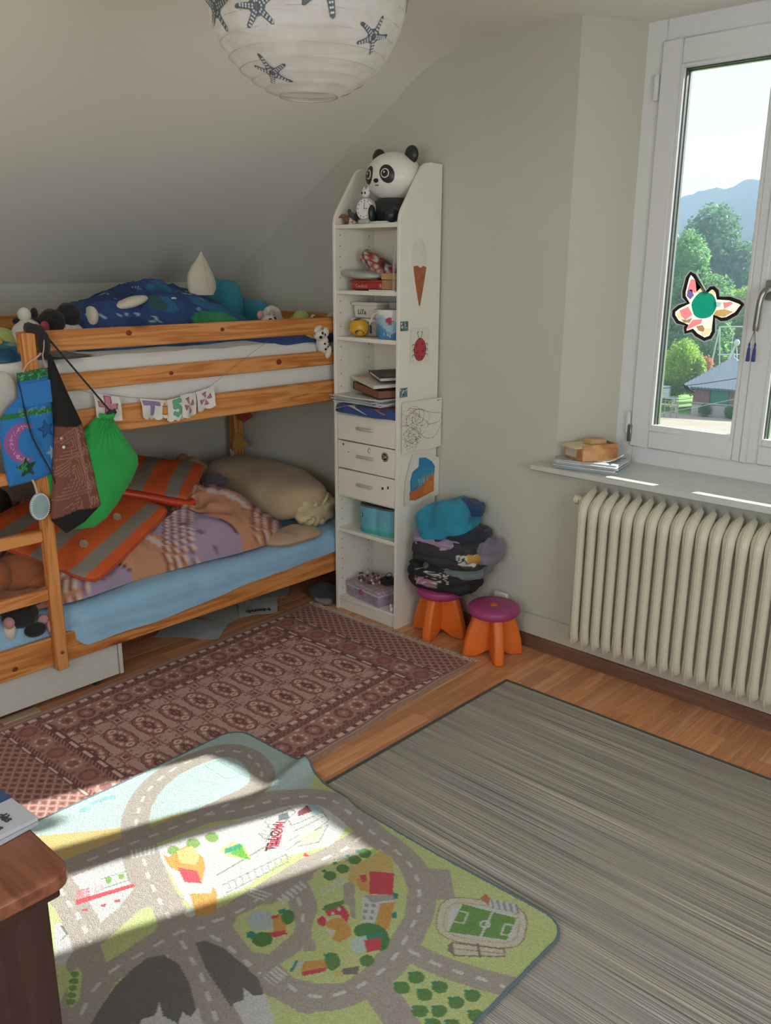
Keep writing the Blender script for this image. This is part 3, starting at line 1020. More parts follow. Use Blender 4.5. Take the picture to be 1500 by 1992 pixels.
# print of the play rug: shapes in floor metres, painted in order
ROAD_SHAPES = [
('p','#acd2ca',[(-2.194,0.84),(-2.311,0.895),(-2.25,1.676),(-1.866,1.697),(-1.772,1.566),(-1.828,1.487),(-1.921,1.341),(-1.983,1.198),(-2.039,1.077),(-2.116,0.972),(-2.18,0.879)]),
('p','#d2b16d',[(-2.19,0.869),(-2.116,0.972),(-2.033,1.083),(-1.94,1.034),(-1.966,0.969),(-1.985,0.872),(-2.087,0.879)]),
('p','#d2b16d',[(-1.987,1.126),(-1.983,1.198),(-1.93,1.29),(-1.909,1.247),(-1.937,1.167),(-1.964,1.115)]),
('p','#f0eee6',[(-1.953,0.863),(-1.97,0.9),(-1.932,1.018),(-1.87,0.993),(-1.79,0.965),(-1.751,0.894),(-1.722,0.803),(-1.763,0.809),(-1.863,0.826)]),
('p','#f0eee6',[(-1.887,1.089),(-1.862,1.207),(-1.782,1.467),(-1.729,1.531),(-1.651,1.545),(-1.571,1.531),(-1.546,1.499),(-1.534,1.434),(-1.571,1.358),(-1.59,1.324),(-1.577,1.166),(-1.589,1.099),(-1.606,1.021),(-1.653,1.025),(-1.77,1.056),(-1.844,1.073)]),
('p','#f0eee6',[(-1.819,0.753),(-1.795,0.801),(-1.712,0.784),(-1.664,0.718),(-1.69,0.693)]),
('s','#a69c94',[(-2.005,1.096),(-2.056,1.128),(-2.115,1.186),(-2.164,1.261),(-2.191,1.356),(-2.184,1.456),(-2.155,1.536),(-2.084,1.568),(-1.993,1.552),(-1.924,1.504),(-1.901,1.44),(-1.905,1.363),(-1.909,1.275),(-1.926,1.178),(-1.946,1.087),(-1.965,1.007),(-1.979,0.933),(-1.989,0.871)],0.082),
('s','#a69c94',[(-1.909,1.275),(-1.862,1.354),(-1.837,1.413),(-1.809,1.488),(-1.758,1.553),(-1.692,1.579),(-1.59,1.576),(-1.488,1.558),(-1.38,1.546),(-1.298,1.523),(-1.229,1.472),(-1.183,1.411),(-1.157,1.349),(-1.135,1.291),(-1.12,1.23),(-1.119,1.173),(-1.132,1.112),(-1.16,1.061),(-1.204,1.032),(-1.259,1.025),(-1.326,1.032),(-1.413,1.033),(-1.482,1.023)],0.082),
('s','#a69c94',[(-1.959,1.075),(-1.872,1.035),(-1.792,1.007),(-1.706,0.98),(-1.617,0.958),(-1.552,0.948),(-1.479,0.927),(-1.411,0.906),(-1.351,0.882),(-1.278,0.854),(-1.205,0.831)],0.098),
('s','#a69c94',[(-1.959,0.827),(-1.877,0.819),(-1.769,0.801),(-1.658,0.767),(-1.584,0.711),(-1.529,0.647),(-1.491,0.604)],0.08),
('s','#a69c94',[(-1.504,0.648),(-1.548,0.697),(-1.582,0.762),(-1.573,0.821),(-1.569,0.891),(-1.563,0.947),(-1.542,1.005),(-1.523,1.067),(-1.519,1.156),(-1.514,1.258),(-1.509,1.342),(-1.493,1.422),(-1.49,1.518)],0.085),
('s','#a69c94',[(-1.694,0.871),(-1.675,0.804),(-1.647,0.751)],0.1),
('p','#a69c94',[(-1.785,0.959),(-1.759,1.024),(-1.653,1.025),(-1.612,0.951),(-1.701,0.941),(-1.691,0.858),(-1.682,0.781),(-1.716,0.749),(-1.722,0.803),(-1.751,0.894)]),
('s','#a69c94',[(-1.534,0.993),(-1.458,1.005),(-1.378,1.005),(-1.31,1.006),(-1.239,1.02),(-1.181,1.03)],0.075),
('s','#a69c94',[(-1.516,1.267),(-1.443,1.239),(-1.391,1.206),(-1.354,1.163),(-1.336,1.097),(-1.337,1.034),(-1.353,0.986)],0.07),
('s','#a69c94',[(-1.388,1.366),(-1.333,1.311),(-1.29,1.291)],0.03),
('s','#a69c94',[(-1.304,1.145),(-1.264,1.112)],0.03),
('p','#a69c94',[(-1.287,1.545),(-1.223,1.591),(-1.143,1.511),(-1.196,1.455)]),
('p','#a69c94',[(-1.317,1.444),(-1.288,1.494),(-1.267,1.479),(-1.291,1.424)]),
('s','#a69c94',[(-1.114,1.297),(-1.052,1.307),(-0.996,1.323),(-0.93,1.347),(-0.872,1.372)],0.062),
('s','#a69c94',[(-1.103,1.163),(-1.044,1.148),(-0.991,1.13),(-0.937,1.11),(-0.899,1.092)],0.075),
('p','#bccb82',[(-1.667,0.794),(-1.704,0.93),(-1.69,0.949),(-1.624,0.927),(-1.612,0.911),(-1.607,0.776)]),
('p','#bccb82',[(-1.49,1.054),(-1.507,1.087),(-1.492,1.161),(-1.449,1.181),(-1.379,1.168),(-1.358,1.14),(-1.35,1.057),(-1.384,1.034)]),
('p','#bccb82',[(-1.46,1.298),(-1.482,1.322),(-1.484,1.389),(-1.461,1.422),(-1.388,1.366),(-1.405,1.284)]),
('p','#bccb82',[(-1.418,1.428),(-1.433,1.484),(-1.42,1.521),(-1.336,1.505),(-1.258,1.456),(-1.199,1.377),(-1.168,1.282),(-1.17,1.226),(-1.25,1.251),(-1.321,1.322)]),
('p','#bccb82',[(-1.34,1.185),(-1.364,1.221),(-1.358,1.298),(-1.322,1.301),(-1.248,1.234),(-1.242,1.186),(-1.258,1.153),(-1.308,1.159)]),
('p','#bccb82',[(-1.308,1.054),(-1.302,1.107),(-1.255,1.164),(-1.192,1.206),(-1.16,1.201),(-1.15,1.177),(-1.157,1.117),(-1.196,1.076),(-1.251,1.049)]),
('p','#bccb82',[(-1.637,0.694),(-1.648,0.725),(-1.624,0.723),(-1.557,0.681),(-1.544,0.655),(-1.571,0.66)]),
('p','#6f6d6a',[(-1.475,0.661),(-1.504,0.707),(-1.53,0.753),(-1.545,0.804),(-1.55,0.851),(-1.53,0.883),(-1.481,0.891),(-1.417,0.876),(-1.354,0.848),(-1.294,0.817),(-1.263,0.79),(-1.428,0.635)]),
('p','#6f6d6a',[(-1.51,0.958),(-1.497,0.979),(-1.444,0.995),(-1.374,0.996),(-1.311,0.992),(-1.27,0.975),(-1.244,0.952),(-1.254,0.913),(-1.298,0.902),(-1.359,0.914),(-1.427,0.928)]),
('p','#dcdad6',[(-1.365,0.695),(-1.408,0.746),(-1.396,0.772),(-1.42,0.798),(-1.382,0.784),(-1.34,0.795),(-1.363,0.821),(-1.337,0.823),(-1.346,0.852),(-1.302,0.831),(-1.247,0.791)]),
('p','#dcdad6',[(-1.299,0.908),(-1.288,0.932),(-1.314,0.952),(-1.281,0.955),(-1.265,0.975),(-1.211,0.953),(-1.156,0.919),(-1.194,0.883)]),
('d','#ebe6da',[(-2.022,1.107),(-2.115,1.186),(-2.164,1.261),(-2.191,1.356),(-2.184,1.456),(-2.155,1.536),(-2.084,1.568),(-1.993,1.552),(-1.924,1.504)],0.0095,(0.028,0.03)),
('d','#ebe6da',[(-1.979,0.933),(-1.965,1.007),(-1.946,1.087),(-1.926,1.178),(-1.909,1.275),(-1.905,1.363)],0.0095,(0.028,0.03)),
('d','#ebe6da',[(-1.909,1.275),(-1.862,1.354),(-1.837,1.413),(-1.809,1.488),(-1.758,1.553),(-1.692,1.579),(-1.59,1.576),(-1.488,1.558),(-1.38,1.546),(-1.298,1.523),(-1.231,1.47),(-1.183,1.411),(-1.157,1.349),(-1.135,1.291),(-1.12,1.23),(-1.119,1.173),(-1.132,1.112),(-1.16,1.061),(-1.204,1.032),(-1.259,1.025)],0.0095,(0.028,0.03)),
('d','#ebe6da',[(-1.868,1.038),(-1.792,1.007),(-1.706,0.98),(-1.617,0.958)],0.0095,(0.028,0.03)),
('d','#ebe6da',[(-1.535,0.936),(-1.468,0.92),(-1.411,0.906),(-1.351,0.882),(-1.278,0.854)],0.0095,(0.028,0.03)),
('d','#ebe6da',[(-1.929,0.823),(-1.859,0.815),(-1.769,0.801),(-1.697,0.784)],0.0095,(0.028,0.03)),
('d','#ebe6da',[(-1.517,0.665),(-1.552,0.709),(-1.575,0.768),(-1.573,0.821),(-1.569,0.891),(-1.566,0.949),(-1.536,1.001)],0.0095,(0.028,0.03)),
('d','#ebe6da',[(-1.535,1.031),(-1.52,1.084),(-1.519,1.156)],0.0095,(0.028,0.03)),
('d','#ebe6da',[(-1.499,0.998),(-1.451,1.006),(-1.378,1.005),(-1.324,1.005)],0.0095,(0.028,0.03)),
('d','#ebe6da',[(-1.441,1.23),(-1.393,1.204),(-1.354,1.163)],0.0095,(0.028,0.03)),
('d','#ebe6da',[(-1.114,1.297),(-1.052,1.307),(-0.996,1.323),(-0.93,1.347),(-0.883,1.362)],0.0095,(0.028,0.03)),
('d','#ebe6da',[(-1.507,1.379),(-1.492,1.453),(-1.499,1.535)],0.0095,(0.028,0.03)),
('p','#ebe6da',[(-1.931,1.034),(-1.928,1.04),(-1.889,1.022),(-1.892,1.017)]),
('p','#ebe6da',[(-1.925,1.044),(-1.922,1.05),(-1.885,1.032),(-1.887,1.027)]),
('p','#ebe6da',[(-1.919,1.055),(-1.916,1.061),(-1.88,1.042),(-1.883,1.037)]),
('p','#ebe6da',[(-1.913,1.066),(-1.91,1.072),(-1.876,1.053),(-1.878,1.047)]),
('p','#ebe6da',[(-1.907,1.076),(-1.904,1.082),(-1.871,1.063),(-1.874,1.057)]),
('p','#ebe6da',[(-1.901,1.087),(-1.898,1.093),(-1.867,1.073),(-1.869,1.068)]),
('p','#ebe6da',[(-1.484,1.192),(-1.484,1.2),(-1.452,1.2),(-1.451,1.192)]),
('p','#ebe6da',[(-1.484,1.207),(-1.485,1.216),(-1.453,1.214),(-1.452,1.206)]),
('p','#ebe6da',[(-1.485,1.223),(-1.485,1.231),(-1.453,1.229),(-1.453,1.221)]),
('p','#ebe6da',[(-1.485,1.239),(-1.485,1.247),(-1.454,1.244),(-1.454,1.236)]),
('p','#ebe6da',[(-1.485,1.254),(-1.485,1.263),(-1.455,1.26),(-1.455,1.251)]),
('p','#ebe6da',[(-1.486,1.27),(-1.486,1.279),(-1.456,1.275),(-1.455,1.266)]),
('p','#ebe6da',[(-1.551,1.149),(-1.554,1.155),(-1.502,1.171),(-1.502,1.164)]),
('p','#ebe6da',[(-1.556,1.159),(-1.558,1.165),(-1.504,1.184),(-1.503,1.177)]),
('p','#ebe6da',[(-1.56,1.169),(-1.562,1.175),(-1.505,1.197),(-1.504,1.19)]),
('p','#ebe6da',[(-1.311,1.002),(-1.31,1.007),(-1.267,1.008),(-1.267,1.002)]),
('p','#ebe6da',[(-1.31,1.011),(-1.31,1.016),(-1.267,1.017),(-1.267,1.012)]),
('p','#ebe6da',[(-1.31,1.021),(-1.31,1.026),(-1.267,1.027),(-1.267,1.022)]),
('p','#ebe6da',[(-1.31,1.03),(-1.309,1.036),(-1.267,1.037),(-1.267,1.032)]),
('p','#ebe6da',[(-1.309,1.04),(-1.309,1.045),(-1.267,1.047),(-1.267,1.042)]),
('l','#8f9690',[(-1.627,1.128),(-1.6,1.326),(-1.571,1.308),(-1.596,1.117)],0.004),
('l','#8f9690',[(-1.669,1.14),(-1.669,1.306),(-1.644,1.307)],0.004),
('l','#8f9690',[(-1.777,1.374),(-1.754,1.474),(-1.727,1.473),(-1.695,1.328),(-1.728,1.333)],0.004),
('l','#8f9690',[(-1.758,1.38),(-1.706,1.366),(-1.682,1.317)],0.004),
('l','#8f9690',[(-1.686,1.422),(-1.661,1.523),(-1.619,1.511),(-1.612,1.337)],0.004),
('l','#8f9690',[(-1.715,1.433),(-1.686,1.422)],0.004),
('l','#8f9690',[(-1.619,1.4),(-1.608,1.496),(-1.57,1.423),(-1.601,1.37)],0.004),
('l','#8f9690',[(-1.661,1.408),(-1.643,1.514)],0.004),
('l','#8f9690',[(-1.636,1.372),(-1.636,1.408)],0.004),
('l','#8f9690',[(-1.687,1.336),(-1.655,1.331),(-1.652,1.299)],0.004),
('l','#8f9690',[(-1.756,1.445),(-1.712,1.423)],0.004),
('p','#d9dba8',[(-1.625,1.406),(-1.609,1.482),(-1.577,1.422),(-1.6,1.377)]),
('p','#8f4a52',[(-1.722,1.477),(-1.726,1.52),(-1.689,1.509),(-1.705,1.462)]),
('p','#9db9c4',[(-1.726,1.52),(-1.705,1.54),(-1.66,1.53),(-1.667,1.497)]),
('p','#6f7478',[(-1.754,1.428),(-1.744,1.457),(-1.716,1.438),(-1.732,1.41)]),
('p','#c9ccc6',[(-1.621,1.509),(-1.61,1.538),(-1.567,1.528),(-1.549,1.479),(-1.56,1.444)]),
('p','#cc4253',[(-1.563,1.354),(-1.564,1.365),(-1.545,1.366),(-1.55,1.353)]),
('l','#8f9690',[(-1.622,1.143),(-1.6,1.132)],0.003),
('l','#8f9690',[(-1.619,1.162),(-1.596,1.151)],0.003),
('l','#8f9690',[(-1.616,1.182),(-1.593,1.171)],0.003),
('l','#8f9690',[(-1.613,1.202),(-1.59,1.19)],0.003),
('l','#8f9690',[(-1.61,1.222),(-1.587,1.21)],0.003),
('l','#8f9690',[(-1.607,1.242),(-1.583,1.23)],0.003),
('l','#8f9690',[(-1.603,1.262),(-1.58,1.25)],0.003),
('l','#8f9690',[(-1.6,1.283),(-1.577,1.27)],0.003),
('l','#8f9690',[(-1.597,1.304),(-1.573,1.291)],0.003),
('l','#8f9690',[(-1.71,1.326),(-1.686,1.331)],0.003),
('l','#8f9690',[(-1.72,1.338),(-1.697,1.345)],0.003),
('l','#8f9690',[(-1.73,1.351),(-1.708,1.358)],0.003),
('l','#8f9690',[(-1.74,1.364),(-1.719,1.372)],0.003),
('l','#8f9690',[(-1.75,1.376),(-1.731,1.386)],0.003),
('l','#8f9690',[(-1.761,1.389),(-1.743,1.4)],0.003),
('p','#dfe07a',[(-1.75,1.206),(-1.753,1.262),(-1.702,1.264),(-1.651,1.244),(-1.684,1.223),(-1.714,1.206)]),
('p','#63b03a',[(-1.736,1.243),(-1.726,1.269),(-1.699,1.255),(-1.653,1.242),(-1.684,1.229),(-1.713,1.219)]),
('p','#2f9c7c',[(-1.742,1.219),(-1.732,1.267),(-1.715,1.257),(-1.724,1.208)]),
('p','#7ea653',[(-1.826,1.129),(-1.82,1.124),(-1.817,1.118),(-1.818,1.111),(-1.822,1.105),(-1.828,1.101),(-1.836,1.1),(-1.845,1.101),(-1.852,1.104),(-1.858,1.11),(-1.861,1.116),(-1.86,1.123),(-1.856,1.128),(-1.85,1.132),(-1.842,1.134),(-1.833,1.133)]),
('p','#7ea653',[(-1.811,1.186),(-1.805,1.18),(-1.803,1.172),(-1.803,1.165),(-1.807,1.159),(-1.814,1.155),(-1.823,1.153),(-1.832,1.155),(-1.84,1.158),(-1.846,1.164),(-1.849,1.172),(-1.848,1.179),(-1.844,1.185),(-1.837,1.189),(-1.829,1.191),(-1.819,1.189)]),
('p','#7ea653',[(-1.796,1.239),(-1.79,1.233),(-1.787,1.226),(-1.788,1.219),(-1.792,1.212),(-1.799,1.208),(-1.807,1.207),(-1.816,1.208),(-1.824,1.212),(-1.83,1.218),(-1.833,1.226),(-1.833,1.233),(-1.829,1.239),(-1.822,1.244),(-1.813,1.245),(-1.804,1.244)]),
('p','#dc953f',[(-1.848,1.085),(-1.824,1.091),(-1.831,1.153),(-1.754,1.157),(-1.718,1.137),(-1.679,1.1),(-1.748,1.077),(-1.79,1.069)]),
('p','#e6bb75',[(-1.83,1.12),(-1.819,1.164),(-1.769,1.155),(-1.743,1.124),(-1.781,1.099)]),
('p','#cc4253',[(-1.77,1.083),(-1.721,1.111),(-1.67,1.093),(-1.708,1.062)]),
('p','#e3e6e0',[(-1.733,1.049),(-1.708,1.062),(-1.669,1.093),(-1.682,1.118),(-1.642,1.114),(-1.639,1.087),(-1.659,1.053),(-1.71,1.04)]),
('p','#dc953f',[(-1.66,1.047),(-1.623,1.087),(-1.64,1.106),(-1.608,1.096),(-1.554,1.052),(-1.583,1.011)]),
('p','#bfc4c6',[(-1.591,1.015),(-1.587,1.011),(-1.585,1.006),(-1.586,1.001),(-1.589,0.997),(-1.594,0.994),(-1.599,0.993),(-1.606,0.993),(-1.611,0.996),(-1.615,1.0),(-1.617,1.005),(-1.617,1.01),(-1.614,1.014),(-1.609,1.017),(-1.603,1.018),(-1.597,1.017)]),
('p','#cc4253',[(-1.859,0.831),(-1.802,0.966),(-1.788,0.962),(-1.84,0.825)]),
('p','#d77d88',[(-1.891,0.851),(-1.887,0.86),(-1.879,0.855),(-1.882,0.846)]),
('p','#d77d88',[(-1.88,0.845),(-1.877,0.854),(-1.868,0.849),(-1.872,0.841)]),
('p','#d77d88',[(-1.87,0.84),(-1.866,0.848),(-1.857,0.844),(-1.861,0.835)]),
('p','#d77d88',[(-1.886,0.861),(-1.882,0.87),(-1.873,0.865),(-1.877,0.856)]),
('p','#d77d88',[(-1.875,0.855),(-1.871,0.864),(-1.862,0.859),(-1.866,0.851)]),
('p','#d77d88',[(-1.864,0.85),(-1.86,0.858),(-1.852,0.854),(-1.856,0.845)]),
('p','#d77d88',[(-1.88,0.871),(-1.876,0.88),(-1.868,0.875),(-1.872,0.867)]),
('p','#d77d88',[(-1.87,0.866),(-1.866,0.874),(-1.857,0.87),(-1.861,0.861)]),
('p','#d77d88',[(-1.859,0.86),(-1.855,0.868),(-1.846,0.864),(-1.85,0.855)]),
('p','#e7a3aa',[(-1.866,0.888),(-1.86,0.909),(-1.838,0.899),(-1.845,0.877)]),
('p','#f0eee6',[(-1.862,0.891),(-1.858,0.903),(-1.848,0.898),(-1.852,0.886)]),
('l','#8f9690',[(-1.882,0.919),(-1.86,0.981),(-1.823,0.964),(-1.844,0.903)],0.004),
('p','#7ea653',[(-1.88,0.926),(-1.87,0.941),(-1.852,0.931),(-1.85,0.918)]),
('p','#7ea653',[(-1.864,0.957),(-1.856,0.97),(-1.838,0.96),(-1.845,0.949)]),
('p','#b8505c',[(-1.815,0.824),(-1.808,0.839),(-1.799,0.832),(-1.806,0.823)]),
('p','#b8505c',[(-1.795,0.864),(-1.787,0.879),(-1.779,0.871),(-1.786,0.863)]),
('p','#b8505c',[(-1.782,0.898),(-1.775,0.913),(-1.766,0.905),(-1.774,0.896)]),
('p','#a9bdbd',[(-1.426,1.14),(-1.418,1.129),(-1.414,1.116),(-1.416,1.104),(-1.424,1.093),(-1.435,1.086),(-1.45,1.083),(-1.464,1.085),(-1.477,1.092),(-1.486,1.102),(-1.49,1.115),(-1.488,1.128),(-1.481,1.139),(-1.469,1.147),(-1.454,1.149),(-1.439,1.147)]),
('p','#dc953f',[(-1.444,1.146),(-1.428,1.165),(-1.397,1.154),(-1.371,1.125),(-1.396,1.11)]),
('p','#cc4253',[(-1.42,1.083),(-1.38,1.134),(-1.367,1.129),(-1.382,1.101)]),
('p','#4f8447',[(-1.381,1.094),(-1.375,1.087),(-1.374,1.078),(-1.376,1.069),(-1.381,1.061),(-1.39,1.056),(-1.4,1.053),(-1.41,1.054),(-1.419,1.059),(-1.424,1.066),(-1.426,1.074),(-1.424,1.084),(-1.418,1.092),(-1.41,1.097),(-1.4,1.1),(-1.389,1.099)]),
('p','#3c8c78',[(-1.445,1.064),(-1.441,1.076),(-1.417,1.081),(-1.418,1.064),(-1.432,1.054)]),
('p','#4f8447',[(-1.398,1.18),(-1.391,1.172),(-1.387,1.164),(-1.387,1.157),(-1.39,1.151),(-1.396,1.148),(-1.404,1.148),(-1.413,1.152),(-1.422,1.157),(-1.429,1.165),(-1.433,1.173),(-1.434,1.181),(-1.431,1.186),(-1.424,1.189),(-1.416,1.189),(-1.407,1.186)]),
('p','#3c8c78',[(-1.448,1.166),(-1.439,1.184),(-1.424,1.174),(-1.435,1.159)]),
('p','#cc4253',[(-1.444,1.142),(-1.435,1.159),(-1.427,1.15),(-1.436,1.137)]),
('p','#5f8a4d',[(-1.429,1.358),(-1.425,1.352),(-1.424,1.345),(-1.425,1.338),(-1.429,1.333),(-1.435,1.329),(-1.442,1.328),(-1.449,1.329),(-1.455,1.333),(-1.459,1.339),(-1.461,1.346),(-1.46,1.353),(-1.456,1.359),(-1.45,1.362),(-1.443,1.363),(-1.435,1.362)]),
('p','#5f8a4d',[(-1.424,1.401),(-1.42,1.395),(-1.418,1.388),(-1.42,1.381),(-1.424,1.375),(-1.43,1.372),(-1.437,1.371),(-1.444,1.372),(-1.45,1.376),(-1.455,1.382),(-1.456,1.39),(-1.455,1.397),(-1.451,1.402),(-1.445,1.406),(-1.438,1.407),(-1.43,1.405)]),
('p','#5f8a4d',[(-1.426,1.451),(-1.422,1.444),(-1.42,1.437),(-1.422,1.43),(-1.426,1.424),(-1.432,1.42),(-1.439,1.419),(-1.446,1.421),(-1.453,1.425),(-1.457,1.432),(-1.459,1.439),(-1.458,1.446),(-1.453,1.452),(-1.447,1.456),(-1.44,1.457),(-1.432,1.455)]),
('p','#5f8a4d',[(-1.425,1.49),(-1.421,1.483),(-1.419,1.476),(-1.42,1.469),(-1.424,1.463),(-1.431,1.459),(-1.438,1.458),(-1.445,1.46),(-1.452,1.464),(-1.456,1.471),(-1.458,1.478),(-1.457,1.486),(-1.453,1.492),(-1.446,1.496),(-1.439,1.496),(-1.431,1.494)]),
('p','#3c8c78',[(-1.464,1.352),(-1.463,1.35),(-1.462,1.348),(-1.463,1.346),(-1.465,1.344),(-1.467,1.342),(-1.469,1.342),(-1.472,1.342),(-1.474,1.343),(-1.475,1.345),(-1.475,1.347),(-1.475,1.349),(-1.473,1.352),(-1.471,1.353),(-1.468,1.354),(-1.466,1.353)]),
('p','#3c8c78',[(-1.464,1.396),(-1.463,1.394),(-1.463,1.391),(-1.464,1.389),(-1.465,1.387),(-1.467,1.385),(-1.47,1.385),(-1.472,1.385),(-1.474,1.386),(-1.476,1.388),(-1.476,1.39),(-1.475,1.393),(-1.474,1.395),(-1.471,1.396),(-1.469,1.397),(-1.466,1.397)]),
('p','#3c8c78',[(-1.461,1.44),(-1.46,1.438),(-1.459,1.436),(-1.46,1.433),(-1.462,1.431),(-1.464,1.43),(-1.467,1.429),(-1.469,1.429),(-1.471,1.431),(-1.472,1.433),(-1.473,1.435),(-1.472,1.438),(-1.47,1.44),(-1.468,1.441),(-1.466,1.442),(-1.463,1.441)]),
('p','#3c8c78',[(-1.456,1.476),(-1.454,1.474),(-1.454,1.471),(-1.455,1.469),(-1.456,1.466),(-1.459,1.465),(-1.461,1.464),(-1.464,1.465),(-1.466,1.466),(-1.467,1.468),(-1.467,1.471),(-1.467,1.473),(-1.465,1.475),(-1.463,1.477),(-1.46,1.477),(-1.458,1.477)]),
('p','#dfae62',[(-1.428,1.406),(-1.418,1.452),(-1.414,1.515),(-1.371,1.519),(-1.332,1.48),(-1.369,1.434),(-1.335,1.383),(-1.365,1.366),(-1.397,1.368)]),
('p','#cc4253',[(-1.378,1.433),(-1.325,1.475),(-1.27,1.41),(-1.318,1.369)]),
('p','#dc953f',[(-1.381,1.383),(-1.386,1.412),(-1.352,1.4),(-1.322,1.373),(-1.346,1.362)]),
('p','#cc4253',[(-1.385,1.402),(-1.375,1.416),(-1.356,1.401),(-1.361,1.386)]),
('l','#ebe6da',[(-1.415,1.286),(-1.411,1.366)],0.004),
('l','#ebe6da',[(-1.402,1.288),(-1.396,1.358)],0.004),
('l','#ebe6da',[(-1.422,1.296),(-1.399,1.282)],0.003),
('l','#ebe6da',[(-1.42,1.312),(-1.397,1.298)],0.003),
('l','#ebe6da',[(-1.419,1.329),(-1.396,1.315)],0.003),
('l','#ebe6da',[(-1.417,1.346),(-1.394,1.331)],0.003),
('l','#ebe6da',[(-1.416,1.363),(-1.393,1.348)],0.003),
('p','#dcdcd8',[(-1.326,1.354),(-1.271,1.409),(-1.247,1.392),(-1.269,1.361),(-1.23,1.289),(-1.264,1.286)]),
('p','#dc953f',[(-1.272,1.363),(-1.249,1.395),(-1.196,1.312),(-1.224,1.29)]),
('p','#a3a19c',[(-1.326,1.354),(-1.269,1.413),(-1.255,1.4),(-1.29,1.351)]),
('p','#3c8c78',[(-1.277,1.416),(-1.263,1.424),(-1.252,1.408),(-1.26,1.401)]),
('p','#3c8c78',[(-1.228,1.359),(-1.224,1.373),(-1.207,1.355),(-1.216,1.346)]),
('p','#8f98a3',[(-1.301,1.336),(-1.293,1.341),(-1.285,1.331),(-1.293,1.326)]),
('p','#8f98a3',[(-1.288,1.348),(-1.279,1.353),(-1.271,1.344),(-1.28,1.339)]),
('p','#8f98a3',[(-1.288,1.318),(-1.279,1.323),(-1.272,1.313),(-1.28,1.308)]),
('p','#8f98a3',[(-1.275,1.33),(-1.266,1.335),(-1.259,1.325),(-1.267,1.321)]),
('p','#8f98a3',[(-1.275,1.3),(-1.267,1.305),(-1.259,1.296),(-1.267,1.291)]),
('p','#8f98a3',[(-1.262,1.312),(-1.254,1.317),(-1.246,1.308),(-1.254,1.303)]),
('p','#5f8a4d',[(-1.366,1.244),(-1.371,1.26),(-1.35,1.306),(-1.337,1.297),(-1.351,1.248)]),
('p','#cc4253',[(-1.355,1.245),(-1.336,1.292),(-1.302,1.28),(-1.283,1.254),(-1.321,1.262),(-1.336,1.238)]),
('p','#cc4253',[(-1.349,1.211),(-1.348,1.231),(-1.326,1.228),(-1.316,1.208),(-1.333,1.202)]),
('p','#dc953f',[(-1.33,1.224),(-1.313,1.255),(-1.269,1.252),(-1.248,1.234),(-1.251,1.195),(-1.274,1.192),(-1.286,1.218),(-1.312,1.212)]),
('p','#d8dcda',[(-1.307,1.207),(-1.285,1.214),(-1.281,1.203),(-1.296,1.199)]),
('p','#ecd9cf',[(-1.33,1.278),(-1.329,1.276),(-1.328,1.274),(-1.328,1.272),(-1.329,1.27),(-1.331,1.269),(-1.333,1.269),(-1.335,1.27),(-1.337,1.272),(-1.339,1.274),(-1.339,1.276),(-1.339,1.278),(-1.338,1.28),(-1.337,1.28),(-1.334,1.28),(-1.332,1.28)]),
('p','#ecd9cf',[(-1.325,1.233),(-1.324,1.231),(-1.323,1.229),(-1.323,1.227),(-1.324,1.226),(-1.325,1.225),(-1.328,1.225),(-1.33,1.226),(-1.332,1.227),(-1.333,1.229),(-1.334,1.231),(-1.334,1.233),(-1.333,1.235),(-1.331,1.236),(-1.329,1.236),(-1.327,1.235)]),
('p','#ecd9cf',[(-1.331,1.257),(-1.33,1.255),(-1.329,1.253),(-1.329,1.251),(-1.33,1.249),(-1.332,1.249),(-1.334,1.249),(-1.336,1.249),(-1.338,1.251),(-1.34,1.253),(-1.34,1.255),(-1.34,1.257),(-1.339,1.258),(-1.338,1.259),(-1.335,1.259),(-1.333,1.259)]),
('p','#4f8a50',[(-1.198,1.3),(-1.193,1.29),(-1.193,1.278),(-1.198,1.266),(-1.207,1.254),(-1.219,1.246),(-1.232,1.242),(-1.245,1.242),(-1.254,1.248),(-1.259,1.257),(-1.26,1.269),(-1.255,1.282),(-1.246,1.294),(-1.233,1.302),(-1.22,1.307),(-1.208,1.306)]),
('p','#4f8447',[(-1.171,1.289),(-1.162,1.277),(-1.158,1.266),(-1.157,1.256),(-1.161,1.249),(-1.168,1.245),(-1.178,1.247),(-1.189,1.252),(-1.2,1.261),(-1.209,1.272),(-1.214,1.284),(-1.215,1.295),(-1.211,1.302),(-1.203,1.306),(-1.193,1.304),(-1.182,1.298)]),
('p','#3c8c78',[(-1.226,1.255),(-1.2,1.294),(-1.185,1.285),(-1.209,1.253)]),
('p','#b5c9c6',[(-1.24,1.223),(-1.222,1.259),(-1.185,1.231),(-1.192,1.206),(-1.213,1.199)]),
('p','#cc4253',[(-1.214,1.243),(-1.192,1.278),(-1.165,1.253),(-1.181,1.22)]),
('p','#5f8a4d',[(-1.208,1.156),(-1.201,1.148),(-1.198,1.139),(-1.198,1.13),(-1.202,1.124),(-1.209,1.12),(-1.218,1.12),(-1.227,1.123),(-1.236,1.129),(-1.243,1.138),(-1.247,1.147),(-1.247,1.156),(-1.243,1.163),(-1.236,1.166),(-1.226,1.166),(-1.217,1.163)]),
('p','#3c8c78',[(-1.256,1.145),(-1.24,1.156),(-1.234,1.14)]),
('p','#5f8a4d',[(-1.151,1.214),(-1.147,1.208),(-1.146,1.201),(-1.147,1.194),(-1.151,1.188),(-1.157,1.185),(-1.164,1.184),(-1.171,1.186),(-1.177,1.19),(-1.181,1.196),(-1.182,1.203),(-1.181,1.21),(-1.177,1.216),(-1.171,1.219),(-1.164,1.22),(-1.157,1.218)]),
('p','#dc953f',[(-1.272,1.096),(-1.239,1.135),(-1.217,1.122),(-1.252,1.072)]),
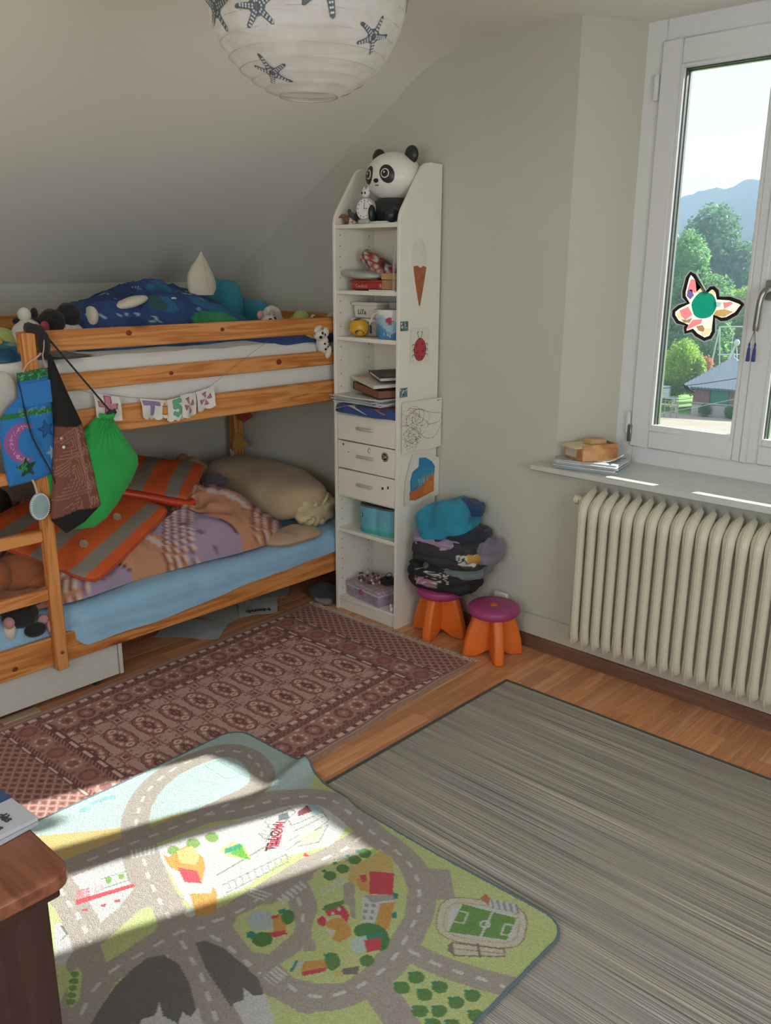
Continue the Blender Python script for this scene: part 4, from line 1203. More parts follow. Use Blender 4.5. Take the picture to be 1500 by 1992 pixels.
('p','#cc4253',[(-1.253,1.071),(-1.218,1.123),(-1.212,1.114),(-1.239,1.067)]),
('p','#b9bcba',[(-1.286,1.074),(-1.287,1.09),(-1.276,1.1),(-1.264,1.086),(-1.267,1.063)]),
('p','#3c8c78',[(-1.274,1.056),(-1.289,1.089),(-1.283,1.09),(-1.266,1.059)]),
('p','#d7c28c',[(-1.213,1.168),(-1.203,1.196),(-1.181,1.181),(-1.186,1.159)]),
('p','#7a746f',[(-1.19,1.143),(-1.165,1.179),(-1.152,1.158),(-1.174,1.133)]),
('p','#d9b36c',[(-1.198,1.123),(-1.188,1.141),(-1.173,1.13),(-1.185,1.114)]),
('p','#9c7f6e',[(-0.943,1.545),(-0.93,1.516),(-0.927,1.5),(-0.929,1.486),(-0.934,1.473),(-0.945,1.46),(-0.961,1.447),(-1.002,1.422),(-1.044,1.398),(-1.065,1.391),(-1.081,1.388),(-1.096,1.389),(-1.109,1.395),(-1.121,1.405),(-1.14,1.432),(-1.157,1.461),(-1.161,1.477),(-1.161,1.492),(-1.155,1.506),(-1.144,1.52),(-1.126,1.534),(-1.082,1.561),(-1.036,1.585),(-1.015,1.592),(-0.998,1.595),(-0.983,1.592),(-0.971,1.585),(-0.959,1.573)]),
('p','#e2c2ad',[(-0.946,1.543),(-0.933,1.515),(-0.93,1.5),(-0.932,1.486),(-0.937,1.474),(-0.948,1.462),(-0.964,1.448),(-1.003,1.424),(-1.045,1.401),(-1.064,1.394),(-1.08,1.391),(-1.094,1.392),(-1.107,1.397),(-1.119,1.408),(-1.137,1.433),(-1.153,1.461),(-1.158,1.477),(-1.157,1.492),(-1.152,1.505),(-1.141,1.518),(-1.123,1.533),(-1.08,1.558),(-1.036,1.581),(-1.015,1.589),(-0.999,1.591),(-0.985,1.589),(-0.973,1.582),(-0.961,1.57)]),
('p','#bd9a86',[(-0.959,1.536),(-0.948,1.513),(-0.946,1.5),(-0.948,1.489),(-0.953,1.479),(-0.962,1.468),(-0.976,1.457),(-1.01,1.436),(-1.046,1.416),(-1.063,1.409),(-1.077,1.407),(-1.088,1.408),(-1.099,1.412),(-1.109,1.42),(-1.124,1.441),(-1.136,1.464),(-1.14,1.477),(-1.139,1.489),(-1.134,1.5),(-1.125,1.511),(-1.109,1.523),(-1.073,1.545),(-1.035,1.565),(-1.017,1.572),(-1.003,1.574),(-0.991,1.572),(-0.981,1.567),(-0.972,1.558)]),
('p','#e2c2ad',[(-0.961,1.534),(-0.951,1.512),(-0.949,1.5),(-0.95,1.489),(-0.955,1.479),(-0.964,1.469),(-0.978,1.458),(-1.011,1.438),(-1.046,1.418),(-1.062,1.412),(-1.076,1.409),(-1.087,1.41),(-1.098,1.414),(-1.107,1.422),(-1.121,1.442),(-1.134,1.464),(-1.137,1.477),(-1.136,1.488),(-1.131,1.499),(-1.122,1.51),(-1.107,1.522),(-1.071,1.543),(-1.035,1.563),(-1.018,1.569),(-1.004,1.571),(-0.992,1.57),(-0.983,1.565),(-0.973,1.556)]),
('p','#dcdad0',[(-0.967,1.531),(-0.958,1.511),(-0.956,1.5),(-0.958,1.49),(-0.963,1.481),(-0.971,1.472),(-0.983,1.462),(-1.014,1.443),(-1.046,1.425),(-1.061,1.419),(-1.074,1.417),(-1.084,1.417),(-1.093,1.421),(-1.102,1.428),(-1.115,1.446),(-1.126,1.466),(-1.128,1.477),(-1.127,1.488),(-1.123,1.497),(-1.114,1.507),(-1.101,1.518),(-1.068,1.537),(-1.035,1.555),(-1.019,1.561),(-1.006,1.563),(-0.996,1.562),(-0.987,1.558),(-0.979,1.55)]),
('p','#6d9a4e',[(-1.117,1.51),(-0.984,1.561),(-0.96,1.484),(-1.083,1.409)]),
('l','#e6e8da',[(-1.043,1.539),(-1.014,1.45)],0.006),
('r','#e6e8da',(-1.031,1.491),0.009,0.014),
('l','#e6e8da',[(-1.105,1.486),(-1.088,1.494),(-1.073,1.458),(-1.094,1.446)],0.005),
('l','#e6e8da',[(-0.972,1.537),(-0.995,1.525),(-0.982,1.49),(-0.963,1.501)],0.005),
('p','#dfe2e2',[(-1.076,1.574),(-1.01,1.605),(-0.992,1.582),(-1.061,1.549)]),
('l','#8a9298',[(-1.071,1.573),(-1.05,1.552)],0.006),
('l','#8a9298',[(-1.057,1.58),(-1.035,1.559)],0.006),
('l','#8a9298',[(-1.042,1.587),(-1.021,1.566)],0.006),
('l','#8a9298',[(-1.027,1.593),(-1.006,1.572)],0.006),
('l','#8a9298',[(-1.012,1.6),(-0.992,1.579)],0.006),
('p','#b5795a',[(-1.095,1.556),(-1.097,1.581),(-1.076,1.574),(-1.063,1.55)]),
('p','#dcc0ad',[(-1.056,1.387),(-0.948,1.454),(-0.933,1.437),(-1.026,1.358)]),
('l','#8d7466',[(-1.056,1.387),(-0.948,1.454),(-0.933,1.437),(-1.026,1.358),(-1.056,1.387)],0.004),
('l','#a58a7a',[(-1.042,1.374),(-0.94,1.443)],0.003),
('l','#8d7466',[(-1.006,1.426),(-0.977,1.398)],0.006),
('p','#8a7a6a',[(-1.056,1.374),(-1.055,1.388),(-1.026,1.358),(-1.047,1.36)]),
('p','#5f8a4d',[(-1.033,1.26),(-1.03,1.253),(-1.029,1.246),(-1.031,1.239),(-1.035,1.233),(-1.041,1.229),(-1.049,1.227),(-1.056,1.229),(-1.061,1.233),(-1.065,1.24),(-1.066,1.247),(-1.064,1.255),(-1.06,1.261),(-1.053,1.265),(-1.046,1.266),(-1.039,1.264)]),
('p','#3c8c78',[(-1.061,1.252),(-1.06,1.25),(-1.06,1.248),(-1.061,1.246),(-1.063,1.244),(-1.065,1.243),(-1.067,1.242),(-1.069,1.242),(-1.071,1.243),(-1.072,1.244),(-1.071,1.246),(-1.07,1.249),(-1.069,1.251),(-1.067,1.252),(-1.064,1.253),(-1.062,1.253)]),
('p','#5f8a4d',[(-1.038,1.214),(-1.034,1.208),(-1.033,1.201),(-1.035,1.194),(-1.04,1.188),(-1.046,1.184),(-1.053,1.183),(-1.06,1.184),(-1.065,1.188),(-1.069,1.194),(-1.07,1.201),(-1.068,1.209),(-1.064,1.215),(-1.058,1.219),(-1.05,1.22),(-1.044,1.218)]),
('p','#3c8c78',[(-1.065,1.206),(-1.064,1.205),(-1.064,1.203),(-1.065,1.201),(-1.067,1.199),(-1.069,1.197),(-1.071,1.196),(-1.073,1.196),(-1.075,1.197),(-1.075,1.199),(-1.075,1.201),(-1.074,1.203),(-1.073,1.205),(-1.071,1.206),(-1.068,1.207),(-1.066,1.207)]),
('p','#5f8a4d',[(-0.976,1.276),(-0.973,1.27),(-0.972,1.262),(-0.974,1.255),(-0.979,1.249),(-0.985,1.245),(-0.992,1.244),(-0.998,1.246),(-1.004,1.25),(-1.007,1.256),(-1.008,1.264),(-1.006,1.271),(-1.002,1.277),(-0.995,1.281),(-0.988,1.282),(-0.982,1.28)]),
('p','#3c8c78',[(-1.003,1.269),(-1.002,1.267),(-1.003,1.265),(-1.004,1.263),(-1.005,1.261),(-1.007,1.259),(-1.009,1.258),(-1.011,1.259),(-1.013,1.259),(-1.013,1.261),(-1.013,1.263),(-1.012,1.265),(-1.011,1.267),(-1.009,1.269),(-1.006,1.269),(-1.004,1.269)]),
('p','#5f8a4d',[(-0.988,1.235),(-0.985,1.229),(-0.984,1.222),(-0.986,1.215),(-0.99,1.209),(-0.996,1.205),(-1.003,1.204),(-1.01,1.206),(-1.015,1.21),(-1.019,1.216),(-1.02,1.223),(-1.018,1.23),(-1.013,1.236),(-1.007,1.24),(-1.0,1.241),(-0.994,1.24)]),
('p','#3c8c78',[(-1.015,1.228),(-1.014,1.226),(-1.014,1.224),(-1.015,1.222),(-1.017,1.22),(-1.019,1.219),(-1.021,1.218),(-1.023,1.218),(-1.024,1.219),(-1.025,1.22),(-1.025,1.222),(-1.024,1.224),(-1.022,1.226),(-1.02,1.228),(-1.018,1.228),(-1.016,1.228)]),
('p','#5f8a4d',[(-0.907,1.307),(-0.904,1.3),(-0.903,1.293),(-0.905,1.286),(-0.909,1.28),(-0.915,1.276),(-0.922,1.275),(-0.929,1.277),(-0.934,1.281),(-0.937,1.287),(-0.937,1.295),(-0.935,1.302),(-0.931,1.308),(-0.925,1.312),(-0.918,1.313),(-0.912,1.311)]),
('p','#3c8c78',[(-0.933,1.299),(-0.932,1.298),(-0.932,1.296),(-0.933,1.294),(-0.935,1.292),(-0.937,1.29),(-0.939,1.289),(-0.941,1.29),(-0.942,1.29),(-0.943,1.292),(-0.943,1.294),(-0.942,1.296),(-0.94,1.298),(-0.938,1.3),(-0.936,1.3),(-0.934,1.3)]),
('p','#5f8a4d',[(-0.922,1.266),(-0.919,1.26),(-0.919,1.253),(-0.921,1.246),(-0.925,1.24),(-0.931,1.236),(-0.938,1.235),(-0.944,1.237),(-0.949,1.241),(-0.952,1.247),(-0.953,1.254),(-0.951,1.261),(-0.947,1.267),(-0.941,1.271),(-0.934,1.272),(-0.927,1.271)]),
('p','#3c8c78',[(-0.948,1.259),(-0.948,1.257),(-0.948,1.255),(-0.949,1.253),(-0.95,1.251),(-0.952,1.25),(-0.954,1.249),(-0.956,1.249),(-0.958,1.25),(-0.958,1.251),(-0.958,1.253),(-0.957,1.256),(-0.955,1.258),(-0.953,1.259),(-0.951,1.26),(-0.949,1.26)]),
('p','#5f8a4d',[(-0.936,1.223),(-0.933,1.217),(-0.933,1.21),(-0.935,1.203),(-0.939,1.197),(-0.945,1.193),(-0.951,1.192),(-0.958,1.194),(-0.963,1.198),(-0.966,1.204),(-0.967,1.211),(-0.965,1.218),(-0.96,1.223),(-0.954,1.227),(-0.948,1.228),(-0.941,1.227)]),
('p','#3c8c78',[(-0.962,1.215),(-0.961,1.214),(-0.962,1.212),(-0.962,1.21),(-0.964,1.208),(-0.966,1.206),(-0.968,1.206),(-0.97,1.206),(-0.971,1.206),(-0.972,1.208),(-0.972,1.21),(-0.971,1.212),(-0.969,1.214),(-0.967,1.215),(-0.965,1.216),(-0.963,1.216)]),
('p','#5f8a4d',[(-0.967,1.194),(-0.964,1.188),(-0.963,1.181),(-0.965,1.174),(-0.969,1.168),(-0.975,1.165),(-0.982,1.163),(-0.988,1.165),(-0.994,1.169),(-0.997,1.174),(-0.998,1.181),(-0.996,1.188),(-0.992,1.194),(-0.986,1.198),(-0.979,1.199),(-0.972,1.198)]),
('p','#3c8c78',[(-0.993,1.186),(-0.992,1.184),(-0.993,1.183),(-0.994,1.18),(-0.995,1.179),(-0.997,1.177),(-0.999,1.176),(-1.001,1.176),(-1.002,1.177),(-1.003,1.179),(-1.003,1.18),(-1.002,1.183),(-1.0,1.184),(-0.998,1.186),(-0.996,1.187),(-0.994,1.187)]),
('p','#5f8a4d',[(-0.868,1.268),(-0.865,1.262),(-0.865,1.255),(-0.867,1.248),(-0.871,1.242),(-0.877,1.239),(-0.883,1.237),(-0.89,1.239),(-0.895,1.243),(-0.898,1.249),(-0.898,1.256),(-0.896,1.263),(-0.892,1.269),(-0.886,1.273),(-0.879,1.274),(-0.873,1.272)]),
('p','#3c8c78',[(-0.893,1.261),(-0.893,1.259),(-0.893,1.257),(-0.894,1.255),(-0.896,1.253),(-0.898,1.252),(-0.9,1.251),(-0.901,1.251),(-0.903,1.252),(-0.903,1.254),(-0.903,1.255),(-0.902,1.258),(-0.9,1.259),(-0.898,1.261),(-0.896,1.262),(-0.895,1.262)]),
('p','#5f8a4d',[(-0.924,1.186),(-0.921,1.18),(-0.92,1.174),(-0.922,1.167),(-0.927,1.161),(-0.932,1.158),(-0.939,1.156),(-0.945,1.158),(-0.95,1.162),(-0.953,1.167),(-0.954,1.174),(-0.952,1.181),(-0.948,1.187),(-0.942,1.19),(-0.935,1.192),(-0.929,1.19)]),
('p','#3c8c78',[(-0.949,1.179),(-0.949,1.177),(-0.949,1.175),(-0.95,1.173),(-0.951,1.171),(-0.953,1.17),(-0.955,1.169),(-0.957,1.169),(-0.958,1.17),(-0.959,1.171),(-0.959,1.173),(-0.958,1.175),(-0.956,1.177),(-0.954,1.179),(-0.952,1.179),(-0.95,1.179)]),
('p','#5f8a4d',[(-0.891,1.213),(-0.888,1.207),(-0.888,1.201),(-0.89,1.194),(-0.894,1.188),(-0.9,1.185),(-0.906,1.183),(-0.912,1.185),(-0.917,1.189),(-0.92,1.195),(-0.921,1.201),(-0.919,1.208),(-0.915,1.214),(-0.909,1.218),(-0.902,1.219),(-0.896,1.217)]),
('p','#3c8c78',[(-0.916,1.206),(-0.916,1.204),(-0.916,1.203),(-0.917,1.2),(-0.918,1.199),(-0.92,1.197),(-0.922,1.196),(-0.924,1.196),(-0.925,1.197),(-0.926,1.199),(-0.926,1.201),(-0.925,1.203),(-0.923,1.204),(-0.921,1.206),(-0.919,1.207),(-0.917,1.207)]),
('p','#6f9a52',[(-1.623,0.715),(-1.62,0.713),(-1.619,0.71),(-1.619,0.707),(-1.622,0.704),(-1.625,0.701),(-1.63,0.7),(-1.634,0.7),(-1.638,0.701),(-1.64,0.703),(-1.642,0.706),(-1.641,0.709),(-1.639,0.713),(-1.635,0.715),(-1.631,0.716),(-1.626,0.716)]),
('p','#6f9a52',[(-1.605,0.703),(-1.603,0.701),(-1.602,0.698),(-1.602,0.695),(-1.605,0.692),(-1.608,0.69),(-1.612,0.688),(-1.617,0.688),(-1.621,0.689),(-1.623,0.691),(-1.624,0.694),(-1.624,0.698),(-1.621,0.701),(-1.618,0.703),(-1.613,0.705),(-1.609,0.705)]),
('p','#6f9a52',[(-1.589,0.692),(-1.586,0.69),(-1.585,0.687),(-1.586,0.684),(-1.588,0.681),(-1.591,0.678),(-1.596,0.677),(-1.6,0.677),(-1.604,0.678),(-1.606,0.68),(-1.607,0.683),(-1.606,0.686),(-1.604,0.689),(-1.601,0.692),(-1.596,0.693),(-1.592,0.693)]),
('p','#6f9a52',[(-1.572,0.681),(-1.57,0.679),(-1.569,0.676),(-1.569,0.672),(-1.572,0.67),(-1.575,0.667),(-1.579,0.666),(-1.583,0.666),(-1.587,0.667),(-1.589,0.669),(-1.59,0.672),(-1.59,0.675),(-1.587,0.678),(-1.584,0.68),(-1.58,0.682),(-1.576,0.682)]),
('p','#6f9a52',[(-1.556,0.67),(-1.553,0.667),(-1.552,0.665),(-1.553,0.662),(-1.555,0.659),(-1.559,0.656),(-1.563,0.655),(-1.567,0.655),(-1.571,0.656),(-1.573,0.658),(-1.574,0.661),(-1.573,0.664),(-1.571,0.667),(-1.568,0.669),(-1.564,0.671),(-1.559,0.671)]),
('s','#86b6cf',[(-2.2,1.034),(-2.206,1.071),(-2.208,1.106),(-2.197,1.135)],0.02),
('s','#a7cdd6',[(-2.206,1.057),(-2.193,1.098)],0.012),
('l','#7fb5ae',[(-2.128,1.432),(-2.016,1.432),(-2.001,1.486),(-2.123,1.479),(-2.128,1.432)],0.003),
('l','#8fc0ba',[(-2.093,1.359),(-1.998,1.402)],0.003),
('l','#7a7670',[(-1.8,0.762),(-1.764,0.758),(-1.755,0.739)],0.004)
]

# ================================================================ PERSIAN RUG
def persian():
    W_, L_ = 1.0, 1.77
    ax = Vector((1.0, 0.035)).normalized()
    bx = Vector((0.064, -1.0)).normalized()
    O = Vector((-2.972, 2.655))
    nu, nv = 262, 452
    us = np.linspace(0, W_, nu)
    vs = np.linspace(0, L_, nv)
    A, Bm = np.meshgrid(us, vs)
    A, Bm = A.ravel(), Bm.ravel()
    FIELD, DARK, RED, CREAM, ROSE = '#b3978a', '#5d3233', '#8a544d', '#cdb8a4', '#9c6f66'
    c = Canvas(A, Bm, '#a58877')
    rng = np.random.RandomState(3)

    # long-side bands, from each edge inwards
    def sides(d0, d1, col):
        c.put(((A >= d0) & (A < d1)) | ((W_-A >= d0) & (W_-A < d1)), col)

    def tiles(d0, d1, per, col, lo, hi):
        m = ((A >= d0) & (A < d1)) | ((W_-A >= d0) & (W_-A < d1))
        c.put(m & ((Bm % per) > per*lo) & ((Bm % per) < per*hi), col)

    def zig(d0, d1, per):
        for D in (A, W_-A):
            m = (D >= d0) & (D < d1)
            t = (Bm % per)/per
            tri = np.abs(t*2-1)
            c.put(m, '#8d6258')
            c.put(m & (np.abs((D-d0)/(d1-d0)-tri) < 0.30), DARK)
    sides(0.0, 0.022, '#a98e7c')
    sides(0.022, 0.026, DARK)
    sides(0.026, 0.060, ROSE)
    tiles(0.031, 0.055, 0.052, DARK, 0.0, 1.0)
    tiles(0.033, 0.053, 0.052, CREAM, 0.10, 0.72)
    sides(0.060, 0.064, DARK)
    zig(0.064, 0.080, 0.022)
    sides(0.080, 0.083, DARK)
    sides(0.083, 0.185, '#9d7468')
    sides(0.185, 0.188, DARK)
    zig(0.188, 0.204, 0.022)
    sides(0.204, 0.208, DARK)
    sides(0.208, 0.242, ROSE)
    tiles(0.213, 0.237, 0.052, DARK, 0.0, 1.0)
    tiles(0.215, 0.235, 0.052, CREAM, 0.10, 0.72)
    sides(0.242, 0.246, DARK)
    # main border: flower heads alternating dark and light
    for ce in (0.134, W_-0.134):
        k = 0
        y = 0.05
        while y < L_:
            c.ell(ce, y, 0.040, 0.034, '#7f4b46' if k % 2 == 0 else '#a98476')
            c.ell(ce, y, 0.026, 0.020, '#9a6a60' if k % 2 == 0 else '#87534c')
            for q in range(7):
                a = q/7*2*PI
                c.ell(ce+0.030*math.cos(a), y+0.026*math.sin(a), 0.0055, 0.0055, CREAM if k % 2 else DARK)
            c.ell(ce, y, 0.009, 0.008, DARK if k % 2 else '#b98f80')
            for q in range(4):
                c.ell(ce+0.044*(-1)**q, y+0.0395+0.004*(q//2), 0.006, 0.010, CREAM if q % 2 else DARK)
            y += 0.079
            k += 1
    # field
    f0, f1, g0, g1 = 0.246, W_-0.246, 0.325, L_-0.325
    c.put((A >= f0) & (A <= f1) & (Bm > g0) & (Bm < g1), FIELD)
    rows = [0.385+0.118*k for k in range(10)]
    for y in rows:
        for x in (0.385, 0.615):
            pts = []
            for q in range(40):
                a = 2*PI*q/40
                rr = 1+0.045*math.cos(a*12)
                pts.append((x+0.083*rr*math.copysign(abs(math.cos(a))**0.8, math.cos(a)), y+0.046*rr*math.copysign(abs(math.sin(a))**0.85, math.sin(a))))
            c.poly(pts, DARK)
            c.poly([(x+(px-x)*0.93, y+(py-y)*0.91) for px, py in pts], '#8c574f')
            c.poly([(x+(px-x)*0.80, y+(py-y)*0.76) for px, py in pts], '#9f6c62')
            for s in (-1, 1):
                c.ell(x+s*0.058, y, 0.014, 0.016, CREAM)
                c.ell(x+s*0.058, y, 0.005, 0.008, '#8c574f')
                c.ell(x+s*0.034, y+0.020, 0.010, 0.007, CREAM)
                c.ell(x+s*0.034, y-0.020, 0.010, 0.007, CREAM)
                c.ell(x+s*0.012, y+s*0.024, 0.007, 0.006, '#c3a390')
                c.ell(x+s*0.016, y-s*0.026, 0.006, 0.005, '#c3a390')
                c.ell(x+s*0.030, y, 0.008, 0.009, DARK)
            c.ell(x, y, 0.022, 0.018, DARK)
            c.ell(x, y, 0.010, 0.008, '#b48878')
            c.line([(x-0.03, y), (x+0.03, y)], 0.004, DARK)
    for k in range(11):
        y = rows[0]-0.059+0.118*k
        for x in (0.27, 0.50, 0.73):
            if y < g0-0.03 or y > g1+0.03:
                continue
            R = lambda s: [(x-0.040*s, y), (x, y-0.028*s), (x+0.040*s, y), (x, y+0.028*s)]
            Q = lambda s: [(x-0.026*s, y-0.019*s), (x+0.026*s, y-0.019*s), (x+0.026*s, y+0.019*s), (x-0.026*s, y+0.019*s)]
            c.poly(Q(1.25), '#7c4a45')
            c.poly(Q(1.05), '#a98173')
            c.poly(R(0.85), '#8c574f')
            c.poly(Q(0.55), CREAM)
            c.poly(Q(0.42), '#6a393a')
            for sx_ in (-1, 1):
                for sy_ in (-1, 1):
                    c.line([(x+sx_*0.030, y+sy_*0.021), (x+sx_*0.048, y+sy_*0.030), (x+sx_*0.048, y+sy_*0.018), (x+sx_*0.056, y+sy_*0.018)], 0.005, '#7c4a45')
                    c.line([(x+sx_*0.020, y+sy_*0.022), (x+sx_*0.014, y+sy_*0.038), (x+sx_*0.026, y+sy_*0.040)], 0.004, '#7c4a45')
    # re-cover what spilled from the field onto the long bands
    # ends: lattice, then a flower border
    for D in (Bm, L_-Bm):
        m = D < 0.012
        c.put(m, '#b39d88')
        m = (D >= 0.012) & (D < 0.175) & (A > 0.03) & (A < W_-0.03)
        c.put(m, '#8a5a51')
        t1 = np.abs(((A/0.046+D/0.036) % 1)-0.5)
        t2 = np.abs(((A/0.046-D/0.036) % 1)-0.5)
        c.put(m & ((t1 > 0.40) | (t2 > 0.40)), '#a9897b')
        c.put(m & (t1 < 0.22) & (t2 < 0.22), DARK)
        m = (D >= 0.175) & (D < 0.190) & (A > 0.03) & (A < W_-0.03)
        c.put(m, DARK)
        c.put(m & ((A % 0.09) < 0.055) & (D > 0.178) & (D < 0.187), CREAM)
        m = (D >= 0.190) & (D < 0.300) & (A > 0.06) & (A < W_-0.06)
        c.put(m, '#9a7066')
        m = (D >= 0.300) & (D < 0.322) & (A > 0.10) & (A < W_-0.10)
        c.put(m, DARK)
        c.put(m & ((A % 0.09) < 0.055) & (D > 0.304) & (D < 0.315), CREAM)
        for yb in ((0.198, 0.292)):
            m = (np.abs(D-yb) < 0.007) & (A > 0.06) & (A < W_-0.06)
            c.put(m & (((A+D) % 0.02) < 0.011), DARK)
    for yy in (0.245, L_-0.245):
        for k in range(9):
            x = 0.10+0.1*k
            c.ell(x, yy, 0.036, 0.034, '#7f4b46' if k % 2 == 0 else '#aa8678')
            c.ell(x, yy, 0.021, 0.019, '#985f57' if k % 2 == 0 else '#87534c')
            if k % 2:
                for q in range(5):
                    a = q/5*2*PI
                    c.ell(x+0.026*math.cos(a), yy+0.024*math.sin(a), 0.007, 0.005, CREAM)
            c.ell(x+0.05, yy-0.03, 0.009, 0.011, '#7f4b46')
            c.ell(x+0.05, yy+0.03, 0.009, 0.011, '#7f4b46')
    c.put(A < 0.012, '#967a68')
    c.put(W_-A < 0.012, '#967a68')
    # wool: knot-size mottling of the dye
    nz = rng.rand(len(A), 1)*0.30+0.84
    fieldc = np.array(lin(FIELD))
    col = np.minimum(0.9, (c.C*0.80+0.06*c.C.mean(1, keepdims=True)+0.14*fieldc)*1.5*np.array((1.0, 0.96, 1.02)))*nz
    P = np.zeros((len(A), 3))
    wob = 0.004*np.sin(Bm*9+0.6)*(A > 0.9)+0.003*np.sin(Bm*21)*(A > 0.97)
    P[:, 0] = O.x+ax.x*(A+wob)+bx.x*Bm
    P[:, 1] = O.y+ax.y*A+bx.y*Bm
    P[:, 2] = 0.0085+0.0006*rng.rand(len(A))+0.0025*np.maximum(0, np.sin(A*7+Bm*5))*np.sin(Bm*3)**2
    # the side over the laminate lifts a little
    P[:, 2] += 0.004*(A > 0.96)*np.abs(np.sin(Bm*8))
    Fc = [(j*nu+i, j*nu+i+1, (j+1)*nu+i+1, (j+1)*nu+i) for j in range(nv-1) for i in range(nu-1)]
    rim = list(range(nu))+[j*nu+nu-1 for j in range(1, nv)]+[(nv-1)*nu+i for i in range(nu-2, -1, -1)]+[j*nu for j in range(nv-2, 0, -1)]
    V = [tuple(p) for p in P]
    off = len(V)
    V += [(V[i][0], V[i][1], 0.0008) for i in rim]
    m = len(rim)
    Fc += [(rim[k], off+k, off+(k+1) % m, rim[(k+1) % m]) for k in range(m)]
    Fc.append(tuple(off+k for k in range(m)))
    col = np.vstack([col, col[rim]])
    rug = thing('persian_rug', (O.x+0.5, O.y-0.9, 0), 'patterned rose brown oriental rug with medallion rows beside the bunk bed', 'rug')
    put('pile', (V, Fc), printed('rug_wool', 0.95, 1400, 0.5, 0.25, 0.002), rug, col=col, smooth=True, fix=False)
    M_FR = plain('fringe_cotton', '#c3b49d', 0.95, 0.12, 200)
    for e in (0, 1):
        gs = []
        for k in range(230):
            a = k/229*W_
            p = O+ax*a+bx*(L_ if e else 0)
            d = (bx if e else -bx)
            ang = random.gauss(0, 0.45)
            d = Vector((d.x*math.cos(ang)-d.y*math.sin(ang), d.x*math.sin(ang)+d.y*math.cos(ang)))
            ln = random.uniform(0.02, 0.042)
            q = Vector((p.x, p.y, 0.006))
            d3 = Vector((d.x, d.y, 0))
            sd = Vector((-d.y, d.x, 0))
            pts = [q, q+d3*ln*0.35+Vector((0, 0, 0.004+random.random()*0.004)), q+d3*ln*0.7+sd*random.gauss(0, 0.004)+Vector((0, 0, 0.001)), q+d3*ln+sd*random.gauss(0, 0.008)+Vector((0, 0, -0.004))]
            gs.append(tube(pts, [0.0018, 0.0016, 0.0014, 0.001], 4))
        put('fringe', join(*gs), M_FR, rug, kind='stuff', fix=False)
    return rug


persian()


# ================================================================ PLAY RUG WITH ROADS
def play_rug():
    nu, nv = 452, 520
    us = np.linspace(0, 1, nu)
    vs = np.linspace(0, 1, nv)
    Ug, Vg = np.meshgrid(us, vs)
    Ug, Vg = Ug.ravel(), Vg.ravel()
    x0, x1, y0 = -2.246, -0.872, 0.02
    X = x0+(x1-x0)*Ug
    ex = [-2.26, -2.1, -1.95, -1.88, -1.78, -1.68, -1.60, -1.4, -1.1, -0.87]
    ey = [1.652, 1.660, 1.668, 1.668, 1.636, 1.622, 1.612, 1.614, 1.622, 1.628]
    ytop = np.interp(X, ex, ey)
    Y = y0+(ytop-y0)*Vg
    # rounded corners
    R = 0.07
    cx = np.clip(X, x0+R, x1-R)
    cy = np.clip(Y, y0+R, ytop-R)
    dx, dy = X-cx, Y-cy
    mcor = (np.abs(dx) > 1e-6) & (np.abs(dy) > 1e-6)
    mm = np.maximum(np.abs(dx), np.abs(dy))
    hy = np.hypot(dx, dy)
    f = np.where(mcor, mm/np.maximum(hy, 1e-9), 1.0)
    X = cx+dx*f
    Y = cy+dy*f
    c = Canvas(X, Y, '#bccb82')
    for s in ROAD_SHAPES:
        if s[0] == 'p':
            c.poly(s[2], s[1])
        elif s[0] == 's':
            c.line(smooth_path(s[2], 5), s[3], s[1])
        elif s[0] == 'd':
            c.line(smooth_path(s[2], 5), s[3], s[1], s[4])
        elif s[0] == 'l':
            c.line(s[2], s[3], s[1])
        elif s[0] == 'r':
            c.ring(s[2][0], s[2][1], s[3], s[4], s[1])
    rng = np.random.RandomState(5)
    tuft = rng.rand(len(X))
    col = np.minimum(0.74, (c.C*0.86+0.14*c.C.mean(1, keepdims=True))*1.32)*(0.86+0.2*tuft)[:, None]
    Z = 0.0155+0.0016*tuft
    # the rug rumples where it leaves the oriental rug
    rid = X+1.895-0.16*(1.66-Y)
    Z += 0.030*np.exp(-(rid/0.030)**2)*np.clip((Y-1.33)/0.30, 0, 1)**1.5
    Z += 0.010*np.exp(-((X+1.66)/0.05)**2)*np.clip((Y-1.45)/0.16, 0, 1)
    Z += 0.004*np.sin(X*5+Y*4)**2
    V = [tuple(p) for p in np.stack([X, Y, Z], 1)]
    Fc = [(j*nu+i, j*nu+i+1, (j+1)*nu+i+1, (j+1)*nu+i) for j in range(nv-1) for i in range(nu-1)]
    rim = list(range(nu))+[j*nu+nu-1 for j in range(1, nv)]+[(nv-1)*nu+i for i in range(nu-2, -1, -1)]+[j*nu for j in range(nv-2, 0, -1)]
    off = len(V)
    V += [(V[i][0], V[i][1], V[i][2]-0.006) for i in rim]
    m = len(rim)
    Fc += [(rim[k], off+k, off+(k+1) % m, rim[(k+1) % m]) for k in range(m)]
    col = np.vstack([col, col[rim]])
    rug = thing('play_rug', (-1.55, 0.85, 0.0), 'tufted play rug printed with roads, houses and a football stadium', 'rug')
    put('pile', (V, Fc), printed('rug_tufts', 0.97, 520, 0.9, 0.30, 0.004), rug, col=col, fix=False)
    pts = [Vector(V[i])+Vector((0, 0, -0.0015)) for i in rim[::3]]
    put('edge_binding', tube(pts, 0.0042, 6, closed=True), cloth('rug_edge', '#5d7078'), rug)
    M_HOT = plain('print_red', '#cc3f52', 0.95)
    Mx = frame((-1.681, 1.359, 0.0212), (0.086, -0.105, 0), (0.105, 0.086, 0))
    text('hotel_lettering', 'HOTEL', 0.040, M_HOT, Mx, rug, 0.0006, 0.0006)


play_rug()

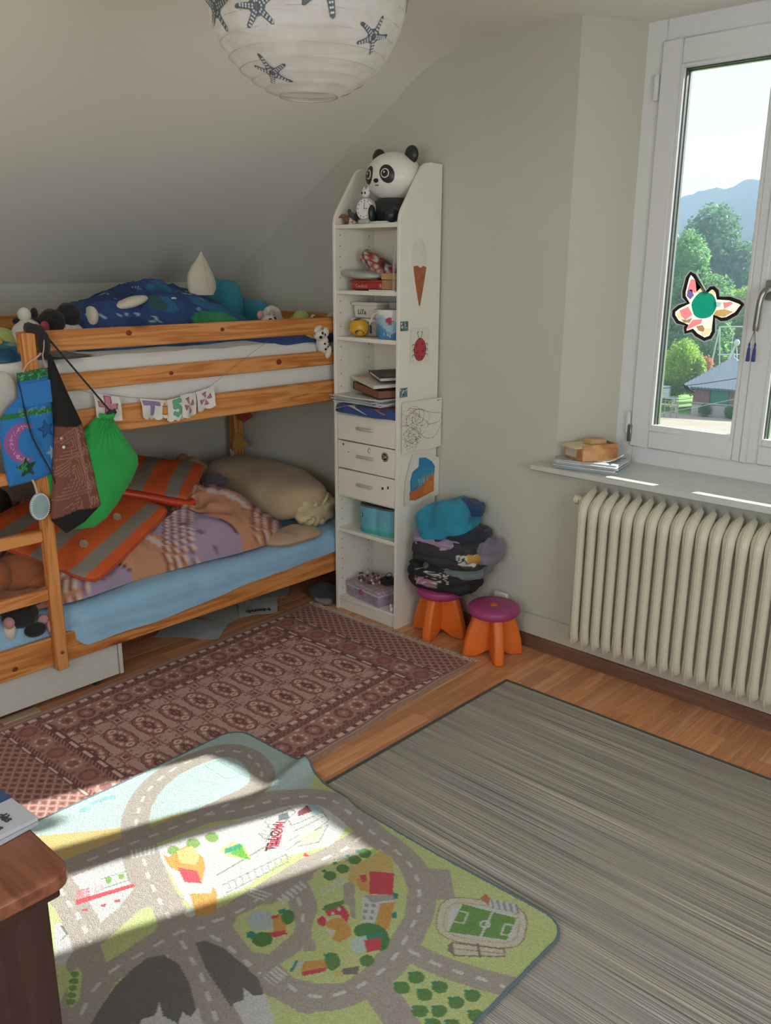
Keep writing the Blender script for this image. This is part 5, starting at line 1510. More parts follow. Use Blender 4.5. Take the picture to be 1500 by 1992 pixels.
# ================================================================ THINGS ON THE SHELF UNIT
M_BLK = plain('black_plastic', '#26282c', 0.35, 0.1)
M_BLKF = cloth('black_fabric', '#242326', 900, 0.15, 0.3)
M_GLOSSW = plain('white_vinyl', '#e9e8e2', 0.3, 0.02)
M_PAPER = plain('paper', '#e6e3da', 0.8, 0.02, 60)
M_INK = plain('ink', '#3a3a40', 0.7)
Z1, Z2, Z3, Z4, Z5, Z6 = 1.782, 1.508, 1.308, 0.968, 0.415, 0.068


def surf_patch(c, r, d, w, h, lift=0.0015, n=16, rot=0.0, rings=4):
    """a rounded patch lying on the ellipsoid (c, r) around direction d"""
    c, r, d = Vector(c), Vector(r), Vector(d).normalized()
    t = Vector((0, 0, 1)).cross(d).normalized()
    b_ = d.cross(t)
    V, Fc = [], []
    for j in range(rings+1):
        for k in range(n):
            a = 2*PI*k/n
            u, v = w*j/rings*math.cos(a), h*j/rings*math.sin(a)
            u, v = u*math.cos(rot)-v*math.sin(rot), u*math.sin(rot)+v*math.cos(rot)
            q = d*1.0+t*(u/max(r))+b_*(v/max(r))
            q.normalize()
            k_ = 1/math.sqrt((q.x/r.x)**2+(q.y/r.y)**2+(q.z/r.z)**2)
            V.append(tuple(c+q*(k_+lift)))
    for j in range(rings):
        for k in range(n):
            Fc.append((j*n+k, j*n+(k+1) % n, (j+1)*n+(k+1) % n, (j+1)*n+k))
    # skirt into the body so that the patch has an edge
    o = len(V)
    for k in range(n):
        p = Vector(V[rings*n+k])
        V.append(tuple(c+(p-c)*(1-2*lift/max(1e-6, (p-c).length))))
    Fc += [(rings*n+k, rings*n+(k+1) % n, o+(k+1) % n, o+k) for k in range(n)]
    return V, Fc


# panda lamp
pl_ = thing('panda_lamp', (-2.60, 2.84, Z1), 'white and black panda shaped night light on the top shelf', 'lamp')
hc, hr = (-2.598, 2.842, 1.970), (0.126, 0.108, 0.098)
hd = put('head', ell(hc, hr, 40, 28), M_GLOSSW, pl_)
for s in (-1, 1):
    put('ear', ell((-2.598+s*0.092, 2.85, 2.052), (0.034, 0.020, 0.036), 18, 12), M_BLK, hd)
    put('eye_patch', surf_patch(hc, hr, (s*0.52, -1.0, 0.03), 0.036, 0.046, 0.0015, 24, s*0.55), M_BLK, hd)
    e_ = (s*0.46-0.02, -1.0, 0.05)
    put('eye_ring', surf_patch(hc, hr, e_, 0.021, 0.021, 0.0028, 18), M_GLOSSW, hd)
    put('pupil', surf_patch(hc, hr, e_, 0.0165, 0.0165, 0.0040, 18), M_BLK, hd)
    put('eye_glint', surf_patch(hc, hr, (s*0.48-0.07, -1.0, 0.09), 0.004, 0.004, 0.0050, 10), M_GLOSSW, hd)
put('nose', surf_patch(hc, hr, (0, -1.0, -0.20), 0.014, 0.010, 0.004, 14), M_BLK, hd)
put('mouth', tube([(-2.606, 2.741, 1.933), (-2.602, 2.740, 1.929), (-2.598, 2.739, 1.932), (-2.594, 2.740, 1.929), (-2.590, 2.741, 1.933)], 0.0016, 6), M_BLK, hd)
put('body', ell((-2.598, 2.835, 1.838), (0.098, 0.080, 0.056), 24, 14, 0.9), M_BLK, pl_)
for s in (-1, 1):
    put('foot', ell((-2.598+s*0.062, 2.765, 1.812), (0.030, 0.034, 0.028), 16, 10), M_BLK, pl_)
put('base', lathe([(0.088, 0), (0.092, 0.003), (0.090, 0.008), (0.07, 0.009)], 28, (-2.598, 2.825, Z1)), M_GLOSSW, pl_)

# cat alarm clock
ck = thing('alarm_clock', (-2.665, 2.752, Z1), 'small grey and white alarm clock with an animal head beside the panda light', 'clock')
M_GRYP = plain('grey_plastic', '#b9bab5', 0.4, 0.05)
put('case', xform(lathe([(0.030, 0), (0.044, 0.006), (0.047, 0.016), (0.045, 0.028), (0.03, 0.034)], 28), frame((-2.668, 2.766, 1.838), (1, 0.15, 0), (0, 0.1, 1))), M_GRYP, ck)
face = put('dial', xform(lathe([(0.040, 0.0325), (0.040, 0.0345), (0.001, 0.0348)], 28), frame((-2.668, 2.766, 1.838), (1, 0.15, 0), (0, 0.1, 1))), M_GLOSSW, ck)
Fm = frame((-2.668, 2.766, 1.838), (1, 0.15, 0), (0, 0.1, 1))
for k in range(12):
    a = k*PI/6
    put('hour_mark', xform(bbox(0.033*math.sin(a)-0.0016, 0.033*math.sin(a)+0.0016, 0.033*math.cos(a)-0.003, 0.033*math.cos(a)+0.003, 0.0346, 0.0356, 0.0003), Fm), M_INK, face)
put('hand', xform(bbox(-0.001, 0.001, -0.002, 0.025, 0.0352, 0.0362, 0.0003), Fm), M_INK, face)
put('hand', xform(bbox(-0.002, 0.018, -0.001, 0.001, 0.0356, 0.0366, 0.0003), Fm), M_INK, face)
hd2 = put('head', ell((-2.688, 2.768, 1.905), (0.020, 0.017, 0.020), 16, 12), M_GLOSSW, ck)
for s in (-1, 1):
    put('ear', lathe([(0.008, 0), (0.005, 0.008), (0.001, 0.015)], 10, (-2.688+s*0.012, 2.770, 1.918)), M_GLOSSW, hd2)
put('eye', ell((-2.678, 2.752, 1.906), (0.004, 0.003, 0.006), 8, 6), M_BLK, hd2)
put('eye', ell((-2.694, 2.751, 1.906), (0.004, 0.003, 0.006), 8, 6), M_BLK, hd2)
put('paw', ell((-2.628, 2.742, 1.823), (0.014, 0.018, 0.034), 14, 10), M_BLK, ck)
put('paw', ell((-2.708, 2.745, 1.820), (0.013, 0.020, 0.032), 14, 10, rot=Matrix.Rotation(0.6, 3, 'Y')), M_BLK, ck)
put('tail', tube(smooth_path([(-2.705, 2.755, 1.80), (-2.735, 2.745, 1.812), (-2.760, 2.745, 1.825), (-2.772, 2.75, 1.845)], 4), [0.014]*4+[0.012]*4+[0.008]*4+[0.002], 10), plain('dark_grey_plastic', '#4a4c4e', 0.5), ck)
put('stand', bbox(-2.700, -2.640, 2.730, 2.775, Z1, Z1+0.018, 0.004), M_GRYP, ck)
# small figures at the left end of the top shelf
M_BRN = plain('brown_plastic', '#7d5a45', 0.5, 0.15)
fg = thing('toy_animal_figure', (-2.795, 2.76, Z1), 'small brown toy animal figure at the left end of the top shelf', 'figurine')
put('body', ell((-2.795, 2.765, 1.806), (0.026, 0.018, 0.017), 16, 10, amp=0.15, freq=40), M_BRN, fg)
put('head', ell((-2.818, 2.757, 1.818), (0.014, 0.010, 0.009), 12, 8), M_BRN, fg)
for (a, c_) in ((-0.014, -0.008), (0.014, -0.008), (-0.014, 0.010), (0.014, 0.010)):
    put('leg', tube([(-2.795+a, 2.765+c_, 1.802), (-2.795+a, 2.765+c_, Z1)], [0.006, 0.005], 8), M_BRN, fg)
put('beak', tube([(-2.828, 2.75, 1.814), (-2.842, 2.742, 1.806)], [0.004, 0.001], 6), M_BLK, fg)
tw = thing('toy_tower', (-2.752, 2.745, Z1), 'tiny white lattice tower toy between brown figure and clock', 'toy')
for k in range(3):
    put('storey', join(*[tube([(-2.752+0.010*(1-k*0.22)*math.cos(a), 2.745+0.010*(1-k*0.22)*math.sin(a), Z1+0.013*k), (-2.752+0.010*(0.8-k*0.22)*math.cos(a), 2.745+0.010*(0.8-k*0.22)*math.sin(a), Z1+0.013*(k+1))], 0.0018, 5) for a in np.arange(0, 2*PI, PI/3)], tube([(-2.752+0.011*(1-k*0.22)*math.cos(a), 2.745+0.011*(1-k*0.22)*math.sin(a), Z1+0.013*k+0.002) for a in np.arange(0, 2*PI, PI/5)], 0.002, 5, closed=True)), M_GLOSSW, tw)
put('block', bbox(-2.738, -2.722, 2.735, 2.75, Z1, Z1+0.014, 0.002), plain('pink_beige', '#c9a79a', 0.6), tw)

# second shelf: snack bag, pouch, tin, box, glass
M_TIN = plain('red_tin', '#a8362f', 0.35, 0.06, coat=0.3)
tin = thing('red_tin', (-2.70, 2.82, Z2), 'flat round-cornered red tin on the second shelf', 'tin')
put('tin_body', ell((-2.69, 2.83, Z2+0.020), (0.108, 0.075, 0.020), 28, 10, 0.45), M_TIN, tin)
put('tin_lid', ell((-2.69, 2.83, Z2+0.038), (0.111, 0.078, 0.008), 28, 8, 0.45), M_TIN, tin)
text('lettering', 'Confetti', 0.022, plain('tin_gold', '#d8a78c', 0.5), frame((-2.70, 2.7535, Z2+0.019), (1, 0, 0), (0, 0, 1)), tin, 0.0005)
M_POUCH = plain('grey_foil', '#b3b2ad', 0.32, 0.12, 40, 0.4, 0.006)
put('grey_pouch', ell((-2.715, 2.80, Z2+0.066), (0.112, 0.068, 0.018), 40, 16, 0.6, 0.35, 16, Matrix.Rotation(0.04, 3, 'Y')), M_POUCH, None, 'crumpled grey plastic pouch lying on the red tin', 'pouch')
V = ell((-2.685, 2.845, Z2+0.108), (0.098, 0.040, 0.032), 40, 18, 0.7, 0.45, 20, Matrix.Rotation(0.42, 3, 'Y'))
P = np.array(V[0])
c = Canvas(P[:, 0], P[:, 2], '#a33a36')
s_ = (P[:, 0]*0.9+P[:, 2]*0.5)
c.put((s_ % 0.034) < 0.012, '#d8d2c8')
c.put(((s_+0.01) % 0.068) < 0.010, '#5d3a34')
put('snack_bag', V, printed('foil_print', 0.35, 90, 0.3, 0.2, 0.006), None, 'crumpled red and white snack bag on top of the grey pouch', 'snack bag', col=c.C)
M_CARD = plain('cardboard', '#b08a5e', 0.8, 0.08, 50)
bx_ = thing('cardboard_box', (-2.545, 2.80, Z2), 'small brown cardboard box beside the red tin', 'box')
put('box_body', bbox(-2.592, -2.505, 2.765, 2.85, Z2+0.006, Z2+0.046, 0.002), M_CARD, bx_)
put('box_lid', bbox(-2.594, -2.503, 2.763, 2.852, Z2+0.047, Z2+0.074, 0.002), plain('cardboard_light', '#c09a6c', 0.8, 0.08, 50), bx_)
put('white_card', bbox(-2.640, -2.49, 2.735, 2.86, Z2, Z2+0.005, 0.001), M_PAPER, None, 'thin white card lying under the brown cardboard box', 'card')
M_CLEAR, nt, b = new_mat('clear_plastic')
out = nt.nodes['Material Output']
tr = N(nt, 'ShaderNodeBsdfTransparent')
b.inputs['Base Color'].default_value = (0.8, 0.8, 0.78, 1)
b.inputs['Roughness'].default_value = 0.15
lw_ = N(nt, 'ShaderNodeLayerWeight')
lw_.inputs[0].default_value = 0.25
mx = N(nt, 'ShaderNodeMixShader')
nt.links.new(lw_.outputs['Facing'], mx.inputs[0])
nt.links.new(tr.outputs[0], mx.inputs[1])
nt.links.new(b.outputs[0], mx.inputs[2])
nt.links.new(mx.outputs[0], out.inputs[0])
put('plastic_tube', lathe([(0.017, 0), (0.018, 0.002), (0.018, 0.186), (0.0165, 0.186), (0.0165, 0.004)], 18, (-2.492, 2.752, Z2)), M_CLEAR, None, 'tall clear plastic tube at the right of the second shelf', 'tube')

# third shelf: ball, tubs, bucket
ball = thing('toy_ball', (-2.735, 2.775, Z3), 'small yellow ball with dark patches on the third shelf', 'ball')
bc, br = (-2.737, 2.775, Z3+0.040), (0.046, 0.040, 0.040)
put('shell', ell(bc, br, 28, 18, 0.93), plain('yellow_plastic', '#d9a62e', 0.4, 0.06), ball)
M_CHAR = plain('charcoal_plastic', '#4b5156', 0.45)
for d_ in ((0, -0.35, 1.0), (-1, -0.5, 0.1), (0.9, -0.9, -0.75), (-0.8, -0.6, -0.8)):
    put('dark_patch', surf_patch(bc, br, d_, 0.024, 0.018, 0.0012, 16), M_CHAR, ball)


def tub(name, cx, cy, z, w, d_, h, mb, ml, label, cat='tub', tilt=0.92):
    t = thing(name, (cx, cy, z), label, cat)
    b0 = [(-w/2*tilt, -d_/2*tilt), (w/2*tilt, -d_/2*tilt), (w/2*tilt, d_/2*tilt), (-w/2*tilt, d_/2*tilt)]
    t0 = [(-w/2, -d_/2), (w/2, -d_/2), (w/2, d_/2), (-w/2, d_/2)]
    V = [(cx+x, cy+y, z) for x, y in b0]+[(cx+x, cy+y, z+h-0.012) for x, y in t0]
    Fc = [(3, 2, 1, 0), (4, 5, 6, 7)]+[(i, (i+1) % 4, 4+(i+1) % 4, 4+i) for i in range(4)]
    put('tub_body', bev((V, Fc), 0.010, 2), mb, t)
    put('lid', bbox(cx-w/2-0.005, cx+w/2+0.005, cy-d_/2-0.005, cy+d_/2+0.005, z+h-0.014, z+h, 0.004, 2), ml, t)
    return t


M_TUBW = plain('white_tub', '#d9d8d0', 0.4, 0.03)
M_TUBC = plain('milky_tub', '#a9aaa2', 0.35, 0.08)
t1 = tub('clear_tub', -2.735, 2.865, Z3, 0.150, 0.12, 0.078, M_TUBC, M_TUBW, 'grey translucent tub under the white tub on the third shelf')
t2 = tub('white_tub', -2.735, 2.865, Z3+0.0785, 0.146, 0.115, 0.070, M_TUBW, M_TUBW, 'white lidded tub with hand written letters stacked on a grey tub')
text('lettering', 'LiTa', 0.030, M_INK, frame((-2.752, 2.8085, Z3+0.105), (1, 0, 0), (0, 0, 1)), t2, 0.0006)
put('label', box(-2.700, -2.69, 2.806, 2.8085, Z3+0.015, Z3+0.06), M_INK, t1, smooth=False)
put('white_carton', bbox(-2.655, -2.50, 2.88, 2.96, Z3+0.0, Z3+0.150, 0.003), plain('carton', '#c8c6bd', 0.6), None, 'white carton standing behind the blue bucket', 'carton')
bk = thing('bucket', (-2.565, 2.80, Z3), 'small white and blue plastic bucket with lid on the third shelf', 'bucket')
g_ = lathe([(0.058, 0), (0.062, 0.003), (0.067, 0.03), (0.071, 0.07), (0.074, 0.105)], 32, (-2.565, 2.805, Z3))
# denser rows for the printed band
prof = [(0.058, 0)]+[(0.061+0.013*k/22, 0.003+0.102*k/22) for k in range(23)]
g_ = lathe(prof, 48, (-2.565, 2.805, Z3))
P = np.array(g_[0])
zz = P[:, 2]-Z3
ang = np.arctan2(P[:, 1]-2.805, P[:, 0]+2.565)
c = Canvas(ang, zz, '#dfe3e4')
c.put((zz < 0.085+0.012*np.sin(ang*3)), '#9fc2d8')
c.put((zz < 0.045+0.02*np.sin(ang*3+1)), '#4c8fc4')
c.ell(-1.0, 0.078, 0.22, 0.016, '#a8344a')
put('bucket_body', g_, printed('plastic_print', 0.35, 60, 0.05, 0.05), bk, col=c.C)
put('lid', lathe([(0.070, 0.104), (0.080, 0.104), (0.081, 0.118), (0.078, 0.124), (0.070, 0.122), (0.001, 0.122)], 36, (-2.565, 2.805, Z3)), M_TUBW, bk)
put('handle', tube(smooth_path([(-2.640, 2.795, Z3+0.100), (-2.640, 2.76, Z3+0.085), (-2.625, 2.727, Z3+0.062), (-2.60, 2.722, Z3+0.10), (-2.57, 2.722, Z3+0.115)], 5), 0.0035, 6), M_TUBW, bk)
text('lettering', '1 kg', 0.022, M_TUBW, frame((-2.535, 2.7400, Z3+0.022), (0.93, 0.37, 0), (0, 0.02, 1)), bk, 0.0008)


# fourth shelf: pile of books and papers
def book(name, cx, cy, z, w, d_, h, rz, cover, label, cat='book', pages='#d8d3c6', pitch=0.0, roll=0.0, pic=None):
    M = Matrix.Translation((cx, cy, z)) @ Matrix.Rotation(rz, 4, 'Z') @ Matrix.Rotation(pitch, 4, 'X') @ Matrix.Rotation(roll, 4, 'Y')
    t = thing(name, (cx, cy, z), label, cat)
    pg_ = plain('pages'+pages, pages, 0.8, 0.05, 300)
    put('pages', xform(box(-w/2+0.002, w/2-0.003, -d_/2+0.003, d_/2-0.003, 0.0018, h-0.0018), M), pg_, t, smooth=False)
    cv = cover if not isinstance(cover, str) else plain('cover'+cover, cover, 0.45, 0.06)
    put('cover', xform(join(bbox(-w/2, w/2, -d_/2, d_/2, 0, 0.0018, 0.0004), bbox(-w/2, w/2, -d_/2, d_/2, h-0.0018, h, 0.0004), bbox(-w/2-0.001, -w/2+0.0018, -d_/2, d_/2, 0, h, 0.0004)), M), cv, t)
    if pic:
        for (a0, a1, b0, b1, colr) in pic:
            put('cover_print', xform(box(a0*w, a1*w, b0*d_, b1*d_, h, h+0.0006), M), plain('print'+colr, colr, 0.5, 0.15, 40), t, smooth=False)
    return t, M


fo = thing('folder', (-2.64, 2.80, Z4), 'dark blue cloth folder stuffed with loose sheets above the drawers', 'folder')
put('folder_body', ell((-2.650, 2.795, Z4+0.022), (0.186, 0.112, 0.022), 40, 12, 0.4, 0.10, 12), cloth('navy_cloth', '#2c4a86'), fo)
put('loose_sheet', grid(lambda u, v: (-2.80+0.20*u, 2.678+0.12*v, Z4+0.046-0.018*abs(u-0.45)*(1-v)*3), 8, 6, 0.0008), M_PAPER, fo)
put('loose_sheet', grid(lambda u, v: (-2.62+0.12*u, 2.684+0.12*v, Z4+0.046-0.022*abs(u-0.5)*(1-v)*2), 8, 6, 0.0008), plain('red_print_sheet', '#cf7f7c', 0.7, 0.3, 60), fo)
for k, (dx, dy, rz, colr) in enumerate(((0.0, 0.0, 0.05, '#c3c8cc'), (-0.012, -0.006, 0.10, '#b4bcc2'), (0.008, 0.004, 0.02, '#d5d6d4'), (-0.02, -0.012, 0.13, '#aab2ba'), (0.004, 0, 0.07, '#dcdad4'))):
    cx, cy, z = -2.655+dx, 2.82+dy, Z4+0.052+0.0075*k
    M = Matrix.Translation((cx, cy, z)) @ Matrix.Rotation(-rz, 4, 'Z')
    put('magazine', xform(grid(lambda u, v: (-0.175+0.31*u, -0.125+0.23*v, 0.004+0.004*math.sin(u*2.2+k)), 10, 8, 0.006), M), plain('mag'+colr, colr, 0.5, 0.12, 50), None,
        ('lowest', 'second', 'third', 'fourth', 'topmost')[k]+' thin pale magazine in the pile above the drawers', 'magazine', 'magazines above the drawers')
book('picture_book', -2.632, 2.830, Z4+0.096, 0.26, 0.19, 0.034, -0.35, '#3c2f33', 'dark book with reddish pictured spine on the fourth shelf pile', 'book', '#8a5a48', 0.0, 0.05, [(-0.45, 0.1, -0.4, 0.4, '#a8623a'), (0.12, 0.4, -0.3, 0.3, '#b43d3d')])
book('comic_book', -2.642, 2.826, Z4+0.142, 0.26, 0.19, 0.014, -0.42, '#dcd9cd', 'white picture book with orange corner under the black sketchbook', 'book', '#d8d3c6', 0.03, 0.06, [(-0.48, -0.25, -0.45, 0.0, '#d9a37a'), (-0.2, 0.15, 0.05, 0.4, '#5b5f62')])
book('sketchbook', -2.602, 2.845, Z4+0.168, 0.19, 0.16, 0.016, -0.55, '#1f2a2c', 'black hardcover sketchbook on top of the fourth shelf pile', 'book', '#cfcabc', 0.03, 0.07, [(0.1, 0.35, -0.35, 0.0, '#5a6468')])

# stickers on the drawers
M_STK = plain('sticker_black', '#1e1e20', 0.5)
stk = put('round_sticker', xform(lathe([(0.021, 0), (0.021, 0.0007), (0.001, 0.0007)], 24), frame((-2.527, SY0+0.002, 0.800), (1, 0, 0), (0, 0, 1))), M_STK, None, 'round black and white sticker on the middle drawer', 'sticker')
put('sticker_ring', xform(join(*[tube([(0.017*math.cos(a), 0.017*math.sin(a), 0.0009) for a in np.arange(0, 2*PI, PI/10)], 0.0009, 5, closed=True)]), frame((-2.527, SY0+0.002, 0.800), (1, 0, 0), (0, 0, 1))), M_PAPER, stk)
text('sticker_number', '24', 0.020, M_PAPER, frame((-2.527, SY0+0.0010, 0.800), (1, 0, 0), (0, 0, 1)), stk, 0.0005)
for (x, z, w, h, lab) in ((-2.788, 0.822, 0.010, 0.010, 'tiny dark square sticker at the left of the middle drawer'), (-2.755, 0.790, 0.014, 0.003, 'thin dark scratch-like sticker on the middle drawer'), (-2.540, 0.655, 0.014, 0.013, 'left of two tiny dark stickers on the lowest drawer'), (-2.507, 0.664, 0.010, 0.014, 'right of two tiny dark stickers on the lowest drawer')):
    put('sticker', bev(prism([(-w/2, -h/2), (w/2*0.9, -h/2*0.8), (w/2, h/2), (-w/2*0.8, h/2*0.9)], 0.0008, (x, SY0+0.002, z), (1, 0, 0), (0, 0, 1)), 0.0002), plain('sticker_grey', '#4d4a48', 0.5), None, lab, 'sticker')
put('sticker', xform(tube([(0.008*math.cos(a), 0.011*math.sin(a), 0) for a in np.arange(0.6, 5.6, 0.4)], 0.0012, 5), frame((-2.622, SY0+0.001, 0.815), (1, 0, 0), (0, 0, 1))), plain('sticker_grey', '#4d4a48', 0.5), None, 'small curved moon shaped sticker beside the middle drawer handle', 'sticker')

# fifth shelf: turquoise cloud shaped box
cb = thing('cloud_box', (-2.63, 2.84, Z5), 'turquoise cloud shaped box with a small flag picture on the lower shelf', 'box')


def cloud(s=1.0, n=72):
    pts = []
    for k in range(n):
        a = 2*PI*k/n
        r = 0.92+0.20*abs(math.sin(a*2.5+0.4))
        pts.append((0.128*s*r*math.cos(a), 0.088*s*r*math.sin(a)))
    return pts


V, Fc = [], []
cl = cloud()
for j in range(9):
    for (x, y) in cl:
        V.append((-2.632+x, 2.838+y, Z5+0.124*j/8))
n = len(cl)
for j in range(8):
    Fc += [(j*n+k, j*n+(k+1) % n, (j+1)*n+(k+1) % n, (j+1)*n+k) for k in range(n)]
Fc += [tuple(range(n))[::-1], tuple(8*n+k for k in range(n))]
P = np.array(V)
c = Canvas(P[:, 0], P[:, 2], '#6fb6c9')
c.put(P[:, 2] < Z5+0.040, '#63c0c0')
c.put(P[:, 2] < Z5+0.018, '#4aa7a6')
put('box_body', (V, Fc), printed('cardboard_print', 0.5, 50, 0.05, 0.12), cb, col=c.C)
put('lid', prism([(x*0.97, y*0.97) for x, y in cl], 0.008, (-2.632, 2.838, Z5+0.124)), plain('cloud_lid', '#5d6468', 0.5, 0.1), cb)
fl = put('flag_print', xform(prism([(-0.012, -0.010), (0.012, -0.008), (0.014, 0.010), (-0.012, 0.008)], 0.0012), frame((-2.700, 2.753, Z5+0.082), (0.9, -0.42, 0), (0, 0, 1))), M_STK, cb)
put('flag_pole', xform(bbox(-0.0135, -0.012, -0.045, 0.010, 0, 0.0012, 0.0002), frame((-2.700, 2.753, Z5+0.082), (0.9, -0.42, 0), (0, 0, 1))), M_INK, cb)
put('flag_skull', xform(lathe([(0.005, 0.0012), (0.005, 0.0020), (0.001, 0.0020)], 12), frame((-2.699, 2.7525, Z5+0.083), (0.9, -0.42, 0), (0, 0, 1))), M_PAPER, fl)

# bottom shelf: purple box, beads, small things
pbx = thing('purple_box', (-2.69, 2.83, Z6), 'lilac patterned keepsake box with pink clasp on the bottom shelf', 'box')
Mb = Matrix.Translation((-2.680, 2.838, Z6)) @ Matrix.Rotation(-0.12, 4, 'Z')
g_ = xform(grid(lambda u, v: (-0.12+0.24*u, -0.09, 0.055*v), 50, 12), Mb)
put('box_body', xform(bbox(-0.12, 0.12, -0.09, 0.09, 0, 0.052, 0.003), Mb), plain('lilac_card', '#a596ad', 0.6, 0.25, 45), pbx)
put('box_lid', xform(bbox(-0.122, 0.122, -0.092, 0.092, 0.052, 0.076, 0.003), Mb), plain('lilac_card_lid', '#b3a2b0', 0.6, 0.30, 55), pbx)
put('lid_band', xform(bbox(-0.123, 0.123, -0.0935, 0.0935, 0.050, 0.058, 0.001), Mb), plain('silver_band', '#cbc6cf', 0.4), pbx)
put('clasp', xform(ell((-0.005, -0.096, 0.046), (0.014, 0.004, 0.014), 14, 8), Mb), plain('pink_clasp', '#c0507e', 0.4), pbx)
put('lid_picture', xform(bbox(-0.06, 0.06, -0.05, 0.05, 0.076, 0.0768, 0.0003), Mb), plain('lid_picture', '#b58a6a', 0.6, 0.4, 60), pbx)
nk = thing('bead_necklace', (-2.71, 2.80, Z6+0.076), 'tangle of pearly purple beads on the keepsake box', 'necklace')
bm_ = [plain('bead_pearl', '#c5b4bd', 0.2, 0.05, coat=0.5), plain('bead_plum', '#6f4a60', 0.25, 0.05, coat=0.5), plain('bead_dark', '#4a3540', 0.25)]
for k in range(26):
    a = k/26*2*PI*2
    x = -0.03+0.062*math.cos(a)+random.gauss(0, 0.006)
    y = -0.02+0.040*math.sin(a)+random.gauss(0, 0.006)
    r = random.uniform(0.006, 0.010)
    put('bead', xform(ell((x, y, 0.0772+r+0.014*(k // 13)), (r, r, r), 12, 8), Mb), bm_[k % 3], nk)
hb = thing('black_hair_tie', (-2.60, 2.86, Z6+0.077), 'black ruffled hair tie beside the purple beads', 'hair tie')
put('ruffle', xform(tube([((0.026+0.006*math.sin(a*9))*math.cos(a)+0.055, (0.026+0.006*math.sin(a*9))*math.sin(a)+0.025, 0.092+0.004*math.cos(a*9)) for a in np.arange(0, 2*PI, 0.1)], 0.012, 7, closed=True), Mb), M_BLKF, hb)
put('wire_loop', xform(tube([(0.06+0.0*a, 0.022+0.020*math.cos(a), 0.116+0.018*math.sin(a)) for a in np.arange(0, 2*PI, 0.3)], 0.002, 5, closed=True), Mb), M_BLK, hb)
put('white_trinket', join(ell((-2.50, 2.745, Z6+0.012), (0.010, 0.009, 0.012), 12, 8), ell((-2.503, 2.743, Z6+0.030), (0.007, 0.007, 0.009), 12, 8)), M_GLOSSW, None, 'tiny white trinket at the right front of the bottom shelf', 'trinket')

# papers on the shelf unit's side (x = SX1 plane, facing +x); local u = y, w = z
XS = SX1+0.0006


def side_sheet(name, y0, y1, z0, z1, label, cat, draw, nu=60, nv=70, base='#e4e1d6', curl=None, outline=None):
    def fn(u, v):
        y = y0+(y1-y0)*u
        z = z0+(z1-z0)*v
        x = XS+0.0012
        if curl:
            x += curl(u, v)
        if outline:
            y, z = outline(u, v, y, z)
        return (x, y, z)
    g = grid(fn, nu, nv, 0.0006)
    uv = np.array([(i/(nu-1), j/(nv-1)) for j in range(nv) for i in range(nu)])
    P = np.array(g[0][:nu*nv])
    c = Canvas(P[:, 1], P[:, 2], base)
    if draw:
        draw(c)
    return put(name, g, printed('drawn_paper', 0.85, 60, 0.05, 0.05), None, label, cat, col=c.C, smooth=True)


# ice cream cone cut out
ic = thing('ice_cream_cutout', (XS, 2.85, 1.45), 'paper ice cream cone cut-out stuck on the side of the shelf unit', 'paper cut-out')
sc_pts = [(2.80, 1.606), (2.793, 1.630), (2.793, 1.66), (2.800, 1.69), (2.818, 1.712), (2.842, 1.720), (2.868, 1.712), (2.886, 1.69), (2.892, 1.66), (2.892, 1.625), (2.890, 1.605), (2.870, 1.612), (2.850, 1.602), (2.832, 1.612), (2.815, 1.603)]
put('scoop', prism(sc_pts, 0.0012, (XS, 0, 0), (0, 1, 0), (0, 0, 1)), plain('scoop_paper', '#e2dfd4', 0.8), ic)
put('cone', prism([(2.806, 1.610), (2.832, 1.613), (2.850, 1.604), (2.870, 1.613), (2.889, 1.606), (2.872, 1.53), (2.852, 1.449), (2.846, 1.449), (2.822, 1.535)], 0.0014, (XS, 0, 0), (0, 1, 0), (0, 0, 1)), plain('cone_paper', '#a8623f', 0.7, 0.22, 30), ic)


def dbug(c):
    R_ = '#b8434a'
    c.ell(2.856, 1.265, 0.041, 0.049, '#5e2630')
    c.ell(2.856, 1.265, 0.038, 0.046, R_)
    for (y, z) in ((2.835, 1.285), (2.872, 1.290), (2.84, 1.255), (2.876, 1.258), (2.85, 1.235), (2.868, 1.232)):
        c.ell(y, z, 0.006, 0.007, '#8f2f3a')
    for s in (-1, 1):
        c.line([(2.854+s*0.006, 1.312), (2.854+s*0.012, 1.325), (2.854+s*0.016, 1.338), (2.854+s*0.010, 1.342)], 0.0035, '#4a4040')
        for q in range(3):
            z = 1.287-0.022*q
            c.line([(2.856+s*0.036, z), (2.856+s*0.048, z+0.003), (2.856+s*0.050, z-0.008)], 0.003, '#6a3038')


side_sheet('ladybird_drawing', 2.792, 2.918, 1.208, 1.357, 'small paper with a red ladybird drawing on the shelf side', 'drawing', dbug, 64, 76, '#e4e1d6', lambda u, v: 0.004*max(0, 0.3-u)**1)


def dst(c):
    rng = np.random.RandomState(9)
    for k in range(26):
        y, z = 2.726+0.054*rng.rand(), 1.06+0.34*rng.rand()
        c.ell(y, z, 0.006, 0.005, ('#cfd6cf', '#2b3f48', '#8fb0b0')[k % 3])


for z0, lab in ((1.348, 'upper'), (1.069, 'lower')):
    def dsq(c, z0=z0):
        rng = np.random.RandomState(int(z0*100))
        for k in range(14):
            c.ell(2.731+0.042*rng.rand(), z0+0.006+0.028*rng.rand(), 0.005, 0.004, ('#cfd6cf', '#26383f', '#8fb0b0')[k % 3])
    side_sheet('square_sticker', 2.729, 2.778, z0, z0+0.040, lab+' of two square dark teal stickers on the shelf side', 'sticker', dsq, 22, 20, '#5d7f86')


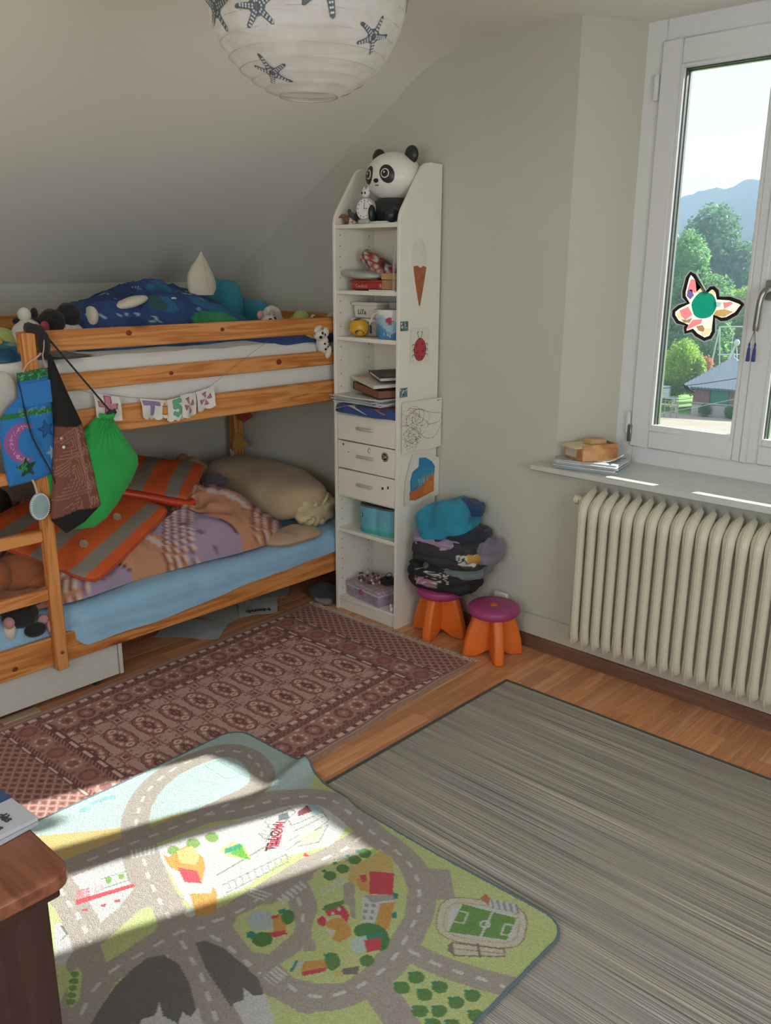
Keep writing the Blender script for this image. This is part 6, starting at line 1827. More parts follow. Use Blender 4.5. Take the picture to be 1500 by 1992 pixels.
def dscr(c):
    rng = np.random.RandomState(4)
    for k in range(22):
        y0_, z0_ = 2.755+0.10*rng.rand(), 0.85+0.15*rng.rand()
        pts = []
        a, r = rng.rand()*6, 0.02+0.05*rng.rand()
        for q in range(9):
            pts.append((y0_+r*math.cos(a+q*0.8)*(0.6+0.5*rng.rand()), z0_+r*0.7*math.sin(a+q*0.8)*(0.6+0.5*rng.rand())))
        c.line(smooth_path(pts, 4), 0.0013, ('#6a4648', '#7c5a58', '#8a6a64')[k % 3])
    c.line(smooth_path([(2.78, 1.02), (2.86, 1.005), (2.93, 0.985), (2.99, 0.975), (2.97, 0.94), (2.90, 0.935)], 6), 0.0018, '#7c5a58')
    c.line(smooth_path([(2.76, 0.97), (2.83, 1.01), (2.88, 0.99), (2.86, 0.90), (2.93, 0.87), (2.98, 0.91), (3.0, 0.96)], 6), 0.0018, '#7c5a58')
    c.line([(2.965, 1.036), (2.985, 1.038)], 0.003, '#4a4a4a')


def cur2(u, v):
    return 0.010*max(0, u-0.6)+0.012*(1-u)*max(0, v-0.75)*2


side_sheet('scribble_drawing', 2.738, 2.992, 0.830, 1.047, 'white sheet with brown scribbles hanging on the shelf side', 'drawing', dscr, 110, 96, '#e3e0d6',
           lambda u, v: 0.006+0.012*u*u, lambda u, v, y, z: (y, z-0.012*(1-u)*(1-v)*1.0+0.006*math.sin(u*6)*(1-v)))


def dsea(c0_):
    class Sc:
        def poly(s_, pts, k):
            c0_.poly([(2.878+(y-2.885)*0.84, 0.694+(z-0.69)*0.86) for y, z in pts], k)

        def line(s_, pts, w, k):
            c0_.line([(2.878+(y-2.885)*0.84, 0.694+(z-0.69)*0.86) for y, z in pts], w, k)
    c = Sc()
    c.poly([(2.792, 0.60), (2.79, 0.69), (2.81, 0.735), (2.86, 0.757), (2.862, 0.80), (2.92, 0.792), (2.97, 0.765), (2.995, 0.735), (2.985, 0.62), (2.84, 0.585)], '#2f86b8')
    c.poly([(2.80, 0.70), (2.86, 0.73), (2.93, 0.75), (2.99, 0.72), (2.985, 0.66), (2.9, 0.66), (2.80, 0.65)], '#3b90bb')
    c.poly([(2.785, 0.585), (2.785, 0.630), (2.83, 0.628), (2.88, 0.640), (2.92, 0.668), (2.96, 0.69), (2.99, 0.70), (2.99, 0.60), (2.84, 0.575)], '#c9703a')
    c.poly([(2.90, 0.60), (2.91, 0.64), (2.95, 0.66), (2.98, 0.66), (2.98, 0.60)], '#d8853f')
    rng = np.random.RandomState(2)
    for k in range(30):
        y = 2.795+0.18*rng.rand()
        z = 0.62+0.05*(y-2.79)/0.19+0.035*rng.rand()
        c.line([(y, z), (y+0.006*(rng.rand()-0.5), z+0.018+0.01*rng.rand())], 0.003, ('#8fb86a', '#b8d0a0', '#3f7a62', '#c98a9a')[k % 4])
    # turned over corner
    c.poly([(2.745, 0.66), (2.79, 0.74), (2.83, 0.81), (2.828, 0.80), (2.858, 0.752), (2.80, 0.73), (2.787, 0.69)], '#e6e3d8')


def osea(u, v, y, z):
    # torn five-sided sheet, tilted
    c4 = [np.array(p) for p in ((2.760, 0.585), (3.005, 0.596), (2.99, 0.772), (2.815, 0.808))]
    p = c4[0]*(1-u)*(1-v)+c4[1]*u*(1-v)+c4[2]*u*v+c4[3]*(1-u)*v
    bul = 0.020*math.sin(PI*v)*(u-0.5)*2
    return (min(float(p[0])+bul, 2.994), float(p[1])+0.012*math.sin(PI*u)*(2*v-1))


side_sheet('underwater_painting', 2.75, 3.02, 0.58, 0.81, 'torn sheet painted as blue sea over orange sand on the shelf side', 'painting', dsea, 96, 90, '#e0ddd2',
           lambda u, v: 0.003+0.03*(max(0, u-0.8)+max(0, 0.25-u)*(1-v)), osea)

# ================================================================ STOOLS AND CLOTHES
M_ORG = plain('orange_plastic', '#e8752c', 0.45, 0.04, 15)
M_MAG = plain('magenta_plastic', '#a8457c', 0.42, 0.05, 15)


def stool(cx, cy, ang, label):
    t = thing('stool', (cx, cy, 0), label, 'stool', 'orange and magenta stools')
    for k in range(4):
        a = ang+k*PI/2
        R_ = Matrix.Translation((cx, cy, 0)) @ Matrix.Rotation(a, 4, 'Z')
        prof = [(0.0, 0.0), (0.035, 0.0), (0.05, 0.012)]
        outer = [(0.132, 0.0), (0.130, 0.03), (0.122, 0.075), (0.110, 0.12), (0.094, 0.165), (0.082, 0.196), (0.0, 0.196)]
        poly = [(0.0, 0.03), (0.030, 0.022), (0.075, 0.0)]+outer
        g = prism(poly, 0.044, (0, 0.022, 0), (1, 0, 0), (0, 0, 1))
        put('leg', xform(bev(g, 0.012, 3), R_), M_ORG, t)
    s = put('seat', lathe([(0.070, 0.186), (0.098, 0.190), (0.109, 0.200), (0.112, 0.212), (0.108, 0.224), (0.097, 0.231), (0.06, 0.232), (0.022, 0.229), (0.001, 0.229)], 48, (cx, cy, 0)), M_MAG, t)
    put('centre_plug', lathe([(0.0165, 0.2285), (0.0165, 0.2315), (0.013, 0.2325), (0.001, 0.2325)], 24, (cx, cy, 0)), M_ORG, t)
    return t


stool(-1.975, 2.815, math.radians(-40), 'empty magenta topped orange plastic stool nearest the radiator')
stool(-2.285, 2.835, math.radians(-80), 'orange plastic stool carrying the stack of folded clothes')
put('white_socket_box', bbox(-2.085, -2.015, 2.965, 2.986, 0.175, 0.222, 0.004), M_WHITE, None, 'small white box fixed low on the wall behind the empty stool', 'box')


def garment(name, c, r, rz, mat, label, cat, amp=0.20, freq=9, folds=3, seed=0.0, e=0.55, tilt=0.0, nu=110, nv=44, col=None):
    """folded cloth: a squashed pad with layer grooves along its sides and creases over it"""
    R_ = Matrix.Rotation(rz, 3, 'Z') @ Matrix.Rotation(tilt, 3, 'Y')
    out_, Fc = [], []

    def sp(x, k):
        return math.copysign(abs(x)**k, x)
    for j in range(nv+1):
        ph = -PI/2+PI*j/nv
        for i in range(nu):
            th = 2*PI*i/nu
            cp, z = abs(math.cos(ph))**0.35, sp(math.sin(ph), 0.8)
            x, y = sp(math.cos(th), 0.62)*cp, sp(math.sin(th), 0.62)*cp
            q = Vector((x*r[0], y*r[1], z*r[2]))
            n1 = noise.noise(q*freq+Vector((seed, 0, seed)))
            n2 = noise.noise(Vector((x*2.2+seed, y*2.2, z*0.7)))
            ridge_ = 1-abs(noise.noise(Vector((q.x*freq*1.6, q.y*freq*1.6, q.z*freq*0.8+seed))))*2
            g = abs(math.sin((z*folds*0.5+0.5*n2)*PI))
            k = 1+amp*0.55*n1-0.075*(1-g)**2*cp+0.05*ridge_
            q = Vector((q.x*k, q.y*k, q.z*(1+0.30*n2)))
            # corners droop over what lies below, creases run over the top
            q.z -= r[2]*0.45*max(0, math.hypot(x, y)-0.8)*(1+n2)
            q.z += r[2]*0.22*ridge_*sstep(-0.2, 0.6, z)
            out_.append(tuple(R_ @ q+Vector(c)))
    for j in range(nv):
        for i in range(nu):
            Fc.append((j*nu+i, j*nu+(i+1) % nu, (j+1)*nu+(i+1) % nu, (j+1)*nu+i))
    return put(name, (out_, Fc), mat, None, label, cat, 'stack of clothes on the stool', col=col(np.array(out_)) if col else None)


def seqp(P):
    c = Canvas(P[:, 0]-0.6*(P[:, 1]-2.7), P[:, 2], '#26262a')
    rng = np.random.RandomState(8)
    front = P[:, 1] < 2.78
    keep = c.C.copy()
    for k in range(16):
        c.ring(-2.295+0.020*(k % 5)+0.006*(k//5), 0.325-0.016*(k//5), 0.0042, 0.0066, '#d5d5d2')
    c.ell(-2.30, 0.273, 0.055, 0.022, '#b98aa2')
    for k in range(60):
        c.ell(-2.30+0.05*(rng.rand()*2-1), 0.272+0.02*(rng.rand()*2-1), 0.004, 0.003, ('#e9e2e6', '#c96f9a', '#8f6f80')[k % 3])
    c.line(smooth_path([(-2.36, 0.32), (-2.33, 0.335), (-2.30, 0.34)], 4), 0.003, '#c5c5c2')
    c.C[~front] = keep[~front]
    return c.C


garment('black_sweater', (-2.265, 2.845, 0.290), (0.160, 0.115, 0.064), 0.15, printed('garment_print', 0.85, 700, 0.3, 0.2), 'black sweater with white rings and pink sequins at the bottom of the stack', 'sweater', 0.16, 8, 3, 1.0, 0.6, col=seqp, nu=150, nv=70)
garment('grey_print_top', (-2.215, 2.855, 0.352), (0.148, 0.105, 0.040), 0.25, cloth('garment_grey', '#6d7a78'), 'thin grey green top with pale print in the clothes stack', 'shirt', 0.22, 10, 2, 2.0, 0.6)


def ppr(P):
    c = Canvas(P[:, 0], P[:, 2], '#3a3a40')
    m = P[:, 1] < 2.86
    k0 = c.C.copy()
    c.poly([(-2.13, 0.43), (-2.05, 0.44), (-2.06, 0.385), (-2.12, 0.39)], '#d2cfc8')
    c.poly([(-2.085, 0.44), (-2.03, 0.43), (-2.05, 0.395), (-2.08, 0.40)], '#c99a45')
    c.line([(-2.12, 0.425), (-2.105, 0.40), (-2.095, 0.425), (-2.085, 0.40)], 0.006, '#2a2a2c')
    c.C[~m] = k0[~m]
    return c.C


garment('charcoal_sweatshirt', (-2.225, 2.850, 0.405), (0.178, 0.120, 0.058), 0.12, printed('garment_print', 0.85, 700, 0.3, 0.2), 'charcoal sweatshirt with white and orange print in the middle of the stack', 'sweatshirt', 0.16, 8, 3, 3.0, 0.6, col=ppr, nu=130, nv=60)
garment('lilac_top', (-2.270, 2.845, 0.448), (0.135, 0.108, 0.026), 0.1, cloth('garment_lilac', '#a58fb0'), 'thin lilac top showing as a band under the turquoise jacket', 'shirt', 0.25, 10, 2, 4.0, 0.6)
garment('navy_trousers', (-2.175, 2.880, 0.478), (0.100, 0.088, 0.042), 0.4, cloth('garment_navy', '#252b3c'), 'dark navy trousers folded under the turquoise jacket', 'trousers', 0.22, 10, 3, 5.0, 0.6)
garment('grey_knit_scarf', (-2.070, 2.885, 0.430), (0.056, 0.075, 0.046), 0.0, cloth('garment_knit', '#83798a', 300, 0.15, 0.6), 'greyish lilac knit hanging over the right end of the stack', 'scarf', 0.25, 14, 3, 5.5, 0.7)
garment('turquoise_jacket', (-2.275, 2.850, 0.532), (0.138, 0.105, 0.076), 0.35, cloth('garment_teal', '#2789a6', 700, 0.12, 0.2), 'bright turquoise jacket crumpled on top of the clothes stack', 'jacket', 0.26, 7, 2, 6.0, 0.62, -0.32)
garment('navy_collar_shirt', (-2.175, 2.900, 0.604), (0.058, 0.050, 0.026), 0.5, cloth('garment_navy2', '#27406b'), 'small dark blue cloth corner above the turquoise jacket', 'shirt', 0.2, 12, 2, 7.0, 0.6, 0.2)

# ================================================================ WINDOW SILL THINGS
ZS = 0.838
sp = thing('paper_stack', (-1.69, 3.05, ZS), 'stack of magazines and papers in the left corner of the window sill', 'papers')
mags = [plain('mag_a', '#b9c1c8', 0.5, 0.12, 40), plain('mag_b', '#9fb0bf', 0.5, 0.12, 40), plain('mag_c', '#d3d3cf', 0.6, 0.08, 40)]
for k in range(7):
    rz = 0.22+0.05*math.sin(k*2.1)
    M = Matrix.Translation((-1.685+0.006*math.sin(k*3), 3.035+0.006*math.cos(k*2), ZS+0.0050*k)) @ Matrix.Rotation(rz, 4, 'Z')
    put('sheet_bundle', xform(bbox(-0.125, 0.125, -0.088, 0.088, 0, 0.0046, 0.0008), M), mags[k % 3], sp)
put('curled_sheet', xform(grid(lambda u, v: (-0.02+0.145*u, -0.04+0.12*v, 0.0365+0.035*max(0, u-0.55)**2*4), 14, 6, 0.0006), Matrix.Translation((-1.685, 3.035, ZS)) @ Matrix.Rotation(0.2, 4, 'Z')), M_PAPER, sp)
wbx = thing('wooden_box', (-1.70, 3.04, ZS+0.036), 'small wooden sliding lid box on the papers in the sill corner', 'box')
M_BOXW = wood('box_wood', '#c48f5e', '#a8713f', '#d3a272', 'Y', ring=12, knots=False, rough=0.55)
Mb = Matrix.Translation((-1.700, 3.048, ZS+0.0362)) @ Matrix.Rotation(-0.40, 4, 'Z')
put('box_side', xform(bbox(-0.062, -0.056, -0.085, 0.085, 0, 0.056, 0.001), Mb), M_BOXW, wbx)
put('box_side', xform(bbox(0.056, 0.062, -0.085, 0.085, 0, 0.062, 0.001), Mb), M_BOXW, wbx)
put('box_end', xform(bbox(-0.056, 0.056, -0.085, -0.079, 0, 0.050, 0.001), Mb), M_BOXW, wbx)
put('box_end', xform(bbox(-0.056, 0.056, 0.079, 0.085, 0, 0.062, 0.001), Mb), M_BOXW, wbx)
put('box_floor', xform(box(-0.056, 0.056, -0.079, 0.079, 0.001, 0.005), Mb), M_BOXW, wbx, smooth=False)
put('sliding_lid', xform(bbox(-0.058, 0.056, -0.120, 0.060, 0.052, 0.056, 0.001), Mb), plain('lid_ply', '#d9c79e', 0.6, 0.06), wbx)
put('paper_label', xform(box(-0.050, 0.02, -0.0858, -0.085, 0.010, 0.042), Mb), plain('label_paper', '#c9bfae', 0.7, 0.1, 90), wbx, smooth=False)
put('wood_offcut', xform(join(bev(prism([(-0.03, -0.05), (0.015, -0.04), (0.022, 0.03), (-0.005, 0.045), (-0.035, 0.02)], 0.020, (0.01, 0.02, 0.0565)), 0.004, 2)), Mb), plain('offcut_wood', '#c29a70', 0.7, 0.12, 30), None, 'small irregular piece of wood lying on the wooden box lid', 'wood piece')

# ---------------------------------------------------------------- butterfly on the pane
bf = thing('window_butterfly', (-1.40, 3.27, 1.35), 'paper butterfly with black outline and turquoise body stuck on the window pane', 'window decoration')
BFO = [(-1.4588, 1.597), (-1.4379, 1.5866), (-1.3918, 1.524), (-1.3772, 1.5427), (-1.3608, 1.5446), (-1.3428, 1.5303), (-1.3374, 1.5069), (-1.2969, 1.5079), (-1.2581, 1.496), (-1.2417, 1.4821), (-1.2626, 1.444), (-1.2977, 1.4217), (-1.3218, 1.418), (-1.3453, 1.4302), (-1.3393, 1.3772), (-1.3505, 1.3525), (-1.3774, 1.3417), (-1.4132, 1.3571), (-1.4292, 1.3726), (-1.4573, 1.3645), (-1.464, 1.3899), (-1.4576, 1.3957), (-1.4934, 1.4023), (-1.515, 1.4288), (-1.516, 1.4507), (-1.4946, 1.4705), (-1.461, 1.4823), (-1.4802, 1.5006), (-1.4825, 1.5221), (-1.4737, 1.5757)]


def pane_piece(name, pts, y, t, mat, parent):
    return put(name, prism(pts, t, (0, y, 0), (1, 0, 0), (0, 0, 1)), mat, parent, smooth=False)


cB = (-1.39, 1.465)


def inset(pts, d_):
    """move an outline along its inward normals"""
    L = len(pts)
    A2 = sum(pts[i][0]*pts[(i+1) % L][1]-pts[(i+1) % L][0]*pts[i][1] for i in range(L))
    sg = 1 if A2 > 0 else -1
    out_ = []
    for i in range(L):
        p0, p1, p2 = [np.array(pts[(i+k-1) % L]) for k in range(3)]
        e1, e2 = (p1-p0)/np.hypot(*(p1-p0)), (p2-p1)/np.hypot(*(p2-p1))
        n_ = np.array((-e1[1]-e2[1], e1[0]+e2[0]))*sg
        n_ = n_/max(1e-6, np.hypot(*n_))
        out_.append(tuple(p1+n_*d_))
    return out_


def ring_piece(name, outer, inner, y, t, mat):
    L = len(outer)
    V = [(x, y, z) for x, z in outer]+[(x, y, z) for x, z in inner]+[(x, y-t, z) for x, z in outer]+[(x, y-t, z) for x, z in inner]
    Fc = []
    for i in range(L):
        j = (i+1) % L
        Fc += [(i, j, L+j, L+i), (2*L+i, 3*L+i, 3*L+j, 2*L+j), (i, 2*L+i, 2*L+j, j), (L+i, L+j, 3*L+j, 3*L+i)]
    return put(name, (V, Fc), mat, bf, smooth=False)


ring_piece('contact_film', inset(BFO, -0.006), inset(BFO, 0.004), 3.2718, 0.0004, plain('film', '#c9d2cf', 0.4))
ring_piece('black_outline', BFO, inset(BFO, 0.0135), 3.2712, 0.0006, plain('black_card', '#1d1b1c', 0.85))
TISS = dict(pink='#ecb3bd', cream='#ece3d0', violet='#a896cc', sky='#c3dce0', white='#f4f4f0', sand='#d9c3a2', tan='#c9b39c')
M_BASET, nt, b = new_mat('tissue_base')
tl = N(nt, 'ShaderNodeBsdfTranslucent')
tl.inputs[0].default_value = (*lin('#d8ccb4'), 1)
tp = N(nt, 'ShaderNodeBsdfTransparent')
mxs = N(nt, 'ShaderNodeMixShader')
mxs.inputs[0].default_value = 0.35
nt.links.new(tp.outputs[0], mxs.inputs[1])
nt.links.new(tl.outputs[0], mxs.inputs[2])
nt.links.new(mxs.outputs[0], nt.nodes['Material Output'].inputs[0])
pane_piece('base_tissue', inset(BFO, 0.010), 3.2716, 0.0003, M_BASET, bf)
for colr, pts in (('pink', [(-1.4532, 1.5706), (-1.4356, 1.5655), (-1.4103, 1.5395), (-1.4305, 1.5179), (-1.4632, 1.5305)]),
                  ('cream', [(-1.4356, 1.5655), (-1.4047, 1.5396), (-1.3912, 1.5188), (-1.4248, 1.518)]),
                  ('violet', [(-1.4629, 1.5279), (-1.4461, 1.5309), (-1.4353, 1.5098), (-1.4478, 1.4934), (-1.4635, 1.5064)]),
                  ('cream', [(-1.373, 1.5297), (-1.3592, 1.53), (-1.3525, 1.5196), (-1.3624, 1.5089), (-1.3746, 1.5192)]),
                  ('sky', [(-1.356, 1.4893), (-1.3242, 1.4863), (-1.3305, 1.4704), (-1.352, 1.4672)]),
                  ('pink', [(-1.3214, 1.4864), (-1.2894, 1.49), (-1.2832, 1.4824), (-1.3133, 1.4631)]),
                  ('white', [(-1.2927, 1.4716), (-1.2727, 1.4842), (-1.2583, 1.4754), (-1.2651, 1.4648), (-1.2852, 1.4536)]),
                  ('sand', [(-1.3455, 1.4567), (-1.3133, 1.4631), (-1.2798, 1.4538), (-1.31, 1.4343), (-1.352, 1.4382)]),
                  ('pink', [(-1.4868, 1.4517), (-1.4535, 1.4664), (-1.4332, 1.4374), (-1.4599, 1.4174), (-1.4758, 1.4304)]),
                  ('cream', [(-1.4997, 1.4349), (-1.4865, 1.449), (-1.4723, 1.425), (-1.4834, 1.4191)]),
                  ('tan', [(-1.4776, 1.4194), (-1.4542, 1.4176), (-1.4321, 1.4267), (-1.4415, 1.4073), (-1.4646, 1.4063)]),
                  ('pink', [(-1.4312, 1.4186), (-1.3919, 1.423), (-1.3958, 1.4067), (-1.4447, 1.3827), (-1.4533, 1.3823)]),
                  ('white', [(-1.3863, 1.4232), (-1.3563, 1.4298), (-1.3521, 1.3926), (-1.3772, 1.3914)]),
                  ('tan', [(-1.4144, 1.395), (-1.3896, 1.4016), (-1.3794, 1.3859), (-1.3838, 1.3749), (-1.4042, 1.3793)]),
                  ('cream', [(-1.3769, 1.3887), (-1.3518, 1.39), (-1.3581, 1.3709), (-1.3849, 1.3586), (-1.3976, 1.3715), (-1.381, 1.3751)])):
    m, = [plain('tissue_'+colr, TISS[colr], 0.7, 0.06, 50)]
    b = m.node_tree.nodes['Principled BSDF']
    b.inputs['Transmission Weight'].default_value = 0.0
    if 'tr' not in m:
        # tissue paper lets the daylight through
        nt = m.node_tree
        tl = N(nt, 'ShaderNodeBsdfTranslucent')
        tl.inputs[0].default_value = (*[x*0.8 for x in lin(TISS[colr])], 1)
        mxs = N(nt, 'ShaderNodeMixShader')
        mxs.inputs[0].default_value = 0.8
        nt.links.new(b.outputs[0], mxs.inputs[1])
        nt.links.new(tl.outputs[0], mxs.inputs[2])
        nt.links.new(mxs.outputs[0], nt.nodes['Material Output'].inputs[0])
        m['tr'] = 1
    pane_piece('wing_tissue', pts, 3.2704, 0.0006, m, bf)
M_TQB = plain('crepe_turquoise', '#35b8a8', 0.8, 0.12, 60, 0.5, 0.003)
nt = M_TQB.node_tree
tl = N(nt, 'ShaderNodeBsdfTranslucent')
tl.inputs[0].default_value = (*[x*0.8 for x in lin('#3fc4b4')], 1)
mxs = N(nt, 'ShaderNodeMixShader')
mxs.inputs[0].default_value = 0.6
nt.links.new(nt.nodes['Principled BSDF'].outputs[0], mxs.inputs[1])
nt.links.new(tl.outputs[0], mxs.inputs[2])
nt.links.new(mxs.outputs[0], nt.nodes['Material Output'].inputs[0])
put('turquoise_body', prism([(-1.3918+(0.048+0.0015*math.sin(k*5))*math.cos(k*PI/14), 1.4737+(0.050+0.0015*math.cos(k*7))*math.sin(k*PI/14)) for k in range(28)], 0.0012, (0, 3.2697, 0), (1, 0, 0), (0, 0, 1)),
    M_TQB, bf, smooth=False)

# ================================================================ PAPER LANTERN
LC, LR = Vector((-1.395, 1.272, 2.118)), 0.197
M_LANT, nt, b = new_mat('lantern_paper')
b.inputs['Base Color'].default_value = (*lin('#d9d6d2'), 1)
b.inputs['Roughness'].default_value = 0.8
n = N(nt, 'ShaderNodeTexNoise', i_Scale=14.0, i_Detail=6.0)
nt.links.new(coords(nt), n.inputs['Vector'])
rr = ramp(nt, n.outputs[0], [(0.35, lin('#dcd8d5')), (0.65, lin('#f0eeec'))])
nt.links.new(rr.outputs[0], b.inputs['Base Color'])
bump(nt, b, n.outputs[0], 0.14, 0.006)
tl = N(nt, 'ShaderNodeBsdfTranslucent')
nt.links.new(rr.outputs[0], tl.inputs[0])
tp = N(nt, 'ShaderNodeBsdfTransparent')
m1, m2 = N(nt, 'ShaderNodeMixShader'), N(nt, 'ShaderNodeMixShader')
m1.inputs[0].default_value = 0.45
m2.inputs[0].default_value = 0.30
nt.links.new(b.outputs[0], m1.inputs[1])
nt.links.new(tl.outputs[0], m1.inputs[2])
nt.links.new(m1.outputs[0], m2.inputs[1])
nt.links.new(tp.outputs[0], m2.inputs[2])
nt.links.new(m2.outputs[0], nt.nodes['Material Output'].inputs[0])
lan = thing('paper_lantern', tuple(LC), 'round white paper lantern lamp with blue grey starfish hanging from the ceiling', 'lamp')
prof = []
NR = 17
for k in range(NR*4+1):
    a = -PI/2+0.30+(PI-0.60)*k/(NR*4)
    sc = 1-0.012*math.sin((k % 4)/4*PI)
    prof.append((LR*math.cos(a)*sc, LR*math.sin(a)*sc))
V, Fc = lathe(prof, 72)
Fc = Fc[:-2]
V = [tuple(Vector(v)+LC+Vector((0, 0, 0.002*noise.noise(Vector(v)*18)))) for v in V]
put('paper_shade', (V, Fc), M_LANT, lan)
M_WIRE = plain('lantern_wire', '#a8a29b', 0.5)
for k in range(NR+1):
    a = -PI/2+0.30+(PI-0.60)*k/NR
    put('rib', tube([(LC.x+(LR-0.001)*math.cos(a)*math.cos(t), LC.y+(LR-0.001)*math.cos(a)*math.sin(t), LC.z+(LR-0.001)*math.sin(a)) for t in np.arange(0, 2*PI, PI/24)], 0.0011 if 0 < k < NR else 0.002, 5, closed=True), M_WIRE, lan)
M_STAR = plain('starfish_ink', '#51575b', 0.8, 0.35, 260)
M_DOT = plain('starfish_dots', '#aab0b6', 0.8)


def starfish(d, size, rot, far=False):
    d = Vector(d).normalized()
    t = Vector((0, 0, 1)).cross(d).normalized()
    b_ = d.cross(t)
    off = LR*0.990-0.0022 if far else LR+0.0008

    def on(u, v, h=0.0):
        q = d*LR+t*u+b_*v
        return tuple(LC+q.normalized()*(off+h))
    V, Fc = [on(0, 0)], []
    ring_ = []
    for arm in range(5):
        a = rot+arm*2*PI/5+0.12*math.sin(arm*2.3)
        L = size*(1+0.12*math.sin(arm*1.7))
        w = size*0.15
        row = []
        for s in (0.34, 0.55, 0.75, 0.92):
            ww = w*(1.05-0.5*s)
            bend = 0.10*math.sin(arm*1.9)*s*s
            ca, sa = math.cos(a+bend), math.sin(a+bend)
            row.append(((s*L*ca-ww*sa, s*L*sa+ww*ca), (s*L*ca+ww*sa, s*L*sa-ww*ca)))
        tipp = (L*math.cos(a+0.1*math.sin(arm*1.9)), L*math.sin(a+0.1*math.sin(arm*1.9)))
        i0 = len(V)
        for l_, r_ in row:
            V.append(on(*r_))
            V.append(on(*l_))
        V.append(on(*tipp))
        for k in range(3):
            Fc.append((i0+2*k, i0+2*k+2, i0+2*k+3, i0+2*k+1))
        Fc.append((i0+6, i0+8, i0+7))
        Fc.append((0, i0, i0+1))
        ring_.append((i0, i0+1))
    for k in range(5):
        Fc.append((0, ring_[k][1], ring_[(k+1) % 5][0]))
    s = put('starfish_print', (V, Fc), M_STAR, lan, fix=False)
    gs = []
    for arm in range(5):
        a = rot+arm*2*PI/5+0.12*math.sin(arm*2.3)
        for k in range(5):
            for sd in (-0.4, 0.4):
                r = size*(0.20+0.15*k)
                w = size*0.15*(1.0-0.6*r/size)*sd
                u, v = r*math.cos(a)-w*math.sin(a), r*math.sin(a)+w*math.cos(a)
                c0 = Vector(on(u, v, 0.0004))
                gs.append(([tuple(c0+t*0.0022*math.cos(q)+b_*0.0022*math.sin(q)) for q in np.arange(0, 2*PI, PI/3)], [(0, 1, 2, 3, 4, 5)]))
    put('dots', join(*gs), M_DOT, s, kind='stuff', fix=False)


starfish((-0.26, -0.92, -0.28), 0.054, 1.25)
starfish((0.30, -0.88, -0.36), 0.046, 1.62)
starfish((0.83, -0.50, -0.20), 0.056, -1.35)
starfish((0.84, 0.06, -0.52), 0.040, 1.35)
starfish((0.78, 0.60, 0.02), 0.050, -1.6)
starfish((0.10, -0.55, -0.82), 0.040, 0.3)
put('bulb_socket', join(lathe([(0.019, 0), (0.021, 0.03), (0.012, 0.055)], 16, (LC.x, LC.y, LC.z+0.02)), ell((LC.x, LC.y, LC.z-0.01), (0.030, 0.030, 0.036), 16, 12)), M_GLOSSW, lan)
put('cable', tube([(LC.x, LC.y, LC.z+0.07), (LC.x, LC.y, 2.47)], 0.003, 6), M_GLOSSW, lan)
put('ceiling_rose', lathe([(0.045, 0), (0.045, 0.012), (0.02, 0.03), (0.001, 0.03)], 24, (LC.x, LC.y, CZ-0.03)), M_GLOSSW, lan)

# ================================================================ DRESSER IN THE FOREGROUND
M_MAH = wood('dresser_wood_lit', '#7a4732', '#5d3022', '#8a553c', 'X', ring=16, knots=False, rough=0.32)  # top board: window glow put into a lighter wood colour
M_MAH_SHADE = wood('dresser_wood_shaded', '#3f2420', '#341c19', '#472a25', 'Z', ring=10, knots=False, rough=0.4)  # same wood on the sides, their shade put into a darker colour
drs = thing('dresser', (-1.40, 0.16, 0), 'dark reddish brown wooden dresser at the near left edge', 'dresser')
tp_ = [(-1.72, -0.16), (-1.062, -0.16)]+[(-1.062-0.03+0.03*math.cos(a), 0.478-0.03+0.03*math.sin(a)) for a in np.arange(0, PI/2+0.01, PI/10)]+[(-1.72, 0.478)]
put('top_board', bev(prism(tp_, 0.028, (0, 0, 0.722)), 0.007, 3), M_MAH, drs)
put('cornice', bbox(-1.71, -1.078, -0.15, 0.462, 0.700, 0.722, 0.005, 2), M_MAH_SHADE, drs)
put('carcass', bbox(-1.70, -1.092, -0.14, 0.448, 0.06, 0.70, 0.004), M_MAH_SHADE, drs)
put('plinth', bbox(-1.69, -1.102, -0.13, 0.438, 0.0, 0.06, 0.004), M_MAH_SHADE, drs)
for (x, w, lab, colr) in ((0, 0, 'lower of two grey booklets with age lettering on the dresser', '#a9aeb6'), (1, 0, 'upper grey booklet on the dresser reading des 3 ans', '#b5bac2')):
    M = Matrix.Translation((-1.298-0.004*x, 0.372+0.004*x, 0.7505+0.0085*x)) @ Matrix.Rotation(0.12-0.05*x, 4, 'Z')
    bkk = thing('booklet', (-1.262, 0.385, 0.7505+0.0085*x), lab, 'booklet', 'booklets on the dresser')
    put('cover', xform(bbox(-0.075, 0.115, -0.11, 0.105, 0, 0.008, 0.001), M), plain('booklet'+colr, colr, 0.45, 0.05), bkk)
    if x:
        put('blue_print', xform(box(-0.075, 0.036, 0.02, 0.105, 0.008, 0.0084), M), plain('booklet_blue', '#2e4a78', 0.4), bkk, smooth=False)
        text('lettering', 'dès\n3 ans', 0.021, M_INK, M @ Matrix.Translation((0.080, 0.060, 0.0088)) @ Matrix.Rotation(0.15, 4, 'Z'), bkk, 0.0003, 0.0006)
M = Matrix.Translation((-1.262, 0.318, 0.7685)) @ Matrix.Rotation(0.35, 4, 'Z')
put('loose_paper', xform(grid(lambda u, v: (-0.10+0.17*u, -0.10+0.17*v, 0.0006+0.002*math.sin(3*u)), 8, 8, 0.0005), M), plain('loose_paper', '#c3c8d0', 0.6, 0.04), None, 'loose pale blue paper lying over the booklets on the dresser', 'paper')


